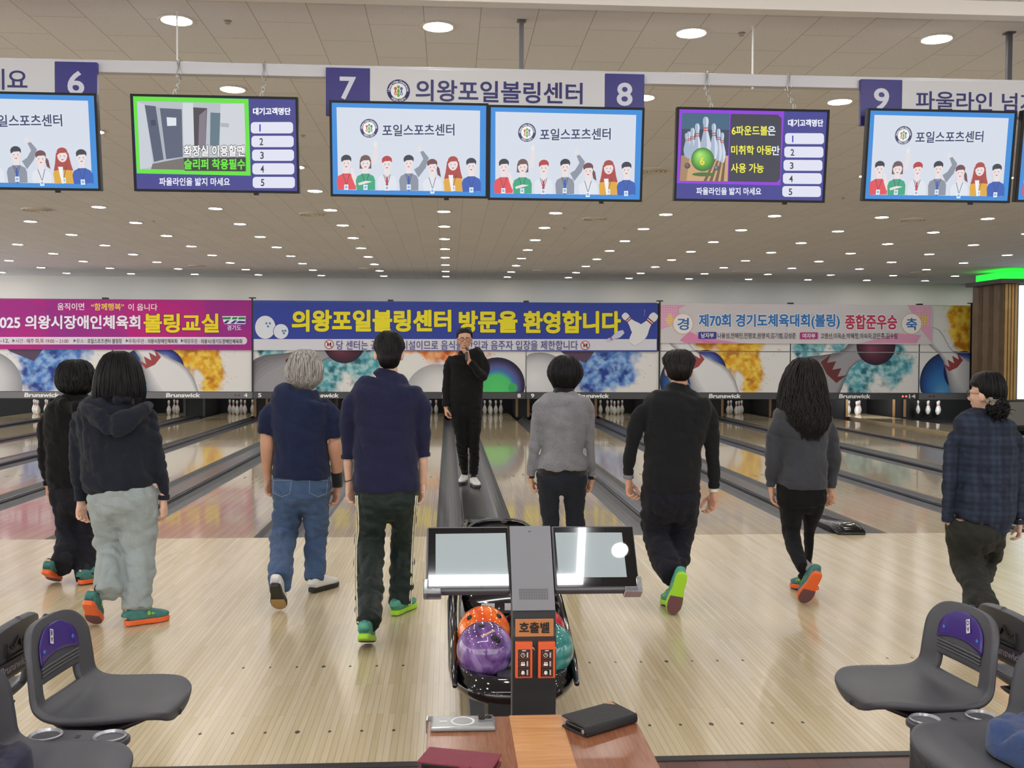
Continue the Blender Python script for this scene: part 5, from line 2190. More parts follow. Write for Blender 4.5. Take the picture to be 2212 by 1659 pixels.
pB, MB_, bB = person(
    f, 'person in navy hoodie and pale grey sweatpants with shoulder-length black hair', SK3, (510, 78, dict(dy=.02)), (505, 350, 0),
    [(330, 440, 570, .16), (350, 385, 612, .21), (378, 310, 668, .27), (420, 288, 690, .30), (520, 292, 690, .31), (650, 306, 690, .31), (780, 318, 696, .31), (830, 328, 692, .29), (852, 342, 682, .27)],
    [dict(sleeve=[(318, 390, 50), (280, 470, 44), (276, 600, 42), (280, 740, 42, .02), (290, 810, 44, .04), (297, 845, 36, .05), (298, 908, 33, .05)], skin=[(298, 925, 17, .05)]),
     dict(sleeve=[(655, 390, 50), (690, 470, 44), (712, 600, 44), (732, 720, 42, .02), (755, 800, 40, .04), (764, 845, 34, .05), (762, 902, 30, .05)], skin=[(760, 920, 17, .05)])],
    [dict(rows=[(860, 342, 520), (960, 352, 528), (1080, 372, 530), (1150, 385, 530), (1190, 392, 528), (1260, 384, 524), (1380, 376, 522), (1440, 378, 520)], knee=1150, kd=.06, thick=.95),
     dict(rows=[(860, 520, 712), (960, 522, 720), (1080, 528, 720), (1200, 532, 716), (1350, 532, 704), (1480, 524, 694), (1530, 520, 692)], knee=1150, kd=.05, thick=.92)],
    [(830, 345, 690, .27), (880, 340, 708, .29), (960, 350, 720, .30), (1030, 366, 716, .26)],
    [dict(wrist=(298, 922, .05), d=(.05, -.05, -1), palm=(.75, -.65, 0), thumb=(.5, 1, 0), curl=1.1, size=.95), dict(wrist=(760, 918, .05), d=(.0, .15, -1), palm=(-.8, .2, 0), thumb=(.2, 1, .0), curl=1.15, seed=5, size=.95)],
    dict(mats=RENTAL_O, pair=[dict(at=(390, 1606), yaw=2, lean=6, pitch=38, anchor='toe', size=.98), dict(at=(545, 1618), yaw=-52, pitch=1, anchor='heel', size=.95)]),
    ('hoodie', cloth('navy hoodie', '1a1e29', sheen=.06), [], folds(.009, ((8, 8, 14), (14, 8, 4)), seed=11)), ('sweatpants', cloth('pale grey sweat', '929c9c', sheen=.15), [], folds(.010, ((8, 8, 13), (14, 6, 5)), seed=12)), hairB)
hd = MB()
for k, (dz, r) in enumerate(((0, .050), (1, .045), (2, .034))):
    sp = 1 - .16 * k
    hd.tube([f.p(500 - 195 * sp, 372 + 28 * k, .0), f.p(500 - 170 * sp, 400 + 34 * k, -.10), f.p(500 - 80 * sp, 445 + 34 * k, -.175 - .01 * k), f.p(490, 462 + 36 * k, -.19 - .008 * k), f.p(500 + 80 * sp, 440 + 34 * k, -.175 - .01 * k), f.p(500 + 150 * sp, 400 + 32 * k, -.10), f.p(500 + 178 * sp, 372 + 26 * k, .0)], [r * .5, r * .9, r, r, r, r * .9, r * .5], seg=14)
hd.tube([f.p(440, 335, -.075), f.p(500, 350, -.10), f.p(565, 335, -.075)], [.03, .04, .03], seg=12)
link('hood', fused(hd, 'hood', .008, 5, disp=folds(.006, ((12, 12, 20),), seed=4)), MATS['navy hoodie'], pB)
rebase(pB, bB)

# ---------------------------------------------------------------- C: grey hair, navy tee, jeans
f = Fig(530, 700, 2.370, -1.95)


def hairC(M, P):
    hair_piece(frows(f, [(128, 285, 325, .05), (134, 262, 346, .13), (150, 240, 368, .19), (190, 225, 386, .225), (235, 214, 392, .23), (265, 214, 390, .22), (285, 222, 386, .21, -.01), (304, 236, 374, .18, -.012), (320, 262, 350, .13, -.005)]), GREY_HAIR, P, hairline=M.translation.z + .06, locks=380, lock_r=.005, seed=8, extra=.12, wave=.22, jag=.09, spread=1.07)


JEANS = cloth('blue denim', '44597a', sheen=.05, var=.25)
pC, MC, bC = person(
    f, 'person with wavy grey hair, navy T-shirt, blue jeans and black wristband', SK1, (303, 132, dict(dy=.02)), (305, 335, 0),
    [(330, 245, 365, .14), (342, 215, 390, .19), (365, 150, 430, .25), (410, 128, 440, .28), (500, 136, 428, .30), (600, 145, 416, .31), (700, 146, 424, .33), (760, 140, 436, .33), (786, 138, 436, .31)],
    [dict(sleeve=[(150, 385, 45), (118, 460, 46), (108, 520, 48), (103, 565, 46)], skin=[(112, 590, 36), (113, 640, 35), (112, 700, 29, .02), (114, 760, 21, .05), (116, 790, 20, .06)]),
     dict(sleeve=[(415, 385, 45), (440, 460, 44), (448, 520, 46), (450, 588, 41)], skin=[(455, 605, 34), (458, 640, 36), (466, 700, 32, .02), (470, 770, 24, .05), (470, 835, 21, .06)])],
    [dict(rows=[(800, 140, 290), (900, 144, 292), (990, 140, 284), (1060, 132, 266), (1110, 128, 256), (1200, 124, 248), (1280, 118, 242), (1322, 120, 240)], knee=1080, kd=.05),
     dict(rows=[(800, 286, 436), (900, 292, 434), (1000, 302, 430), (1100, 306, 418), (1200, 304, 414), (1280, 300, 410), (1318, 298, 404)], knee=1080, kd=.08)],
    [(770, 142, 432, .28), (820, 140, 436, .30), (890, 143, 435, .31), (945, 150, 430, .27)],
    [dict(wrist=(116, 792, .06), size=1.02, curl=.9, **LEFT_HAND), dict(wrist=(470, 838, .06), size=1.02, curl=.95, seed=6, **RIGHT_HAND)],
    dict(mats=(mat('shoe white', 'dcdcda', .5), mat('sole black', '1a1a1c', .5), mat('gum toe', 'a98a58', .6), mat('heel badge', '2a2a2c', .5)), pair=[dict(at=(178, 1464), yaw=0, pitch=42, anchor='toe', size=1.02), dict(at=(335, 1380), yaw=-32, pitch=1, anchor='heel')]),
    ('t_shirt', cloth('navy tee', '1b2340', sheen=.06), [], folds(.006, ((7, 7, 12), (13, 6, 5)), seed=21)), ('jeans', JEANS, [], folds(.008, ((9, 9, 17), (13, 6, 5)), seed=22)), hairC)
wb = MB()
f.limb(wb, [(466, 758, 30, .045), (470, 795, 28, .055), (471, 833, 26, .06)], ends=False)
wb.build('wristband', cloth('black band', '111113'), pC)
jb = surface_of(pC, 'jeans')
for X0 in (190, 375):
    q = [(X0 - 45, 800), (X0 + 47, 800), (X0 + 38, 868), (X0 - 4, 885), (X0 - 48, 862), (X0 - 45, 800)]
    q = [(q[i][0] + (q[i + 1][0] - q[i][0]) * k / 6, q[i][1] + (q[i + 1][1] - q[i][1]) * k / 6) for i in range(5) for k in range(6)] + [q[0]]
    pk = MB()
    pk.tube([on_surface(jb, f, X, Y, .001) for X, Y in q], .0022, seg=6)
    pk.build('pocket_stitching', mat('stitch', '7f8fa0', .8), pC)
rebase(pC, bC)

# ---------------------------------------------------------------- D: tall man, navy polo, dark green track pants
f = Fig(530, 700, 2.370, -2.62)


def hairD(M, P):
    hair_piece(frows(f, [(33, 720, 755, .05), (40, 692, 782, .13), (60, 672, 800, .18), (95, 660, 812, .205), (122, 660, 813, .205), (144, 673, 799, .205), (164, 680, 793, .22, -.012), (190, 686, 787, .205, -.012), (212, 693, 779, .17, -.010), (228, 706, 766, .12, -.005)]), BLACK_HAIR, P, hairline=M.translation.z + .055, locks=170, lock_r=.0045, seed=9, extra=.0, thin=.74, open_half=80, jag=.03)


pD, MD, bD = person(
    f, 'tall person in navy polo shirt and dark green striped track pants', SK3, (735, 42, dict(dy=.02)), (733, 255, 0),
    [(268, 650, 800, .17), (280, 622, 832, .19), (296, 585, 862, .215), (318, 552, 892, .245), (352, 538, 906, .268), (450, 552, 882, .28), (560, 560, 872, .27), (680, 557, 878, .27), (780, 553, 892, .28), (832, 553, 896, .28), (854, 556, 894, .27)],
    [dict(sleeve=[(562, 340, 48), (532, 410, 44), (524, 500, 40), (524, 600, 38, .02), (526, 650, 36, .04), (526, 688, 34, .05)], skin=[(526, 705, 25, .05), (528, 760, 21, .07), (532, 815, 18, .09)]),
     dict(sleeve=[(880, 340, 48), (912, 420, 42), (912, 500, 40), (910, 580, 39, .02), (911, 630, 37, .04), (911, 676, 35, .05)], skin=[(910, 695, 26, .05), (908, 760, 22, .07), (904, 820, 19, .09)])],
    [dict(rows=[(860, 560, 735), (950, 565, 736), (1050, 568, 720), (1120, 560, 713), (1250, 556, 710), (1400, 560, 706), (1500, 564, 702), (1532, 565, 698)], knee=1130, kd=.04, thick=.85),
     dict(rows=[(860, 735, 888), (950, 738, 878), (1050, 742, 870), (1150, 740, 864), (1300, 736, 860), (1400, 735, 858), (1442, 735, 852)], knee=1130, kd=.12, thick=.9)],
    [(830, 562, 888, .24), (890, 562, 886, .26), (940, 566, 880, .26), (985, 576, 872, .22)],
    [dict(wrist=(532, 818, .09), size=1.06, curl=.85, **LEFT_HAND), dict(wrist=(904, 822, .09), size=1.06, curl=.85, seed=7, **RIGHT_HAND)],
    dict(mats=RENTAL_L, pair=[dict(at=(628, 1634), yaw=0, pitch=19, anchor='toe', size=1.05), dict(at=(760, 1498), yaw=-22, pitch=1, anchor='heel', size=1.05)]),
    ('polo_shirt', cloth('navy polo', '1c1e3a', sheen=.06), [('rows', [(228, 684, 784, .145), (245, 668, 792, .16), (262, 655, 798, .165), (276, 645, 800, .17)], {})], folds(.006, ((6, 6, 9), (11, 5, 4)), seed=31)), ('track_pants', cloth('dark green nylon', '15221f', rough=.5, sheen=.05), [], folds(.009, ((8, 8, 15), (14, 6, 5)), seed=32)), hairD)
for X, Y in ((526, 686), (911, 674)):
    cu = MB()
    f.limb(cu, [(X, Y - 16, 36.5, .05), (X, Y + 3, 36, .05)], ends=False)
    cu.build('cuff_band', MATS['navy polo'], pD)
bl_ = MB()
c = f.p(530, 800, .085)
bl_.tube([c + Vector((.031 * math.cos(a * PI / 10), .030 * math.sin(a * PI / 10), .008 * math.cos(a * PI / 10))) for a in range(21)], .003, seg=8, ends=False)
bl_.build('bracelet', mat('bracelet', '1a1614', .4), pD)
tb = surface_of(pD, 'track_pants')
for side, rows in ((-1, [(880, 560), (950, 564), (1050, 568), (1120, 558), (1250, 555), (1400, 559), (1528, 564)]), (1, [(880, 886), (950, 879), (1050, 871), (1150, 866), (1300, 861), (1436, 853)])):
    for q, dx in enumerate((0, 8)):
        st = MB()
        rr_ = lerp_rows(rows, 5)
        pts = []
        for Y, X in rr_:
            for ins in (7, 10, 13, 17, 22, 28):
                h_ = on_surface(tb, f, X - side * (dx + ins), Y, .003, True)
                if h_ is not None:
                    pts.append(h_)
                    break
        for _ in range(3):
            pts = [pts[0]] + [(pts[i - 1] + pts[i] * 2 + pts[i + 1]) / 4 for i in range(1, len(pts) - 1)] + [pts[-1]]
        st.tube(pts, .0046, seg=8)
        st.build('side_piping', mat('piping cream', 'd9d2b8', .7), pD)
rebase(pD, bD)

# ---------------------------------------------------------------- F: woman in grey sweater
f = Fig(1110, 730, 3.952, -1.80)


def hairF(M, P):
    hair_piece(frows(f, [(145, 415, 460, .05), (152, 375, 500, .13), (178, 335, 540, .19), (230, 302, 575, .225), (290, 289, 587, .235), (340, 298, 578, .225), (385, 322, 550, .195), (425, 340, 520, .155, .01), (452, 352, 505, .12, .02)]), BLACK_HAIR, P, hairline=M.translation.z + .055, locks=150, lock_r=.005, seed=12, extra=.0, jag=.02)


pF, MF, bF = person(
    f, 'person with rounded black bob in light grey knit sweater, behind the console', SK2, (437, 152, dict(dy=.02)), (425, 470, 0),
    [(452, 335, 515, .155), (470, 300, 550, .18), (505, 222, 622, .225), (560, 195, 655, .25), (700, 215, 640, .26), (850, 238, 610, .26), (960, 240, 592, .265), (1020, 215, 610, .27), (1090, 195, 630, .27), (1128, 193, 632, .26)],
    [dict(sleeve=[(218, 530, 45), (192, 620, 44), (186, 740, 46), (180, 880, 50), (160, 1000, 44, .01), (148, 1100, 40, .02), (145, 1168, 36, .03)], skin=[(146, 1190, 24, .03), (146, 1210, 22, .03)]),
     dict(sleeve=[(632, 530, 45), (650, 620, 44), (655, 740, 45), (650, 880, 47), (660, 1000, 40, .01), (668, 1100, 34, .02), (664, 1176, 33, .03)], skin=[(662, 1198, 24, .03), (661, 1218, 22, .03)])],
    [dict(rows=[(1150, 190, 400), (1220, 188, 402), (1300, 198, 394), (1400, 212, 392), (1500, 228, 390), (1600, 238, 386), (1800, 256, 388), (2070, 262, 384)], knee=1580, kd=.05),
     dict(rows=[(1150, 400, 636), (1220, 408, 628), (1300, 420, 616), (1400, 428, 608), (1500, 434, 600), (1600, 440, 606), (1800, 444, 586), (2060, 440, 560)], knee=1580, kd=.06)],
    [(1120, 196, 630, .24), (1180, 190, 636, .25), (1250, 190, 628, .25), (1310, 210, 612, .21)],
    [dict(wrist=(146, 1212, .03), d=(.25, .0, -1), palm=(.85, -.4, 0), thumb=(.4, 1, 0), curl=1.25, size=.86), dict(wrist=(661, 1220, .03), d=(-.25, 0, -1), palm=(-.85, -.4, 0), thumb=(-.4, 1, 0), curl=1.25, seed=8, size=.86)],
    dict(mats=RENTAL_O, pair=[dict(at=(325, 2104), yaw=2, pitch=0, anchor='heel', size=.9), dict(at=(500, 2092), yaw=-5, pitch=0, anchor='heel', size=.9)]),
    ('sweater', cloth('grey knit', '7c7c82', sheen=.2, fine=250, var=.2), [], folds(.006, ((6, 6, 11), (12, 6, 4)), seed=41)), ('trousers', cloth('charcoal trousers', '20242d', sheen=.04), [], folds(.006, seed=42)), hairF, hw=.92)
tn = MB()
f.rows(tn, [(425, 345, 512, .135), (448, 338, 515, .14), (470, 330, 520, .145)])
tn.build('turtleneck', cloth('black jersey', '0c0c0e'), pF)
un = MB()
f.rows(un, [(1090, 200, 626, .245), (1135, 192, 634, .25), (1172, 192, 634, .25)])
link('undershirt', fused(un, 'undershirt', .008, 2), MATS['black jersey'], pF)
for X, Y in ((146, 1168), (663, 1178)):
    cf = MB()
    f.limb(cf, [(X, Y, 33, .03), (X, Y + 28, 32, .03)], ends=False)
    cf.build('cuff', MATS['black jersey'], pF)
rebase(pF, bF)

# ---------------------------------------------------------------- G: balding man in black
f = Fig(1320, 730, 2.676, -2.42)


def hairG(M, P):
    hair_piece(frows(f, [(64, 375, 415, .05), (70, 345, 445, .13), (88, 315, 470, .18), (120, 297, 486, .205), (146, 304, 481, .205), (168, 315, 470, .225, -.012), (195, 324, 462, .215, -.014), (220, 332, 454, .185, -.012), (236, 345, 442, .155, -.010), (248, 360, 428, .12, -.006)]), BROWN_HAIR, P, hairline=M.translation.z + .06, locks=150, lock_r=.005, seed=15, extra=.0, thin=.74, open_half=78, jag=.03)


pG, MG, bG = person(
    f, 'person with thinning hair in black turtleneck, one lime-soled shoe raised', SK1, (392, 68, dict(dy=.02)), (388, 290, 0),
    [(298, 315, 462, .165), (312, 270, 505, .20), (335, 212, 556, .25), (385, 178, 590, .28), (480, 185, 570, .29), (600, 192, 532, .29), (700, 186, 520, .30), (800, 178, 518, .31), (850, 176, 518, .30), (884, 178, 516, .29)],
    [dict(sleeve=[(205, 370, 50), (160, 450, 46), (135, 560, 44), (115, 660, 42, .02), (102, 720, 38, .03), (100, 785, 30, .04)], skin=[(101, 805, 22, .04), (102, 820, 20, .04)]),
     dict(sleeve=[(560, 370, 50), (582, 460, 44), (580, 570, 44), (588, 680, 42, .02), (592, 780, 38, .03), (594, 862, 32, .04)], skin=[(594, 880, 24, .04), (592, 895, 21, .04)])],
    [dict(rows=[(890, 174, 358), (960, 170, 362), (1050, 172, 352), (1130, 180, 335), (1180, 188, 350), (1260, 215, 385), (1330, 250, 412), (1385, 290, 425)], knee=1130, kd=.12, thick=.9),
     dict(rows=[(890, 345, 516), (960, 345, 510), (1050, 338, 500), (1130, 332, 484), (1200, 340, 470), (1280, 350, 455), (1400, 300, 420)], knee=1130, kd=.14)],
    [(860, 180, 514, .27), (920, 172, 514, .29), (980, 170, 508, .29), (1040, 180, 498, .25)],
    [dict(wrist=(102, 822, .04), d=(.05, -.1, -1), palm=(.75, -.65, 0), thumb=(.4, 1, 0), curl=1.15, size=1.04), dict(wrist=(592, 897, .04), d=(-.12, -.1, -1), palm=(-.8, -.55, 0), thumb=(-.4, 1, 0), curl=1.1, seed=9, size=1.04)],
    dict(mats=RENTAL_L, pair=[dict(at=(352, 1602), yaw=0, lean=11, pitch=75, anchor='toe', size=1.02), dict(at=(320, 1540), yaw=4, pitch=8, anchor='toe', size=1.0)]),
    ('turtleneck_sweater', cloth('black knit', '131417', sheen=.05), [('rows', [(262, 322, 456, .15), (285, 316, 458, .155), (306, 312, 462, .165)], {})], folds(.006, ((7, 7, 12), (10, 6, 4)), seed=51)), ('trousers', cloth('dark navy trousers', '14141d', sheen=.04), [], folds(.008, ((9, 9, 16), (14, 6, 5)), seed=52)), hairG)
for nm, X, Y, c, hwid in (('watch', 101, 795, '6f7076', 31), ('wristband', 593, 872, 'dcd8c4', 27)):
    cf = MB()
    f.limb(cf, [(X, Y, hwid, .04), (X, Y + 18, hwid * .95, .04)], ends=False)
    cf.build(nm, mat(nm + c, c, .6), pG)
sp_ = MB()
sp_.ball(f.p(398, 97, -.045), (.034, .03, .02), 14, 8)
sp_.build('bare_scalp', SK1, pG)
rebase(pG, bG)

# ---------------------------------------------------------------- H: long wavy hair, charcoal sweatshirt, black leggings
f = Fig(1620, 750, 2.909, -2.25)


def hairH(M, P):
    hair_piece(frows(f, [(62, 320, 365, .05), (70, 290, 395, .13), (95, 262, 425, .19), (150, 230, 448, .235), (220, 208, 462, .25), (300, 190, 480, .25), (370, 192, 492, .24, -.02), (440, 215, 492, .20, -.05), (500, 245, 480, .16, -.075), (540, 285, 450, .12, -.085)]), BROWN_HAIR, P, hairline=M.translation.z + .06, locks=700, lock_r=.0052, seed=18, extra=.07, wave=.34, jag=.13, spread=1.11)


SHORTS = cloth('black shorts', '0c0c0e', sheen=.03)
pH, MH, bH = person(
    f, 'person with very long wavy hair, charcoal sweatshirt and black leggings', SK2, (345, 72, dict(dy=.02)), (335, 400, 0),
    [(345, 265, 415, .16), (372, 215, 448, .20), (410, 150, 500, .25), (460, 132, 524, .28), (560, 180, 490, .28), (680, 190, 482, .28), (770, 178, 482, .29), (820, 172, 486, .28), (882, 176, 482, .26)],
    [dict(sleeve=[(165, 440, 45), (148, 530, 45), (144, 640, 48), (136, 740, 46, .01), (132, 795, 38, .03), (130, 830, 30, .04), (130, 872, 28, .04)], skin=[(132, 884, 17, .04), (133, 895, 16, .04)]),
     dict(sleeve=[(490, 440, 45), (508, 530, 44), (520, 640, 44), (525, 740, 42, .01), (520, 800, 38, .03), (512, 835, 30, .04), (510, 880, 29, .04)], skin=[(508, 892, 17, .04), (507, 902, 16, .04)])],
    [dict(rows=[(890, 172, 335), (960, 178, 338), (1050, 190, 332), (1150, 204, 318), (1220, 216, 324), (1300, 246, 345), (1370, 285, 365), (1395, 300, 368)], knee=1160, kd=.10, thick=1.0),
     dict(rows=[(890, 325, 478), (960, 330, 470), (1050, 332, 436), (1150, 336, 408), (1220, 340, 402), (1300, 345, 392), (1400, 330, 378), (1450, 292, 350)], knee=1160, kd=.16, thick=1.0)],
    [(860, 176, 480, .24), (910, 170, 478, .26), (960, 174, 474, .26), (1010, 184, 450, .22)],
    [dict(wrist=(133, 896, .04), d=(.12, -.05, -1), palm=(.8, -.5, 0), thumb=(.4, 1, 0), curl=.75, size=.92), dict(wrist=(507, 903, .04), d=(.0, -.1, -1), palm=(-.6, -.75, 0), thumb=(-.5, 1, 0), curl=1.3, seed=10, size=.92)],
    dict(sock=mat('sock grey', '8d8a8c', .9), mats=RENTAL_O, pair=[dict(at=(338, 1612), yaw=0, lean=14, pitch=58, anchor='toe', size=.95), dict(at=(285, 1512), yaw=18, pitch=6, anchor='toe', size=.92)]),
    ('sweatshirt', cloth('charcoal sweat', '37393f', sheen=.15, fine=300), [], folds(.007, ((7, 7, 12), (11, 6, 5)), seed=61)), ('leggings', cloth('black leggings', '101114', sheen=.03), [], folds(.003, seed=62)), hairH, hw=.92)
sh = MB()
f.rows(sh, [(850, 174, 482, .25), (910, 166, 482, .27), (960, 168, 480, .28), (992, 176, 476, .27)])
link('shorts', fused(sh, 'shorts', .008, 3, disp=folds(.004, seed=6)), SHORTS, pH)
for Y0_, Y1_, XL, XR in ((826, 882, 172, 486),):
    hb = MB()
    f.rows(hb, [(Y0_, XL, XR, .285), (Y1_ - 20, XL + 2, XR - 1, .28), (Y1_ + 3, XL + 4, XR - 3, .265)])
    link('hem_band', fused(hb, 'hem_band', .008, 2), MATS['charcoal sweat'], pH)
rebase(pH, bH)

# ---------------------------------------------------------------- I: plaid shirt, hair in a bun, far right
f = Fig(2000, 780, 3.071, -3.0)
HEADYAW_I = math.radians(38)


def hairI(M, P):
    hair_piece(frows(f, [(66, 385, 440, .05), (73, 350, 470, .14), (95, 320, 498, .19), (140, 300, 518, .22), (190, 300, 524, .22), (235, 325, 520, .205), (275, 360, 500, .17), (305, 385, 480, .13)], dy=.0), BLACK_HAIR, P, face=(-math.sin(HEADYAW_I), math.cos(HEADYAW_I)), hairline=M.translation.z + .06, locks=160, lock_r=.0045, seed=20, extra=.0, thin=.74, open_half=82, jag=.02)
    b = MB()
    c = f.p(478, 315, -.12)
    rn = random.Random(4)
    b.ball(c, (.062, .052, .055), 20, 14)
    for _ in range(60):
        a, e = rn.uniform(0, 2 * PI), rn.uniform(-.8, .9)
        u = Vector((math.cos(a) * math.cos(e), math.sin(a) * math.cos(e), math.sin(e)))
        v = u.orthogonal().normalized()
        v.rotate(Matrix.Rotation(rn.uniform(0, 6), 3, u))
        pts = [c + (u * math.cos(t) + v * math.sin(t)) * (.062 + .006 * rn.random() + (.03 * rn.random() if t > 1.2 else 0)) for t in (0, .35, .7, 1.05, 1.4)]
        b.tube(pts, [.004, .005, .0045, .003, .001], seg=5)
    b.build('hair_bun', BLACK_HAIR, P)
    k = MB()
    for i in range(11):
        t = i / 10
        k.ball(f.p(405 + 120 * t, 262 + 22 * t + 14 * math.sin(i * 2.4), -.165 + .02 * math.sin(i * 1.7) + .05 * t), (.016, .014, .013), 10, 8)
    k.build('hair_scrunchie', MATS['scrunchie'], P)


m, nt, b = nodes('scrunchie')
vo = N(nt, 'ShaderNodeTexVoronoi', Scale=60.0)
cr = N(nt, 'ShaderNodeValToRGB')
cr.color_ramp.interpolation = 'CONSTANT'
cr.color_ramp.elements[0].color = (.01, .01, .012, 1)
cr.color_ramp.elements[1].color = (*lin('c9b9a6'), 1)
cr.color_ramp.elements[1].position = .62
nt.links.new(vo.outputs['Color'], cr.inputs[0])
nt.links.new(cr.outputs[0], b.inputs['Base Color'])
MATS['scrunchie'] = m
# woven check
m, nt, b = nodes('navy check')
tc = N(nt, 'ShaderNodeTexCoord')
sp = N(nt, 'ShaderNodeSeparateXYZ')
nt.links.new(tc.outputs['Object'], sp.inputs[0])
acc = None
for ax, fr_ in (('X', 62), ('Z', 70), ('X', 21), ('Z', 24)):
    mu = N(nt, 'ShaderNodeMath', operation='MULTIPLY')
    mu.inputs[1].default_value = fr_ * 2 * PI / 2.6
    nt.links.new(sp.outputs[ax], mu.inputs[0])
    si = N(nt, 'ShaderNodeMath', operation='SINE')
    nt.links.new(mu.outputs[0], si.inputs[0])
    if acc is None:
        acc = si
    else:
        ad = N(nt, 'ShaderNodeMath', operation='ADD')
        nt.links.new(acc.outputs[0], ad.inputs[0])
        nt.links.new(si.outputs[0], ad.inputs[1])
        acc = ad
no = N(nt, 'ShaderNodeTexNoise', Scale=120.0)
nt.links.new(tc.outputs['Object'], no.inputs['Vector'])
ml = N(nt, 'ShaderNodeMath', operation='MULTIPLY_ADD')
ml.inputs[1].default_value = 3.2
nt.links.new(no.outputs['Fac'], ml.inputs[0])
nt.links.new(acc.outputs[0], ml.inputs[2])
cr = N(nt, 'ShaderNodeValToRGB')
cr.color_ramp.elements[0].color = (*lin('141b2e'), 1)
cr.color_ramp.elements[1].color = (*lin('263346'), 1)
mr = N(nt, 'ShaderNodeMapRange')
mr.inputs['From Min'].default_value = .2
mr.inputs['From Max'].default_value = 4.2
nt.links.new(ml.outputs[0], mr.inputs['Value'])
nt.links.new(mr.outputs[0], cr.inputs[0])
nt.links.new(cr.outputs[0], b.inputs['Base Color'])
b.inputs['Roughness'].default_value = .9
bp = N(nt, 'ShaderNodeBump', Strength=.4, Distance=.004)
nt.links.new(no.outputs['Fac'], bp.inputs['Height'])
nt.links.new(bp.outputs[0], b.inputs['Normal'])
MATS['navy check'] = m
pI, MI, bI = person(
    f, 'person with hair bun and glasses in a navy checked shirt, rightmost', SK3, (405, 74, dict(yaw=HEADYAW_I, dy=.0)), (390, 345, .0),
    [(322, 300, 470, .17), (345, 270, 500, .19), (385, 205, 552, .23), (440, 172, 590, .27), (560, 205, 600, .29), (700, 215, 605, .30), (850, 205, 602, .31), (960, 195, 590, .32), (1030, 200, 580, .31), (1085, 225, 545, .28), (1105, 245, 505, .25)],
    [dict(sleeve=[(200, 440, 50), (172, 530, 46), (164, 660, 50), (158, 800, 52), (150, 930, 46, .01), (148, 1060, 42, .02)], skin=[(156, 1068, 18, .02), (162, 1075, 16, .02)]),
     dict(sleeve=[(580, 440, 50), (612, 540, 46), (618, 680, 46), (622, 800, 44), (620, 930, 42, .01), (615, 1075, 36, .02)], skin=[(618, 1082, 18, .02), (620, 1088, 16, .02)])],
    [dict(rows=[(1080, 135, 372), (1180, 142, 376), (1280, 158, 378), (1350, 170, 385), (1420, 200, 405), (1520, 262, 438), (1620, 335, 475), (1760, 385, 505)], knee=1330, kd=.10, thick=.85),
     dict(rows=[(1080, 340, 532), (1180, 362, 510), (1280, 372, 490), (1350, 378, 470), (1420, 352, 450), (1500, 260, 390), (1600, 236, 340), (1700, 232, 320)], knee=1330, kd=.18, thick=.9)],
    [(1060, 150, 530, .25), (1120, 138, 530, .27), (1180, 142, 512, .27), (1240, 160, 495, .24)],
    [dict(wrist=(162, 1072, .02), d=(.55, .1, -.75), palm=(.4, -.3, -.6), thumb=(.3, 1, .2), curl=.9, size=.86), dict(wrist=(620, 1086, .02), d=(.1, .15, -1), palm=(-.6, .2, 0), thumb=(.1, 1, 0), curl=1.1, seed=11, size=.86)],
    dict(mats=RENTAL_O, pair=[dict(at=(462, 1955), yaw=-4, pitch=52, anchor='toe', size=.9), dict(at=(285, 1850), yaw=4, pitch=4, anchor='toe', size=.9)]),
    ('shirt', MATS['navy check'], [('rows', [(305, 320, 455, .15), (328, 305, 468, .16)], {})], folds(.009, ((7, 7, 11), (12, 6, 5)), seed=71)), ('trousers', cloth('dark olive cotton', '242520', rough=.7, sheen=.05), [], folds(.006, ((9, 9, 16), (14, 6, 5)), seed=72)), hairI, hw=.92)


def spectacles(M, parent, col='26242a'):
    g = MB()
    for q in (-1, 1):
        c = Vector((q * .033, .098, .002))
        pts = []
        for i in range(21):
            a = 2 * PI * i / 20
            ca, sa = math.cos(a), math.sin(a)
            pts.append(M @ (c + Vector((.025 * math.copysign(abs(ca) ** .7, ca), -.006 * abs(ca) * (1 if ca * q > 0 else 0), .0185 * math.copysign(abs(sa) ** .7, sa)))))
        g.tube(pts, .0026, seg=6, ends=False)
        g.tube([M @ Vector((q * .057, .090, .008)), M @ Vector((q * .074, .05, .008)), M @ Vector((q * .080, -.005, .004))], .0017, seg=6)
    g.tube([M @ Vector((-.009, .099, .004)), M @ Vector((0, .102, .006)), M @ Vector((.009, .099, .004))], .0018, seg=6)
    o = g.build('glasses', mat('spectacle frame', col, .25), parent)
    l = MB()
    for q in (-1, 1):
        c = Vector((q * .033, .0972, .002))
        ps = [M @ (c + Vector((.0242 * math.cos(a * PI / 8), 0, .0178 * math.sin(a * PI / 8)))) for a in range(16)]
        l.add(ps, [tuple(range(16))])
    gl = mat('lens glass', 'dfe8ee', .1, alpha=.10, spec=.1)
    l.build('lenses', gl, o)
    return o


spectacles(MI, pI, '20222c')
rebase(pI, bI)

# ---------------------------------------------------------------- E: speaker in black holding a microphone, facing the others
f = Fig(920, 690, 4.365, 2.86)
ZCAP = .035


def hairE(M, P):
    hair_piece(frows(f, [(76, 350, 382, .05), (80, 325, 405, .13), (92, 304, 424, .18), (118, 293, 433, .20), (150, 290, 436, .20), (175, 293, 433, .185), (195, 300, 428, .16)], dy=.035), BLACK_HAIR, P, face=(0, -1), hairline=M.translation.z + .078, locks=110, lock_r=.004, seed=30, extra=.0, thin=.70, open_half=80, jag=.02)


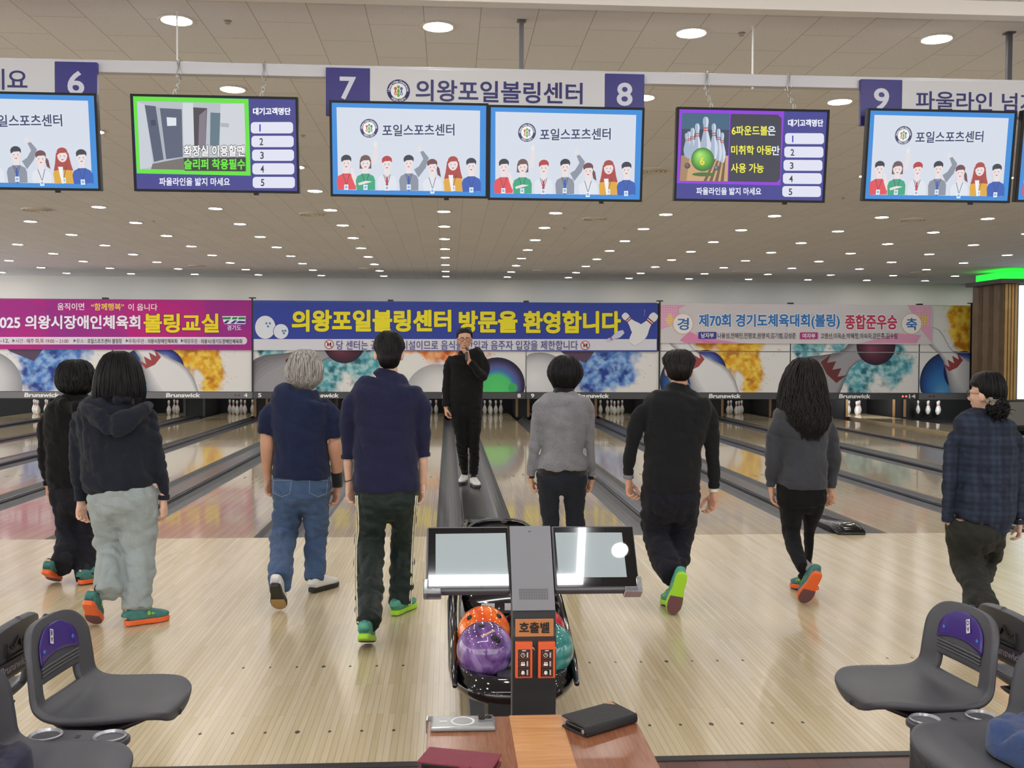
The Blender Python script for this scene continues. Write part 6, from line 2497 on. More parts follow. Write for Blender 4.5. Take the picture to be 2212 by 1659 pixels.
pE, ME, bE = person(
    f, 'person with glasses all in black, facing us and speaking into a microphone', SK1, (366, 84, dict(yaw=PI)), (372, 292, .01),
    [(284, 322, 428, .145), (300, 292, 462, .17), (322, 232, 542, .21), (370, 208, 566, .24), (460, 225, 552, .25), (560, 228, 545, .25), (680, 222, 540, .26), (760, 216, 538, .25), (800, 216, 538, .24)],
    [dict(sleeve=[(228, 345, 42), (205, 430, 38), (195, 560, 37), (186, 680, 36, -.02), (185, 770, 33, -.04), (188, 818, 32, -.05)], skin=[(188, 832, 22, -.05)]),
     dict(sleeve=[(545, 345, 44), (560, 420, 44), (556, 500, 46, -.03), (535, 535, 46, -.07), (490, 490, 42, -.16), (445, 435, 36, -.22), (415, 400, 31, -.245)], skin=[(408, 388, 20, -.25), (404, 378, 18, -.255)])],
    [dict(rows=[(800, 226, 385), (900, 232, 386), (1000, 252, 388), (1120, 280, 394), (1180, 286, 396), (1300, 300, 400), (1400, 322, 402), (1448, 335, 402)], knee=1150, kd=-.04),
     dict(rows=[(800, 380, 532), (900, 388, 530), (1000, 396, 528), (1120, 402, 512), (1180, 405, 508), (1300, 408, 506), (1400, 402, 496), (1450, 402, 490)], knee=1150, kd=-.05)],
    [(780, 222, 534, .23), (850, 224, 534, .25), (920, 230, 532, .25), (990, 250, 528, .2)],
    [dict(wrist=(188, 832, -.05), d=(.05, -.1, -1), palm=(.9, .2, 0), thumb=(.2, -1, 0), curl=1.1, size=1.0), dict(wrist=(402, 374, -.256), d=(-.10, -.18, 1), palm=(-.85, -.05, .1), thumb=(-.25, .9, .2), curl=1.5, seed=12, size=1.0)],
    dict(mats=(mat('shoe white', 'dcdcda', .5), mat('sole white black', '2a2a2c', .5), mat('sole under', '222224', .6), mat('shoe white', 'dcdcda', .5)), pair=[dict(at=(352, 1548), yaw=168, pitch=0, anchor='toe', z=ZCAP, size=1.02), dict(at=(465, 1578), yaw=194, pitch=0, anchor='toe', z=ZCAP, size=1.02)]),
    ('sweater', cloth('black sweater', '0f0f11', sheen=.05), [], folds(.006, ((7, 7, 12), (10, 6, 5)), seed=81)), ('trousers', cloth('black trousers', '0d0e11', sheen=.04), [], folds(.006, ((9, 9, 16), (14, 6, 5)), seed=82)), hairE)
spectacles(ME, pE, '3a3038')
rebase(pE, bE)
mic = MB()
a_, b_ = f.p(383, 268, -.225), f.p(384, 340, -.335)
dm = (b_ - a_).normalized()
mic.tube([a_, a_ + dm * .012, a_ + dm * .04], [.016, .023, .022], seg=16)
mh = MB()
mh.tube([a_ + dm * .045, a_ + dm * .06, a_ + dm * .20, a_ + dm * .225], [.019, .018, .015, .013], seg=16)
o = empty('microphone', a_)
g = mic.build('head_grille', mat('mic grille', '3c3c42', .4, metal=.6), o)
h = mh.build('handle', mat('mic handle', '1b1b20', .35), o)
for q in (g, h):
    q.data.transform(Matrix.Translation(-a_))
tag(o, 'dark handheld microphone held at the speaker\'s mouth', 'microphone')
# ================================================================ foreground: console, ball return, table, seats
def extrude_profile(mb, prof, x0, x1, mi=0):
    """Closed profile in (y, z) drawn out along x."""
    n = len(prof)
    vs = [Vector((x0, y, z)) for y, z in prof] + [Vector((x1, y, z)) for y, z in prof]
    mb.add(vs, [tuple(range(n)), tuple(range(n, 2 * n))[::-1]] + [(i, n + i, n + (i + 1) % n, (i + 1) % n) for i in range(n)], mi)


TH = math.radians(36)
P0 = Vector((0, -6.22, .93))
UU, VV = Vector((1, 0, 0)), Vector((0, math.sin(TH), math.cos(TH)))
NN = UU.cross(VV)
HM = Matrix((UU, VV, NN)).transposed().to_4x4()
HM.translation = P0
HP = Canvas(P0, UU, VV).pix
M_CON = mat('console grey', '55565b', .45, var=.05)
M_CONB = mat('console black', '1b1b1e', .4)
M_GLASS = mat('black glass', '07080a', .015, spec=.6)
M_DISP = mat('sleeping display', '98a4a8', .02, spec=.5)
t = empty('score_console', (-.03, -6.22, 0))
tag(t, 'double touchscreen scoring console on a black post behind the table', 'console')


def place(b, name, m, par=t, bevel=0):
    o = b.build(name, m, par, bevel=bevel)
    o.data.transform(Matrix.Translation(-t.location))
    return o


u0, v1 = HP(922, 1137)
u1, _ = HP(1372, 1134)
_, v0 = HP(1150, 1276)
xa, xb = -.085, .0305
for side, (a, b_) in enumerate(((u0 - .001, xa - .002), (xb + .002, u1 - .006))):
    b = MB()
    b.box((a, v0, -.032), (b_, v1, -.001), mx=HM)
    place(b, 'screen_housing', M_CON, bevel=.006)
    b = MB()
    b.box((a + .006, v0 + .008, -.001), (b_ - .003, v1 - .006, .0012), mx=HM)
    place(b, 'glass_front', M_GLASS, bevel=.001)
    px = ((941, 1154), (1092, 1152), (1098, 1247), (941, 1248)) if side == 0 else ((1199, 1151), (1343, 1151), (1354, 1247), (1207, 1248))
    q = [HP(*p) for p in px]
    b = MB()
    b.prism(q[::-1], .0013, .0018, mx=HM)
    place(b, 'display', M_DISP)
    g = MB()
    s_ = 1 if side == 0 else -1
    c = a if side == 0 else b_
    g.box((c - s_ * .006, v0 - .006, -.036), (c + s_ * .008, v0 + .036, .006), mx=HM)
    g.box((c - s_ * .006, v0 - .008, -.036), (c + s_ * .042, v0 + .008, .006), mx=HM)
    place(g, 'corner_guard', mat('clear plastic', 'dfe6ee', .08, trans=.85), bevel=.003)
b = MB()
zb = .889
top = P0 + VV * (v1 - .003)
prof = [(-6.25, 0), (-6.25, zb - .03), (-6.247, zb - .008), (-6.238, zb + .012)]
back = [(-6.185, .0), (-6.185, zb - .02), (-6.17, zb + .03)]
pt_ = lambda v, n: ((P0 + VV * v + NN * n).y, (P0 + VV * v + NN * n).z)
prof += [pt_(0, .003), pt_(v1 - .002, .003), pt_(v1 - .002, -.045)]
extrude_profile(b, prof + back[::-1], xa, xb)
place(b, 'post', M_CONB, bevel=.003)
b = MB()
b.box((xa + .001, -.012, .0032), (xb - .001, v1 - .003, .0040), mx=HM)
place(b, 'face_plate', mat('plate grey', '6e6f74', .42))
b = MB()
for i in range(18):
    for j in range(7):
        x, y = HP(1122.5 + i * 3.5 + j * .12, 1274.5 + j * 3.4)
        b.box((x - .0012, y - .0013, .0040), (x + .0012, y + .0013, .0043), mx=HM)
place(b, 'speaker_grille', M_BLACK)
b = MB()
x, y = HP(1143.5, 1149.5)
b.box((x - .004, y - .0012, .0040), (x + .004, y + .0012, .0043), mx=HM)
place(b, 'camera_slot', M_BLACK)

# plaque and the two call bells on the post
YP = -6.2505
a, c = aty(1113, 1337, YP), aty(1195.5, 1374, YP)
b = MB()
b.box((a.x, YP - .003, c.z), (c.x, YP, a.z))
o = b.build('call_bell_plaque', mat('plaque orange', 'b0713f', .45), bevel=.001)
cv = Canvas((0, YP - .0032, 0))
for k in range(1):
    cv.text('호출벨', 1121.5, 1343.5, 1187, 1367.5, '1d1714', .034)
cv.build('plaque_lettering', M_SIGN, o)
rebase(o, ((a.x + c.x) / 2, YP, c.z))
tag(o, 'orange plaque with black Korean lettering on the console post', 'sign')
for k, (x0, x1, side) in enumerate(((1112.5, 1149, 'left'), (1161.5, 1198, 'right'))):
    a, c = aty(x0, 1384, YP), aty(x1, 1461, YP)
    t2 = empty('call_bell', ((a.x + c.x) / 2, YP, c.z))
    tag(t2, 'orange call bell unit with three black buttons, %s one under the plaque' % side, 'call bell', 'call bells on the console post')
    w, h = c.x - a.x, a.z - c.z
    b = MB()
    b.box((-w / 2, -.016, 0), (w / 2, 0, h))
    b.build('case', mat('bell orange', 'd0572c', .35), t2, bevel=.002)
    b = MB()
    b.box((-w * .34, -.0172, h * .05), (w * .36, -.0161, h * .80))
    b.build('button_panel', mat('bell black', '1a1210', .3), t2, bevel=.001)
    b = MB()
    b.box((w / 2, -.010, h * .80), (w / 2 + .006, -.006, h * .84))
    b.box((w / 2 + .004, -.010, h * .76), (w / 2 + .006, -.006, h * .84))
    b.build('key_tag', mat('steel', 'c0bfba', .3, metal=.8), t2)
    cv = Canvas((t2.location.x, YP - .0173, c.z), pt=lambda x, y: (x, y), step=.00005)
    red = 'b0564a'
    cv.rect(-.005, h * .765, .005, h * .785, 'e6ddd6')
    for j in range(3):
        yb = h * (.555 - .24 * j)
        cv.rect(-w * .26, yb, w * .29, yb + h * .19, red, .002)
        cv.rect(-w * .26 + .0006, yb + .0006, w * .29 - .0006, yb + h * .19 - .0006, '1a1210', .0018)
        cx, cy = -w * .06, yb + h * .095
        if j == 0:
            cv.ell(cx, cy, .0058, .0058, 'ded8d2', n=20)
            cv.ell(cx, cy, .0046, .0046, '1a1210', n=20)
            cv.rect(cx - .0006, cy, cx + .0006, cy + .0035, 'ded8d2')
            cv.rect(cx, cy - .0006, cx + .003, cy + .0006, 'ded8d2')
        elif j == 1:
            for q in (-.0035, 0, .0035):
                cv.rect(cx + q - .0012, cy + .001, cx + q + .0012, cy + .005, 'ded8d2')
            cv.rect(cx - .0055, cy - .005, cx + .0055, cy + .0002, 'ded8d2')
        else:
            cv.ell(cx, cy + .0005, .0044, .0046, 'ded8d2', n=18)
            cv.rect(cx - .0055, cy - .0042, cx + .0055, cy - .0028, 'ded8d2')
            cv.ell(cx, cy - .005, .0014, .0014, 'ded8d2', n=10)
        for q in range(4):
            cv.rect(w * .16, yb + .003 + q * .0034, w * .235, yb + .0055 + q * .0034, 'ded8d2')
    cv.build('button_icons', M_SIGN, t2)

# ---------------------------------------------------------------- ball return
t = empty('ball_return', (0, -4.8, 0))
tag(t, 'glossy black ball return rack behind the scoring console', 'ball return')
GB = mat('gloss black', '09090c', .07, spec=.6, coat=.3)


def oval(y0, y1, hw, z, n=44, k=3.2, bow=.0):
    """Rounded-rectangle outline at height z, nose bowed towards the seats."""
    out = []
    for i in range(n):
        a = 2 * PI * i / n
        ca, sa = math.cos(a), math.sin(a)
        x = hw * math.copysign(abs(ca) ** (2 / k), ca)
        q = math.copysign(abs(sa) ** (2 / k), sa)
        y = (y0 + y1) / 2 + (y1 - y0) / 2 * q - (bow * (1 - (x / hw) ** 2) if sa < 0 else 0)
        out.append(Vector((x, y, z)))
    return out


b = MB()
R_ = []
for y0, y1, hw, z in ((-5.16, -4.35, .215, .318), (-5.19, -4.34, .240, .322), (-5.205, -4.33, .252, .345), (-5.205, -4.33, .254, .365), (-5.19, -4.335, .247, .378), (-5.185, -4.34, .240, .384), (-5.17, -4.345, .236, .404), (-5.15, -4.36, .226, .412), (-5.12, -4.38, .205, .405), (-5.10, -4.40, .19, .385), (-5.08, -4.42, .17, .352), (-5.02, -4.5, .10, .345)):
    R_.append(oval(y0, y1, hw, z, bow=.05))
b.rings(R_, smooth=True)
b.build('tray', GB, t)
for sd in (-1, 1):
    b = MB()
    b.tube([Vector((sd * .228, -5.16, .372)), Vector((sd * .234, -5.0, .40)), Vector((sd * .236, -4.7, .455)), Vector((sd * .236, -4.45, .50)), Vector((sd * .225, -4.25, .53))], [.010, .017, .020, .022, .018], [.010, .03, .04, .045, .04], seg=16)
    b.build('side_rail', GB, t)
    b = MB()
    b.tube([Vector((sd * .07, -5.1, .362)), Vector((sd * .07, -4.4, .362))], .012, seg=10)
    b.build('track_bar', mat('track black', '17171a', .3), t)
b = MB()
rr = []
for y, hw, zt in ((-4.38, .20, .52), (-4.25, .205, .60), (-4.05, .20, .72), (-3.92, .19, .782), (-3.80, .17, .76), (-3.62, .14, .60), (-3.5, .12, .36)):
    ring = [Vector((hw * math.cos(q * PI / 14), y, (zt - .0) - .16 * (1 - math.sin(q * PI / 14)) ** 1.5)) for q in range(15)]
    ring = [Vector((hw, y, .002 if y > -4.2 else .30))] + ring + [Vector((-hw, y, .002 if y > -4.2 else .30))]
    rr.append(ring)
b.rings(rr, smooth=True)
b.build('hood', GB, t)
b = MB()
b.tube([Vector((.19 * math.cos(q * PI / 14), -3.915, .79 - .155 * (1 - math.sin(q * PI / 14)) ** 1.5)) for q in range(15)], .006, seg=8)
b.build('hood_edge', mat('hood edge grey', '4a4a4e', .3), t)
b = MB()
b.box((-.10, -5.0, .0), (.11, -4.3, .317))
b.build('pedestal', mat('pedestal', '141417', .4), t, bevel=.01)
b = MB()
b.prism([(x * 1.0, y) for x, y in ((-.16, -5.08), (.16, -5.08), (.16, -4.2), (-.16, -4.2))], .0005, .02)
b.build('base_plate', mat('base steel', '8b8c90', .35, metal=.4), t, bevel=.006)
b = MB()
b.box((-.105, -4.389, .455), (-.045, -4.381, .485))
b.box((.0, -4.389, .455), (.045, -4.381, .485))
b.build('notice_sticker', mat('sticker', 'd9d9dc', .5), t)
b = MB()
b.lathe([(0, .4045), (.045, .4045), (.05, .402), (.052, .396)], (-.02, -5.125, .0), 24)
b.build('hand_dryer', mat('dryer grey', '3b3c40', .35), t)
for o in KID[t.name]:
    o.data.transform(Matrix.Translation(-t.location))


def marble(name, c1, c2, c3, scale=7, dist=4.0):
    m, nt, b = nodes(name)
    tc = N(nt, 'ShaderNodeTexCoord')
    n = N(nt, 'ShaderNodeTexNoise', Scale=scale, Detail=3.0, Distortion=dist)
    nt.links.new(tc.outputs['Object'], n.inputs['Vector'])
    cr = N(nt, 'ShaderNodeValToRGB')
    cr.color_ramp.elements[0].color = (*lin(c1), 1)
    cr.color_ramp.elements[0].position = .33
    cr.color_ramp.elements[1].color = (*lin(c3), 1)
    cr.color_ramp.elements[1].position = .68
    e = cr.color_ramp.elements.new(.5)
    e.color = (*lin(c2), 1)
    nt.links.new(n.outputs['Fac'], cr.inputs[0])
    nt.links.new(cr.outputs[0], b.inputs['Base Color'])
    b.inputs['Roughness'].default_value = .06
    b.inputs['Coat Weight'].default_value = .5
    return m


RB = .1085
for nm, c, m, holes, logo_ in (
        ('purple marbled bowling ball with two finger holes, front left in the rack', (-.113, -5.03, .466), marble('marble purple', '4c3263', '745291', '9c82b8', 4.5, 3.0), ((.42, -.72, .55), (.30, -.72, .63), (-.12, -.30, .95)), True),
        ('orange bowling ball behind the purple ball', (-.108, -4.79, .466), marble('marble orange', 'd9501e', 'ee7426', 'f6a04c', 5, 2.0), ((-.55, -.45, .70), (.55, -.40, .73)), False),
        ('teal bowling ball, front right in the rack beside the console post', (.122, -5.03, .466), marble('marble teal', '235e5c', '3a8580', '6aa8a0', 6, 2.5), ((.2, .2, .95),), False),
        ('red bowling ball behind the teal ball', (.118, -4.79, .466), marble('marble red', 'a81c2c', 'd03244', 'e05a60', 6, 2.0), ((.1, .3, .95),), False)):
    b = MB()
    b.ball((0, 0, 0), RB, 48, 32)
    o = b.build('bowling_ball', m)
    o.location = c
    tag(o, nm, 'bowling ball', 'bowling balls in the return')
    for h in holes:
        n_ = Vector(h).normalized()
        k = MB()
        k.tube([n_ * (RB - .012), n_ * (RB + .0006)], [.0125, .0125], seg=18, ends=False)
        k.build('finger_hole', mat('hole dark', '08070a', .6), o)
    if logo_:
        n_ = Vector((.10, -.62, .78)).normalized()
        up = (Vector((0, 0, 1)) - n_ * n_.z).normalized()
        rt = up.cross(n_)
        ang = math.radians(26)
        r2, u2 = rt * math.cos(ang) + up * math.sin(ang), up * math.cos(ang) - rt * math.sin(ang)
        cv = Canvas((0, 0, 0), r2, u2, pt=lambda x, y: (x, -y), step=0)
        cv.text('Brunswick', -.030, -.006, .030, .006, 'e6d9a8', .02)
        cv.V = [(a, bb, math.sqrt(max(0, (RB + .0005) ** 2 - a * a - bb * bb))) for a, bb, _ in cv.V]
        n2 = Vector((.62, -.78, -.02)).normalized()
        lo = cv.build('ball_lettering', M_SIGN, o, lift=0)
        lo.matrix_basis = Matrix((r2, u2, n_)).transposed().to_4x4()

# ---------------------------------------------------------------- table and what lies on it
ZT = .73
x0, x1, yf, yn = -.302, .194, -6.475, -7.25
t = empty('table', ((x0 + x1) / 2, (yf + yn) / 2, 0))
tag(t, 'brown wooden table top with pale centre strip in the foreground', 'table')


def woodgrain(name, c1, c2, along, rough=.3, scale=1.0):
    m, nt, b = nodes(name)
    tc = N(nt, 'ShaderNodeTexCoord')
    mp = N(nt, 'ShaderNodeMapping')
    mp.inputs['Scale'].default_value = (4, 60, 4) if along == 'x' else (60, 4, 4)
    n = N(nt, 'ShaderNodeTexNoise', Scale=scale, Detail=5.0, Distortion=1.2)
    nt.links.new(tc.outputs['Object'], mp.inputs[0])
    nt.links.new(mp.outputs[0], n.inputs['Vector'])
    cr = N(nt, 'ShaderNodeValToRGB')
    cr.color_ramp.elements[0].color = (*lin(c1), 1)
    cr.color_ramp.elements[0].position = .3
    cr.color_ramp.elements[1].color = (*lin(c2), 1)
    cr.color_ramp.elements[1].position = .7
    nt.links.new(n.outputs['Fac'], cr.inputs[0])
    nt.links.new(cr.outputs[0], b.inputs['Base Color'])
    b.inputs['Roughness'].default_value = rough
    return m


c = Vector(t.location)
b = MB()
b.box((x0 - c.x, yn - c.y, ZT - .03), (x1 - c.x, yf - c.y, ZT))
b.build('table_top', woodgrain('walnut table', '7d4c34', '996446', 'y', .22, 2.0), t, bevel=.003)
b = MB()
b.box((-.107 - c.x, yn - c.y + .001, ZT), (.017 - c.x, yf - c.y - .0005, ZT + .0012))
b.build('centre_strip', woodgrain('pale strip', 'b67c48', 'd09a62', 'x', .4, 1.2), t)
b = MB()
b.box((x0 - c.x - .004, yf - c.y - .028, ZT - .032), (x0 - c.x + .018, yf - c.y + .004, ZT + .003))
b.build('corner_guard', mat('clear plastic', 'dfe6ee', .08, trans=.85), t, bevel=.004)
b = MB()
b.tube([Vector((0, 0, .012)), Vector((0, 0, ZT - .031))], .045, seg=20, ends=False)
b.tube([Vector((0, 0, -.002)), Vector((0, 0, .012))], .22, seg=28, ends=False)
b.build('pedestal', mat('pedestal', '141417', .4), t)


def flatbox(px, z, h, r=.006):
    """Outline through photo corners on the table."""
    return [atz(*p, z) for p in px]


# phone in clear case
P = [atz(*p, ZT + .008) for p in ((940, 1547), (1060, 1545), (1061, 1574), (937, 1577))]
cen = sum(P, Vector()) / 4
ux = (P[1] - P[0]).normalized()
uy = Vector((-ux.y, ux.x, 0))
w, d = (P[1] - P[0]).length, .078
PM_ = Matrix((ux, uy, Vector((0, 0, 1)))).transposed().to_4x4()
PM_.translation = Vector((cen.x, cen.y, ZT))
t = empty('smartphone', (cen.x, cen.y, ZT))
tag(t, 'silver smartphone in a clear case with white ring, on the table', 'phone')
w = .150
for nm, a, bb, m, bv in (('case', (-w / 2, -d / 2, .0005), (w / 2, d / 2, .0105), mat('clear case', 'cfd3d6', .08, trans=.6), .004), ('body', (-w / 2 + .003, -d / 2 + .003, .002), (w / 2 - .003, d / 2 - .003, .0112), mat('phone graphite', '8d8f90', .25, metal=.3), .003)):
    b = MB()
    b.box(a, bb)
    o = b.build(nm, m, t, bevel=bv, bseg=3)
    o.rotation_euler = (0, 0, math.atan2(ux.y, ux.x))
b = MB()
n = 40
b.rings([[Vector((.0 + r * math.cos(2 * PI * k / n), r * math.sin(2 * PI * k / n), z)) for k in range(n)] for r, z in ((.0285, .0113), (.0285, .0119), (.0225, .0119), (.0225, .0113))], caps=False)
b.box((-.055, -.004, .0113), (-.036, .004, .0118))
o = b.build('magnet_ring', mat('ring white', 'dedede', .4), t)
o.rotation_euler = (0, 0, math.atan2(ux.y, ux.x))
b = MB()
b.box((.036, -.002, .0112), (.071, .034, .0135))
o = b.build('camera_bump', mat('camera plate', '6c6e72', .2), t, bevel=.003)
o.rotation_euler = (0, 0, math.atan2(ux.y, ux.x))
for x, y in ((.045, .024), (.045, .008), (.061, .016)):
    k = MB()
    k.lathe([(0, .0160), (.0072, .0160), (.0078, .0152), (.0078, .0134)], (x, y, 0), 20)
    lo = k.build('camera_lens', mat('lens black', '0a0a0e', .08), o)

# black wallet case, slightly open
A = [atz(*p, ZT + .015) for p in ((1226, 1557), (1333, 1527), (1358, 1545), (1257, 1583))]
cen = sum(A, Vector()) / 4
ux = (A[1] - A[0])
ux.z = 0
ux.normalize()
an = math.atan2(ux.y, ux.x)
t = empty('wallet_case', (cen.x, cen.y, ZT), an)
tag(t, 'black embossed wallet phone case lying on the right of the table', 'phone case')
lth = mat('black leather', '1d1d20', .45, bump=.6, bscale=420)
w, d = .160, .086
b = MB()
b.box((-w / 2, -d / 2, .0005), (w / 2, d / 2, .006))
b.build('back_cover', lth, t, bevel=.003)
b = MB()
b.box((-w / 2 + .006, -d / 2 + .008, .0065), (w / 2 - .006, d / 2 - .006, .016))
b.build('phone_body', mat('phone black', '0e0e10', .3), t, bevel=.003)
b = MB()
b.box((-w / 2, -d / 2, 0), (w / 2, d / 2, .005), mx=Matrix.Translation((0, 0, .0215)) @ Matrix.Rotation(math.radians(4), 4, 'X'))
b.build('front_cover', lth, t, bevel=.003)
b = MB()
b.tube([Vector((-w / 2 + .001, -d / 2 + .002, .0125)), Vector((w / 2 - .001, -d / 2 + .002, .0125))], .006, .0118, seg=16, side=(0, 1, 0), ends=False)
b.build('spine', lth, t)
b = MB()
b.lathe([(0, .0), (.005, 0), (.005, .001), (0, .0015)], (0, 0, 0), 14)
o = b.build('stud', mat('steel', 'c0bfba', .3, metal=.8), t)
o.location = (-w / 2 - .0005, -d / 2 + .008, .012)
o.rotation_euler = (0, -PI / 2, 0)
b = MB()
b.prism([(w / 2 - .030, d / 2 - .002), (w / 2 - .006, d / 2 - .002), (w / 2 - .010, d / 2 - .022)], .0, .0008, mx=Matrix.Translation((0, 0, .0266)) @ Matrix.Rotation(math.radians(4), 4, 'X'))
b.build('patch', mat('tan patch', 'b98a6c', .5), t)

# red flip case
A = [atz(*p, ZT + .02) for p in ((932, 1618), (1069, 1632), (1058, 1656), (915, 1640))]
cen = (A[0] + A[1] + A[2] + A[3]) / 4
ux = A[1] - A[0]
an = math.atan2(ux.y, ux.x)
t = empty('flip_case', (cen.x, cen.y, ZT), an)
tag(t, 'dark red flip phone case with strap on the left of the table', 'phone case')
red = mat('red leather', '7c2438', .5, bump=.3, bscale=300)
w, d = .162, .082
for nm, a, bb, m in (('back_cover', (-w / 2, -d / 2, .0005), (w / 2, d / 2, .005), red), ('phone_body', (-w / 2 + .008, -d / 2 + .004, .0055), (w / 2 - .004, d / 2 - .004, .0155), mat('phone black', '0e0e10', .3)), ('front_cover', (-w / 2, -d / 2, .016), (w / 2, d / 2, .0205), red)):
    b = MB()
    b.box(a, bb)
    b.build(nm, m, t, bevel=.002)
b = MB()
pr = [(-d / 2 + .03, .0212), (-d / 2 - .003, .0212), (-d / 2 - .005, .012), (-d / 2 - .003, .0), (-d / 2 + .012, .0002), (-d / 2, .003), (-d / 2 - .0015, .012), (-d / 2 - .0005, .0207), (-d / 2 + .03, .0207)]
extrude_profile(b, pr, .012, .034)
b.build('strap', red, t)

# ---------------------------------------------------------------- bench seats
M_SHELL = mat('seat grey', '46474c', .42, var=.05, bump=.12, bscale=500)
M_PAD = mat('seat purple', '3c2478', .28)
PROF = [(.360, .424, .04), (.357, .434, .095), (.343, .444, .140), (.30, .449, .182), (.23, .446, .208), (.15, .441, .217), (.07, .439, .215), (.01, .446, .209), (-.026, .468, .204), (-.040, .497, .200), (-.045, .535, .198), (-.050, .575, .196), (-.056, .618, .193), (-.062, .652, .186), (-.068, .682, .168), (-.074, .706, .138), (-.078, .720, .094), (-.080, .726, .040)]


def seat_pt(v, u, off=0.0):
    """Point on the moulded shell: v along the profile, u across (-1..1), off in front of it."""
    v = min(max(v, 0), len(PROF) - 1.001)
    i = int(v)
    f_ = v - i

    def cr(k):
        g = [PROF[min(max(i + q, 0), len(PROF) - 1)][k] for q in (-1, 0, 1, 2)]
        return .5 * (2 * g[1] + (g[2] - g[0]) * f_ + (2 * g[0] - 5 * g[1] + 4 * g[2] - g[3]) * f_ ** 2 + (3 * g[1] - g[0] - 3 * g[2] + g[3]) * f_ ** 3)
    x, z, w = cr(0), cr(1), cr(2)
    e = .01
    n_ = seat_normal(v)
    sm = lambda t: min(1, max(0, t)) ** 2 * (3 - 2 * min(1, max(0, t)))
    lip = .022 * abs(u) ** 3.2 * sm(v / 3.5) * sm((len(PROF) - 1 - v) / 5) + off
    return Vector((cr(0), u * cr(2), cr(1))) + n_ * lip


def seat_normal(v):
    def ip(q, k):
        q = min(max(q, 0), len(PROF) - 1.001)
        a = int(q)
        return PROF[a][k] + (PROF[a + 1][k] - PROF[a][k]) * (q - a)
    va = min(max(v, 2.2), len(PROF) - 2.2)
    tx, tz = ip(va + 1.2, 0) - ip(va - 1.2, 0), ip(va + 1.2, 1) - ip(va - 1.2, 1)
    L = math.hypot(tx, tz) or 1
    return Vector((tz / L, 0, -tx / L))


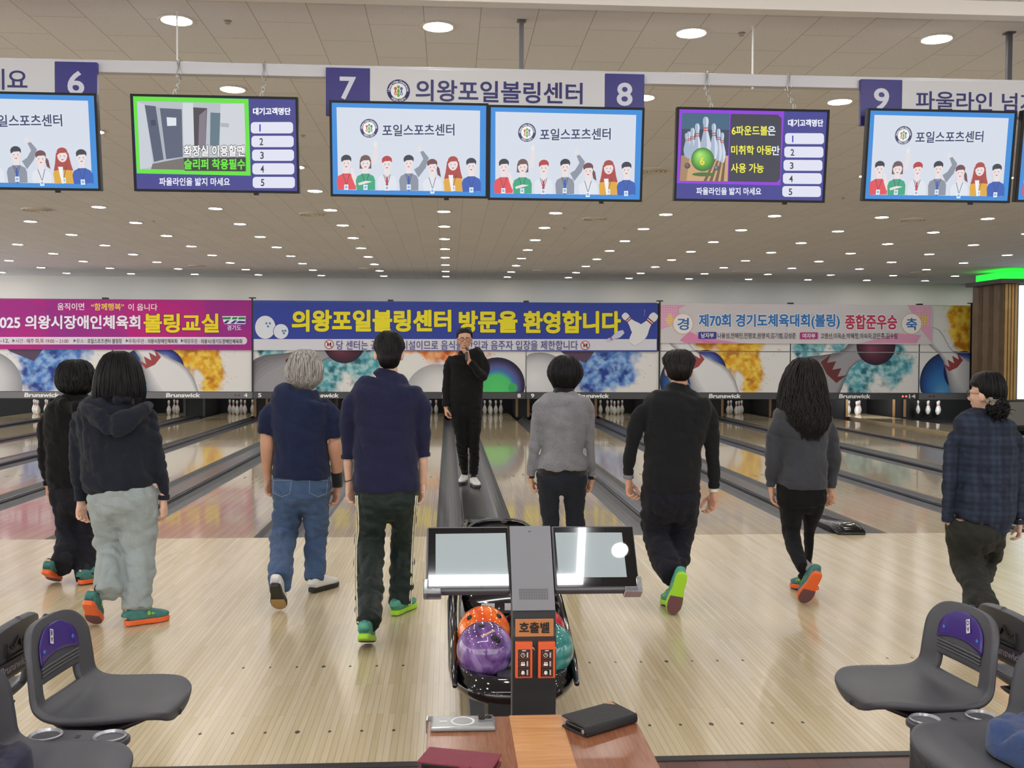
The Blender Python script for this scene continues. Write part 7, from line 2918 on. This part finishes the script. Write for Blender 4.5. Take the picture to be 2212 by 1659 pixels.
def make_seat(sticker, sgn):
    t = empty('bench_seat', (0, 0, 0))
    nv, nu = 68, 24
    th_ = .026
    G = [[None] * (nu + 1) for _ in range(nv + 1)]
    B_ = [[None] * (nu + 1) for _ in range(nv + 1)]
    for i in range(nv + 1):
        v = i / nv * (len(PROF) - 1)
        nn_ = seat_normal(v)
        for j in range(nu + 1):
            u = -1 + 2 * j / nu
            u = math.copysign(abs(u) ** .85, u)
            G[i][j] = seat_pt(v, u)
            B_[i][j] = seat_pt(v, u * .985) - nn_ * th_
    vs = [p for r in G for p in r] + [p for r in B_ for p in r]
    off_ = (nv + 1) * (nu + 1)
    idx = lambda i, j: i * (nu + 1) + j
    keep = set()
    for i in range(nv):
        v = (i + .5) / nv * (len(PROF) - 1)
        for j in range(nu):
            u = -1 + 2 * (j + .5) / nu
            if not (8.2 < v < 10.1 and abs(u) < .56):
                keep.add((i, j))
    fs, edges = [], {}
    for i, j in keep:
        q = (idx(i, j), idx(i, j + 1), idx(i + 1, j + 1), idx(i + 1, j))
        fs.append(q)
        fs.append(tuple(k + off_ for k in reversed(q)))
        for e in zip(q, q[1:] + q[:1]):
            edges[e] = edges.get(e, 0) + 1
    rim = [e for e in edges if (e[1], e[0]) not in edges]
    cenr = {}
    inner = {}
    for i, j in keep:
        q = (idx(i, j), idx(i, j + 1), idx(i + 1, j + 1), idx(i + 1, j))
        c_ = sum((vs[k] for k in q), Vector()) / 4
        for k in q:
            inner.setdefault(k, []).append(c_)
    mid = {}
    for e in rim:
        for k in e:
            if k not in mid:
                c_ = sum(inner[k], Vector()) / len(inner[k])
                d_ = vs[k] - c_
                n_ = vs[k] - vs[k + off_]
                n_.normalize()
                d_ -= n_ * d_.dot(n_)
                d_ = d_.normalized() if d_.length > 1e-6 else Vector()
                mid[k] = []
                for t_, o_ in ((.15, .006), (.5, .0095), (.85, .006)):
                    vs.append(vs[k].lerp(vs[k + off_], t_) + d_ * o_)
                    mid[k].append(len(vs) - 1)
    for a_, b_ in rim:
        ca = [a_] + mid[a_] + [a_ + off_]
        cb = [b_] + mid[b_] + [b_ + off_]
        for k in range(4):
            fs.append((cb[k], ca[k], ca[k + 1], cb[k + 1]))
    b = MB()
    b.add(vs, fs, 0, True)
    o = b.build('shell', M_SHELL, t)
    b = MB()
    rows = []
    for i in range(13):
        k = i / 12
        v = 11.75 + 3.05 * k
        wd = .66 * (1 - max(0, k - .25) ** 2.0 / .62) ** .5 if k < .999 else .12
        rows.append([seat_pt(v - .5 * (1 - k) * abs(q / 7) ** 2 * 1.0, wd * q / 7, .0035) for q in range(-7, 8)])
    vs = [p for r in rows for p in r]
    fs = [(i * 15 + j, i * 15 + j + 1, (i + 1) * 15 + j + 1, (i + 1) * 15 + j) for i in range(12) for j in range(14)]
    b.add(vs, fs, 0, True)
    o = b.build('back_pad', M_PAD, t)
    s = o.modifiers.new('t', 'SOLIDIFY')
    s.thickness = .004
    s.offset = 0
    for u in (-.50, .50):
        k = MB()
        k.ball(seat_pt(12.25, u, .007), (.004, .008, .008), 12, 8)
        k.build('stud', mat('stud blue', '3c62b4', .25), o)
    q0 = [seat_pt(13.55, -sgn * .10 - .00, .0075), seat_pt(13.0, -sgn * .16, .0075)]
    for k in range(3):
        b = MB()
        b.tube([seat_pt(10.55 + .27 * k, -.62 + 1.24 * q / 12, .002) for q in range(13)], .0055, seg=8)
        b.build('back_ridge', M_SHELL, t)
    b = MB()
    b.tube([Vector((.30, 0, .425)), Vector((.20, 0, .395)), Vector((.05, 0, .392)), Vector((-.02, 0, .41))], [.10, .15, .16, .12], [.012, .025, .028, .012], seg=18, side=(0, 1, 0))
    b.build('under_bracket', mat('seat bracket', '232327', .5), t)
    b = MB()
    b.tube([Vector((.10, 0, 0)), Vector((.10, 0, .40))], .032, seg=20, ends=False)
    b.tube([Vector((.10, 0, 0)), Vector((.10, 0, .012))], .085, seg=24, ends=False)
    b.build('post', mat('seat post', '55565a', .4, metal=.3), t)
    # code sticker on the pad
    a = seat_pt(13.35, -sgn * .18, .0075)
    ux = (seat_pt(13.35, -sgn * .18 + .05, .0075) - a).normalized()
    vz = (seat_pt(13.6, -sgn * .18, .0075) - a).normalized()
    tl = math.radians(-20 * sgn)
    uu = (ux * math.cos(tl) + vz * math.sin(tl))
    vv = (vz * math.cos(tl) - ux * math.sin(tl))
    cv = Canvas(a, uu, vv, pt=lambda x, y: (x, y), step=.0002)
    cv.rect(-.010, -.024, .010, .024, 'd4d2dc')
    for n_, ch in enumerate(sticker):
        cv.text(ch, -.0065, .003 - .022 * n_, .0065, .020 - .022 * n_, '2a2a3c', .03)
    cv.V = [(x, -y if False else y, c_) for x, y, c_ in cv.V]
    cv.build('code_sticker', M_SIGN, t)
    # emblem and name on the rear of the back rest
    cr_ = MB()
    zs = [(-.055, .605), (-.065, .655), (-.025, .63), (0, .665), (.025, .63), (.065, .655), (.055, .605), (-.055, .605)]
    cr_.tube([Vector((-.0795 - (z - .6) * .16 - .004, y, z)) for y, z in zs], .0035, seg=6)
    cr_.build('crown_emblem', mat('emblem grey', '2e2f33', .4), t)
    cv = Canvas((-.0760, 0, .565), (0, -1, 0), (-.12, 0, 1), pt=lambda x, y: (x, -y), step=.0003)
    cv.poly([(-.13, -.030), (.13, -.030), (.115, .022), (-.115, .022)], '40384e')
    cv.text('Brunswick', -.095, -.020, .095, .010, 'b9b4c2', .03)
    cv.build('rear_name_strip', M_SIGN, t, lift=.004)
    return t


def seat(x, y, rz, label, sticker, sgn):
    t = make_seat(sticker, sgn)
    t.location = (x, y, 0)
    t.rotation_euler = (0, 0, rz)
    tag(t, label, 'bench seat', 'moulded bench seats')
    return t


R = math.radians
seat(-1.500, -5.455, R(-6), 'grey moulded seat with purple back pad, nearest the walkers on the left', 'BA', 1)
seat(1.488, -5.480, R(186), 'grey moulded seat with purple back pad, nearest the walkers on the right', 'DA', -1)
seat(-1.51, -6.07, R(-6), 'grey moulded seat in the bottom left corner with a quilted jacket', 'BB', 1)
seat(1.50, -6.045, R(186), 'grey moulded seat in the bottom right corner with a blue jacket', 'DB', -1)
seat(-1.76, -5.47, R(176), 'seat back seen from behind at the left edge', 'BC', 1)
seat(1.765, -5.50, R(4), 'seat back seen from behind at the right edge, crown emblem', 'DC', -1)
# cup holder trays between the seats
for x, y, rz, lab in ((-1.365, -5.795, R(-6), 'left grey cup holder tray between the seats'), (1.355, -5.785, R(186), 'right grey cup holder tray between the seats')):
    t = empty('cup_holder_tray', (x, y, 0), rz)
    tag(t, lab, 'cup holder', 'cup holder trays')
    b = MB()
    out = []
    for i in range(40):
        a = 2 * PI * i / 40
        ca, sa = math.cos(a), math.sin(a)
        out.append((.155 * math.copysign(abs(ca) ** .6, ca), .058 * math.copysign(abs(sa) ** .7, sa)))
    b.prism(out, .425, .445)
    b.build('tray', M_SHELL, t, bevel=.004)
    for q in (-1, 1):
        b = MB()
        b.lathe([(.0, .395), (.036, .395), (.040, .446), (.046, .4535), (.049, .4505), (.047, .4455)], (q * .098, 0, 0), 28)
        b.build('cup_ring', mat('ring silver', 'a9abb2', .28, metal=.5), t)
    cv = Canvas((0, 0, 0), (1, 0, 0), (0, 1, 0), pt=lambda x, y: (x, -y))
    cv.text('S', -.012, -.012, .012, .012, '303137', .03)
    em = cv.build('emblem', M_SIGN, t)
    em.matrix_basis = Matrix.Translation((0, 0, .4458))
    b = MB()
    b.box((-.05, -.03, .0), (.05, .03, .424))
    b.build('support', mat('seat bracket', '232327', .5), t)


def jacket(name, cx, cy, rx, ry, h, z, m, seed, quilt, label):
    b = MB()
    n, k = 48, 20
    rr = []
    for i in range(k):
        t_ = i / (k - 1)
        q = t_ * PI / 2
        ring = []
        for j in range(n):
            a = 2 * PI * j / n
            e = 1 + .22 * noise.noise(Vector((math.cos(a) * 1.3 + seed, math.sin(a) * 1.3, seed)))
            r_ = math.cos(q) ** .55
            x, y = rx * e * r_ * math.cos(a), ry * e * r_ * math.sin(a)
            zz = h * math.sin(q) ** .8
            zz += (.06 * abs(noise.noise(Vector((x * 11 + seed, y * 7, zz * 6)))) + .05 * abs(noise.noise(Vector((x * 5 + y * 4, y * 3 - x * 4 + seed, 1))))) * min(1, t_ * 4)
            if quilt:
                zz += .010 * abs(math.sin((x * .6 + y) * 62)) * min(1, t_ * 4)
            ring.append(Vector((cx + x, cy + y, z + zz)))
        rr.append(ring)
    b.rings(rr, smooth=True)
    o = b.build(name, m)
    rebase(o, (cx, cy, z))
    tag(o, label, 'jacket')
    return o


jacket('quilted_jacket', -1.525, -6.135, .15, .17, .05, .452, cloth('quilt navy', '24243a', rough=.55, sheen=.1), 3, True, 'dark navy quilted jacket heaped on the bottom left seat')
jacket('jacket', 1.505, -6.135, .20, .22, .055, .452, cloth('jacket blue', '27406f', rough=.6, sheen=.2), 8, False, 'blue jacket lying on the bottom right seat')

# line lamps and a downlight over the seating, mirrored in the console glass
M_LINE = mat('line lamp', 'ffffff', .4, emit=40)
for a, bb, lab in (((-2.6, -7.80, 3.675), (.524, -7.745, 3.6995), 'long white ceiling line lamp over the seats'), ((.486, -7.744, 3.675), (.524, -6.3, 3.6995), 'short white ceiling line lamp over the console')):
    b = MB()
    b.box(a, bb)
    o = b.build('line_lamp', M_LINE)
    rebase(o, ((a[0] + bb[0]) / 2, (a[1] + bb[1]) / 2, 3.6995))
    tag(o, lab, 'ceiling light', 'line lamps over the seats')
sml = downlight(.73, -7.59, False)
sml.scale = (.5, .5, .5)
tag(sml, 'round ceiling downlight over the seats, mirrored in the console glass', 'ceiling light')
for x in (-4.5, -2.2, 2.4, 4.6):
    for y in (-8.0, -10.0, -12.0):
        tag(downlight(x, y, False), 'round ceiling downlight behind the seats', 'ceiling light', 'downlights beyond the picture')
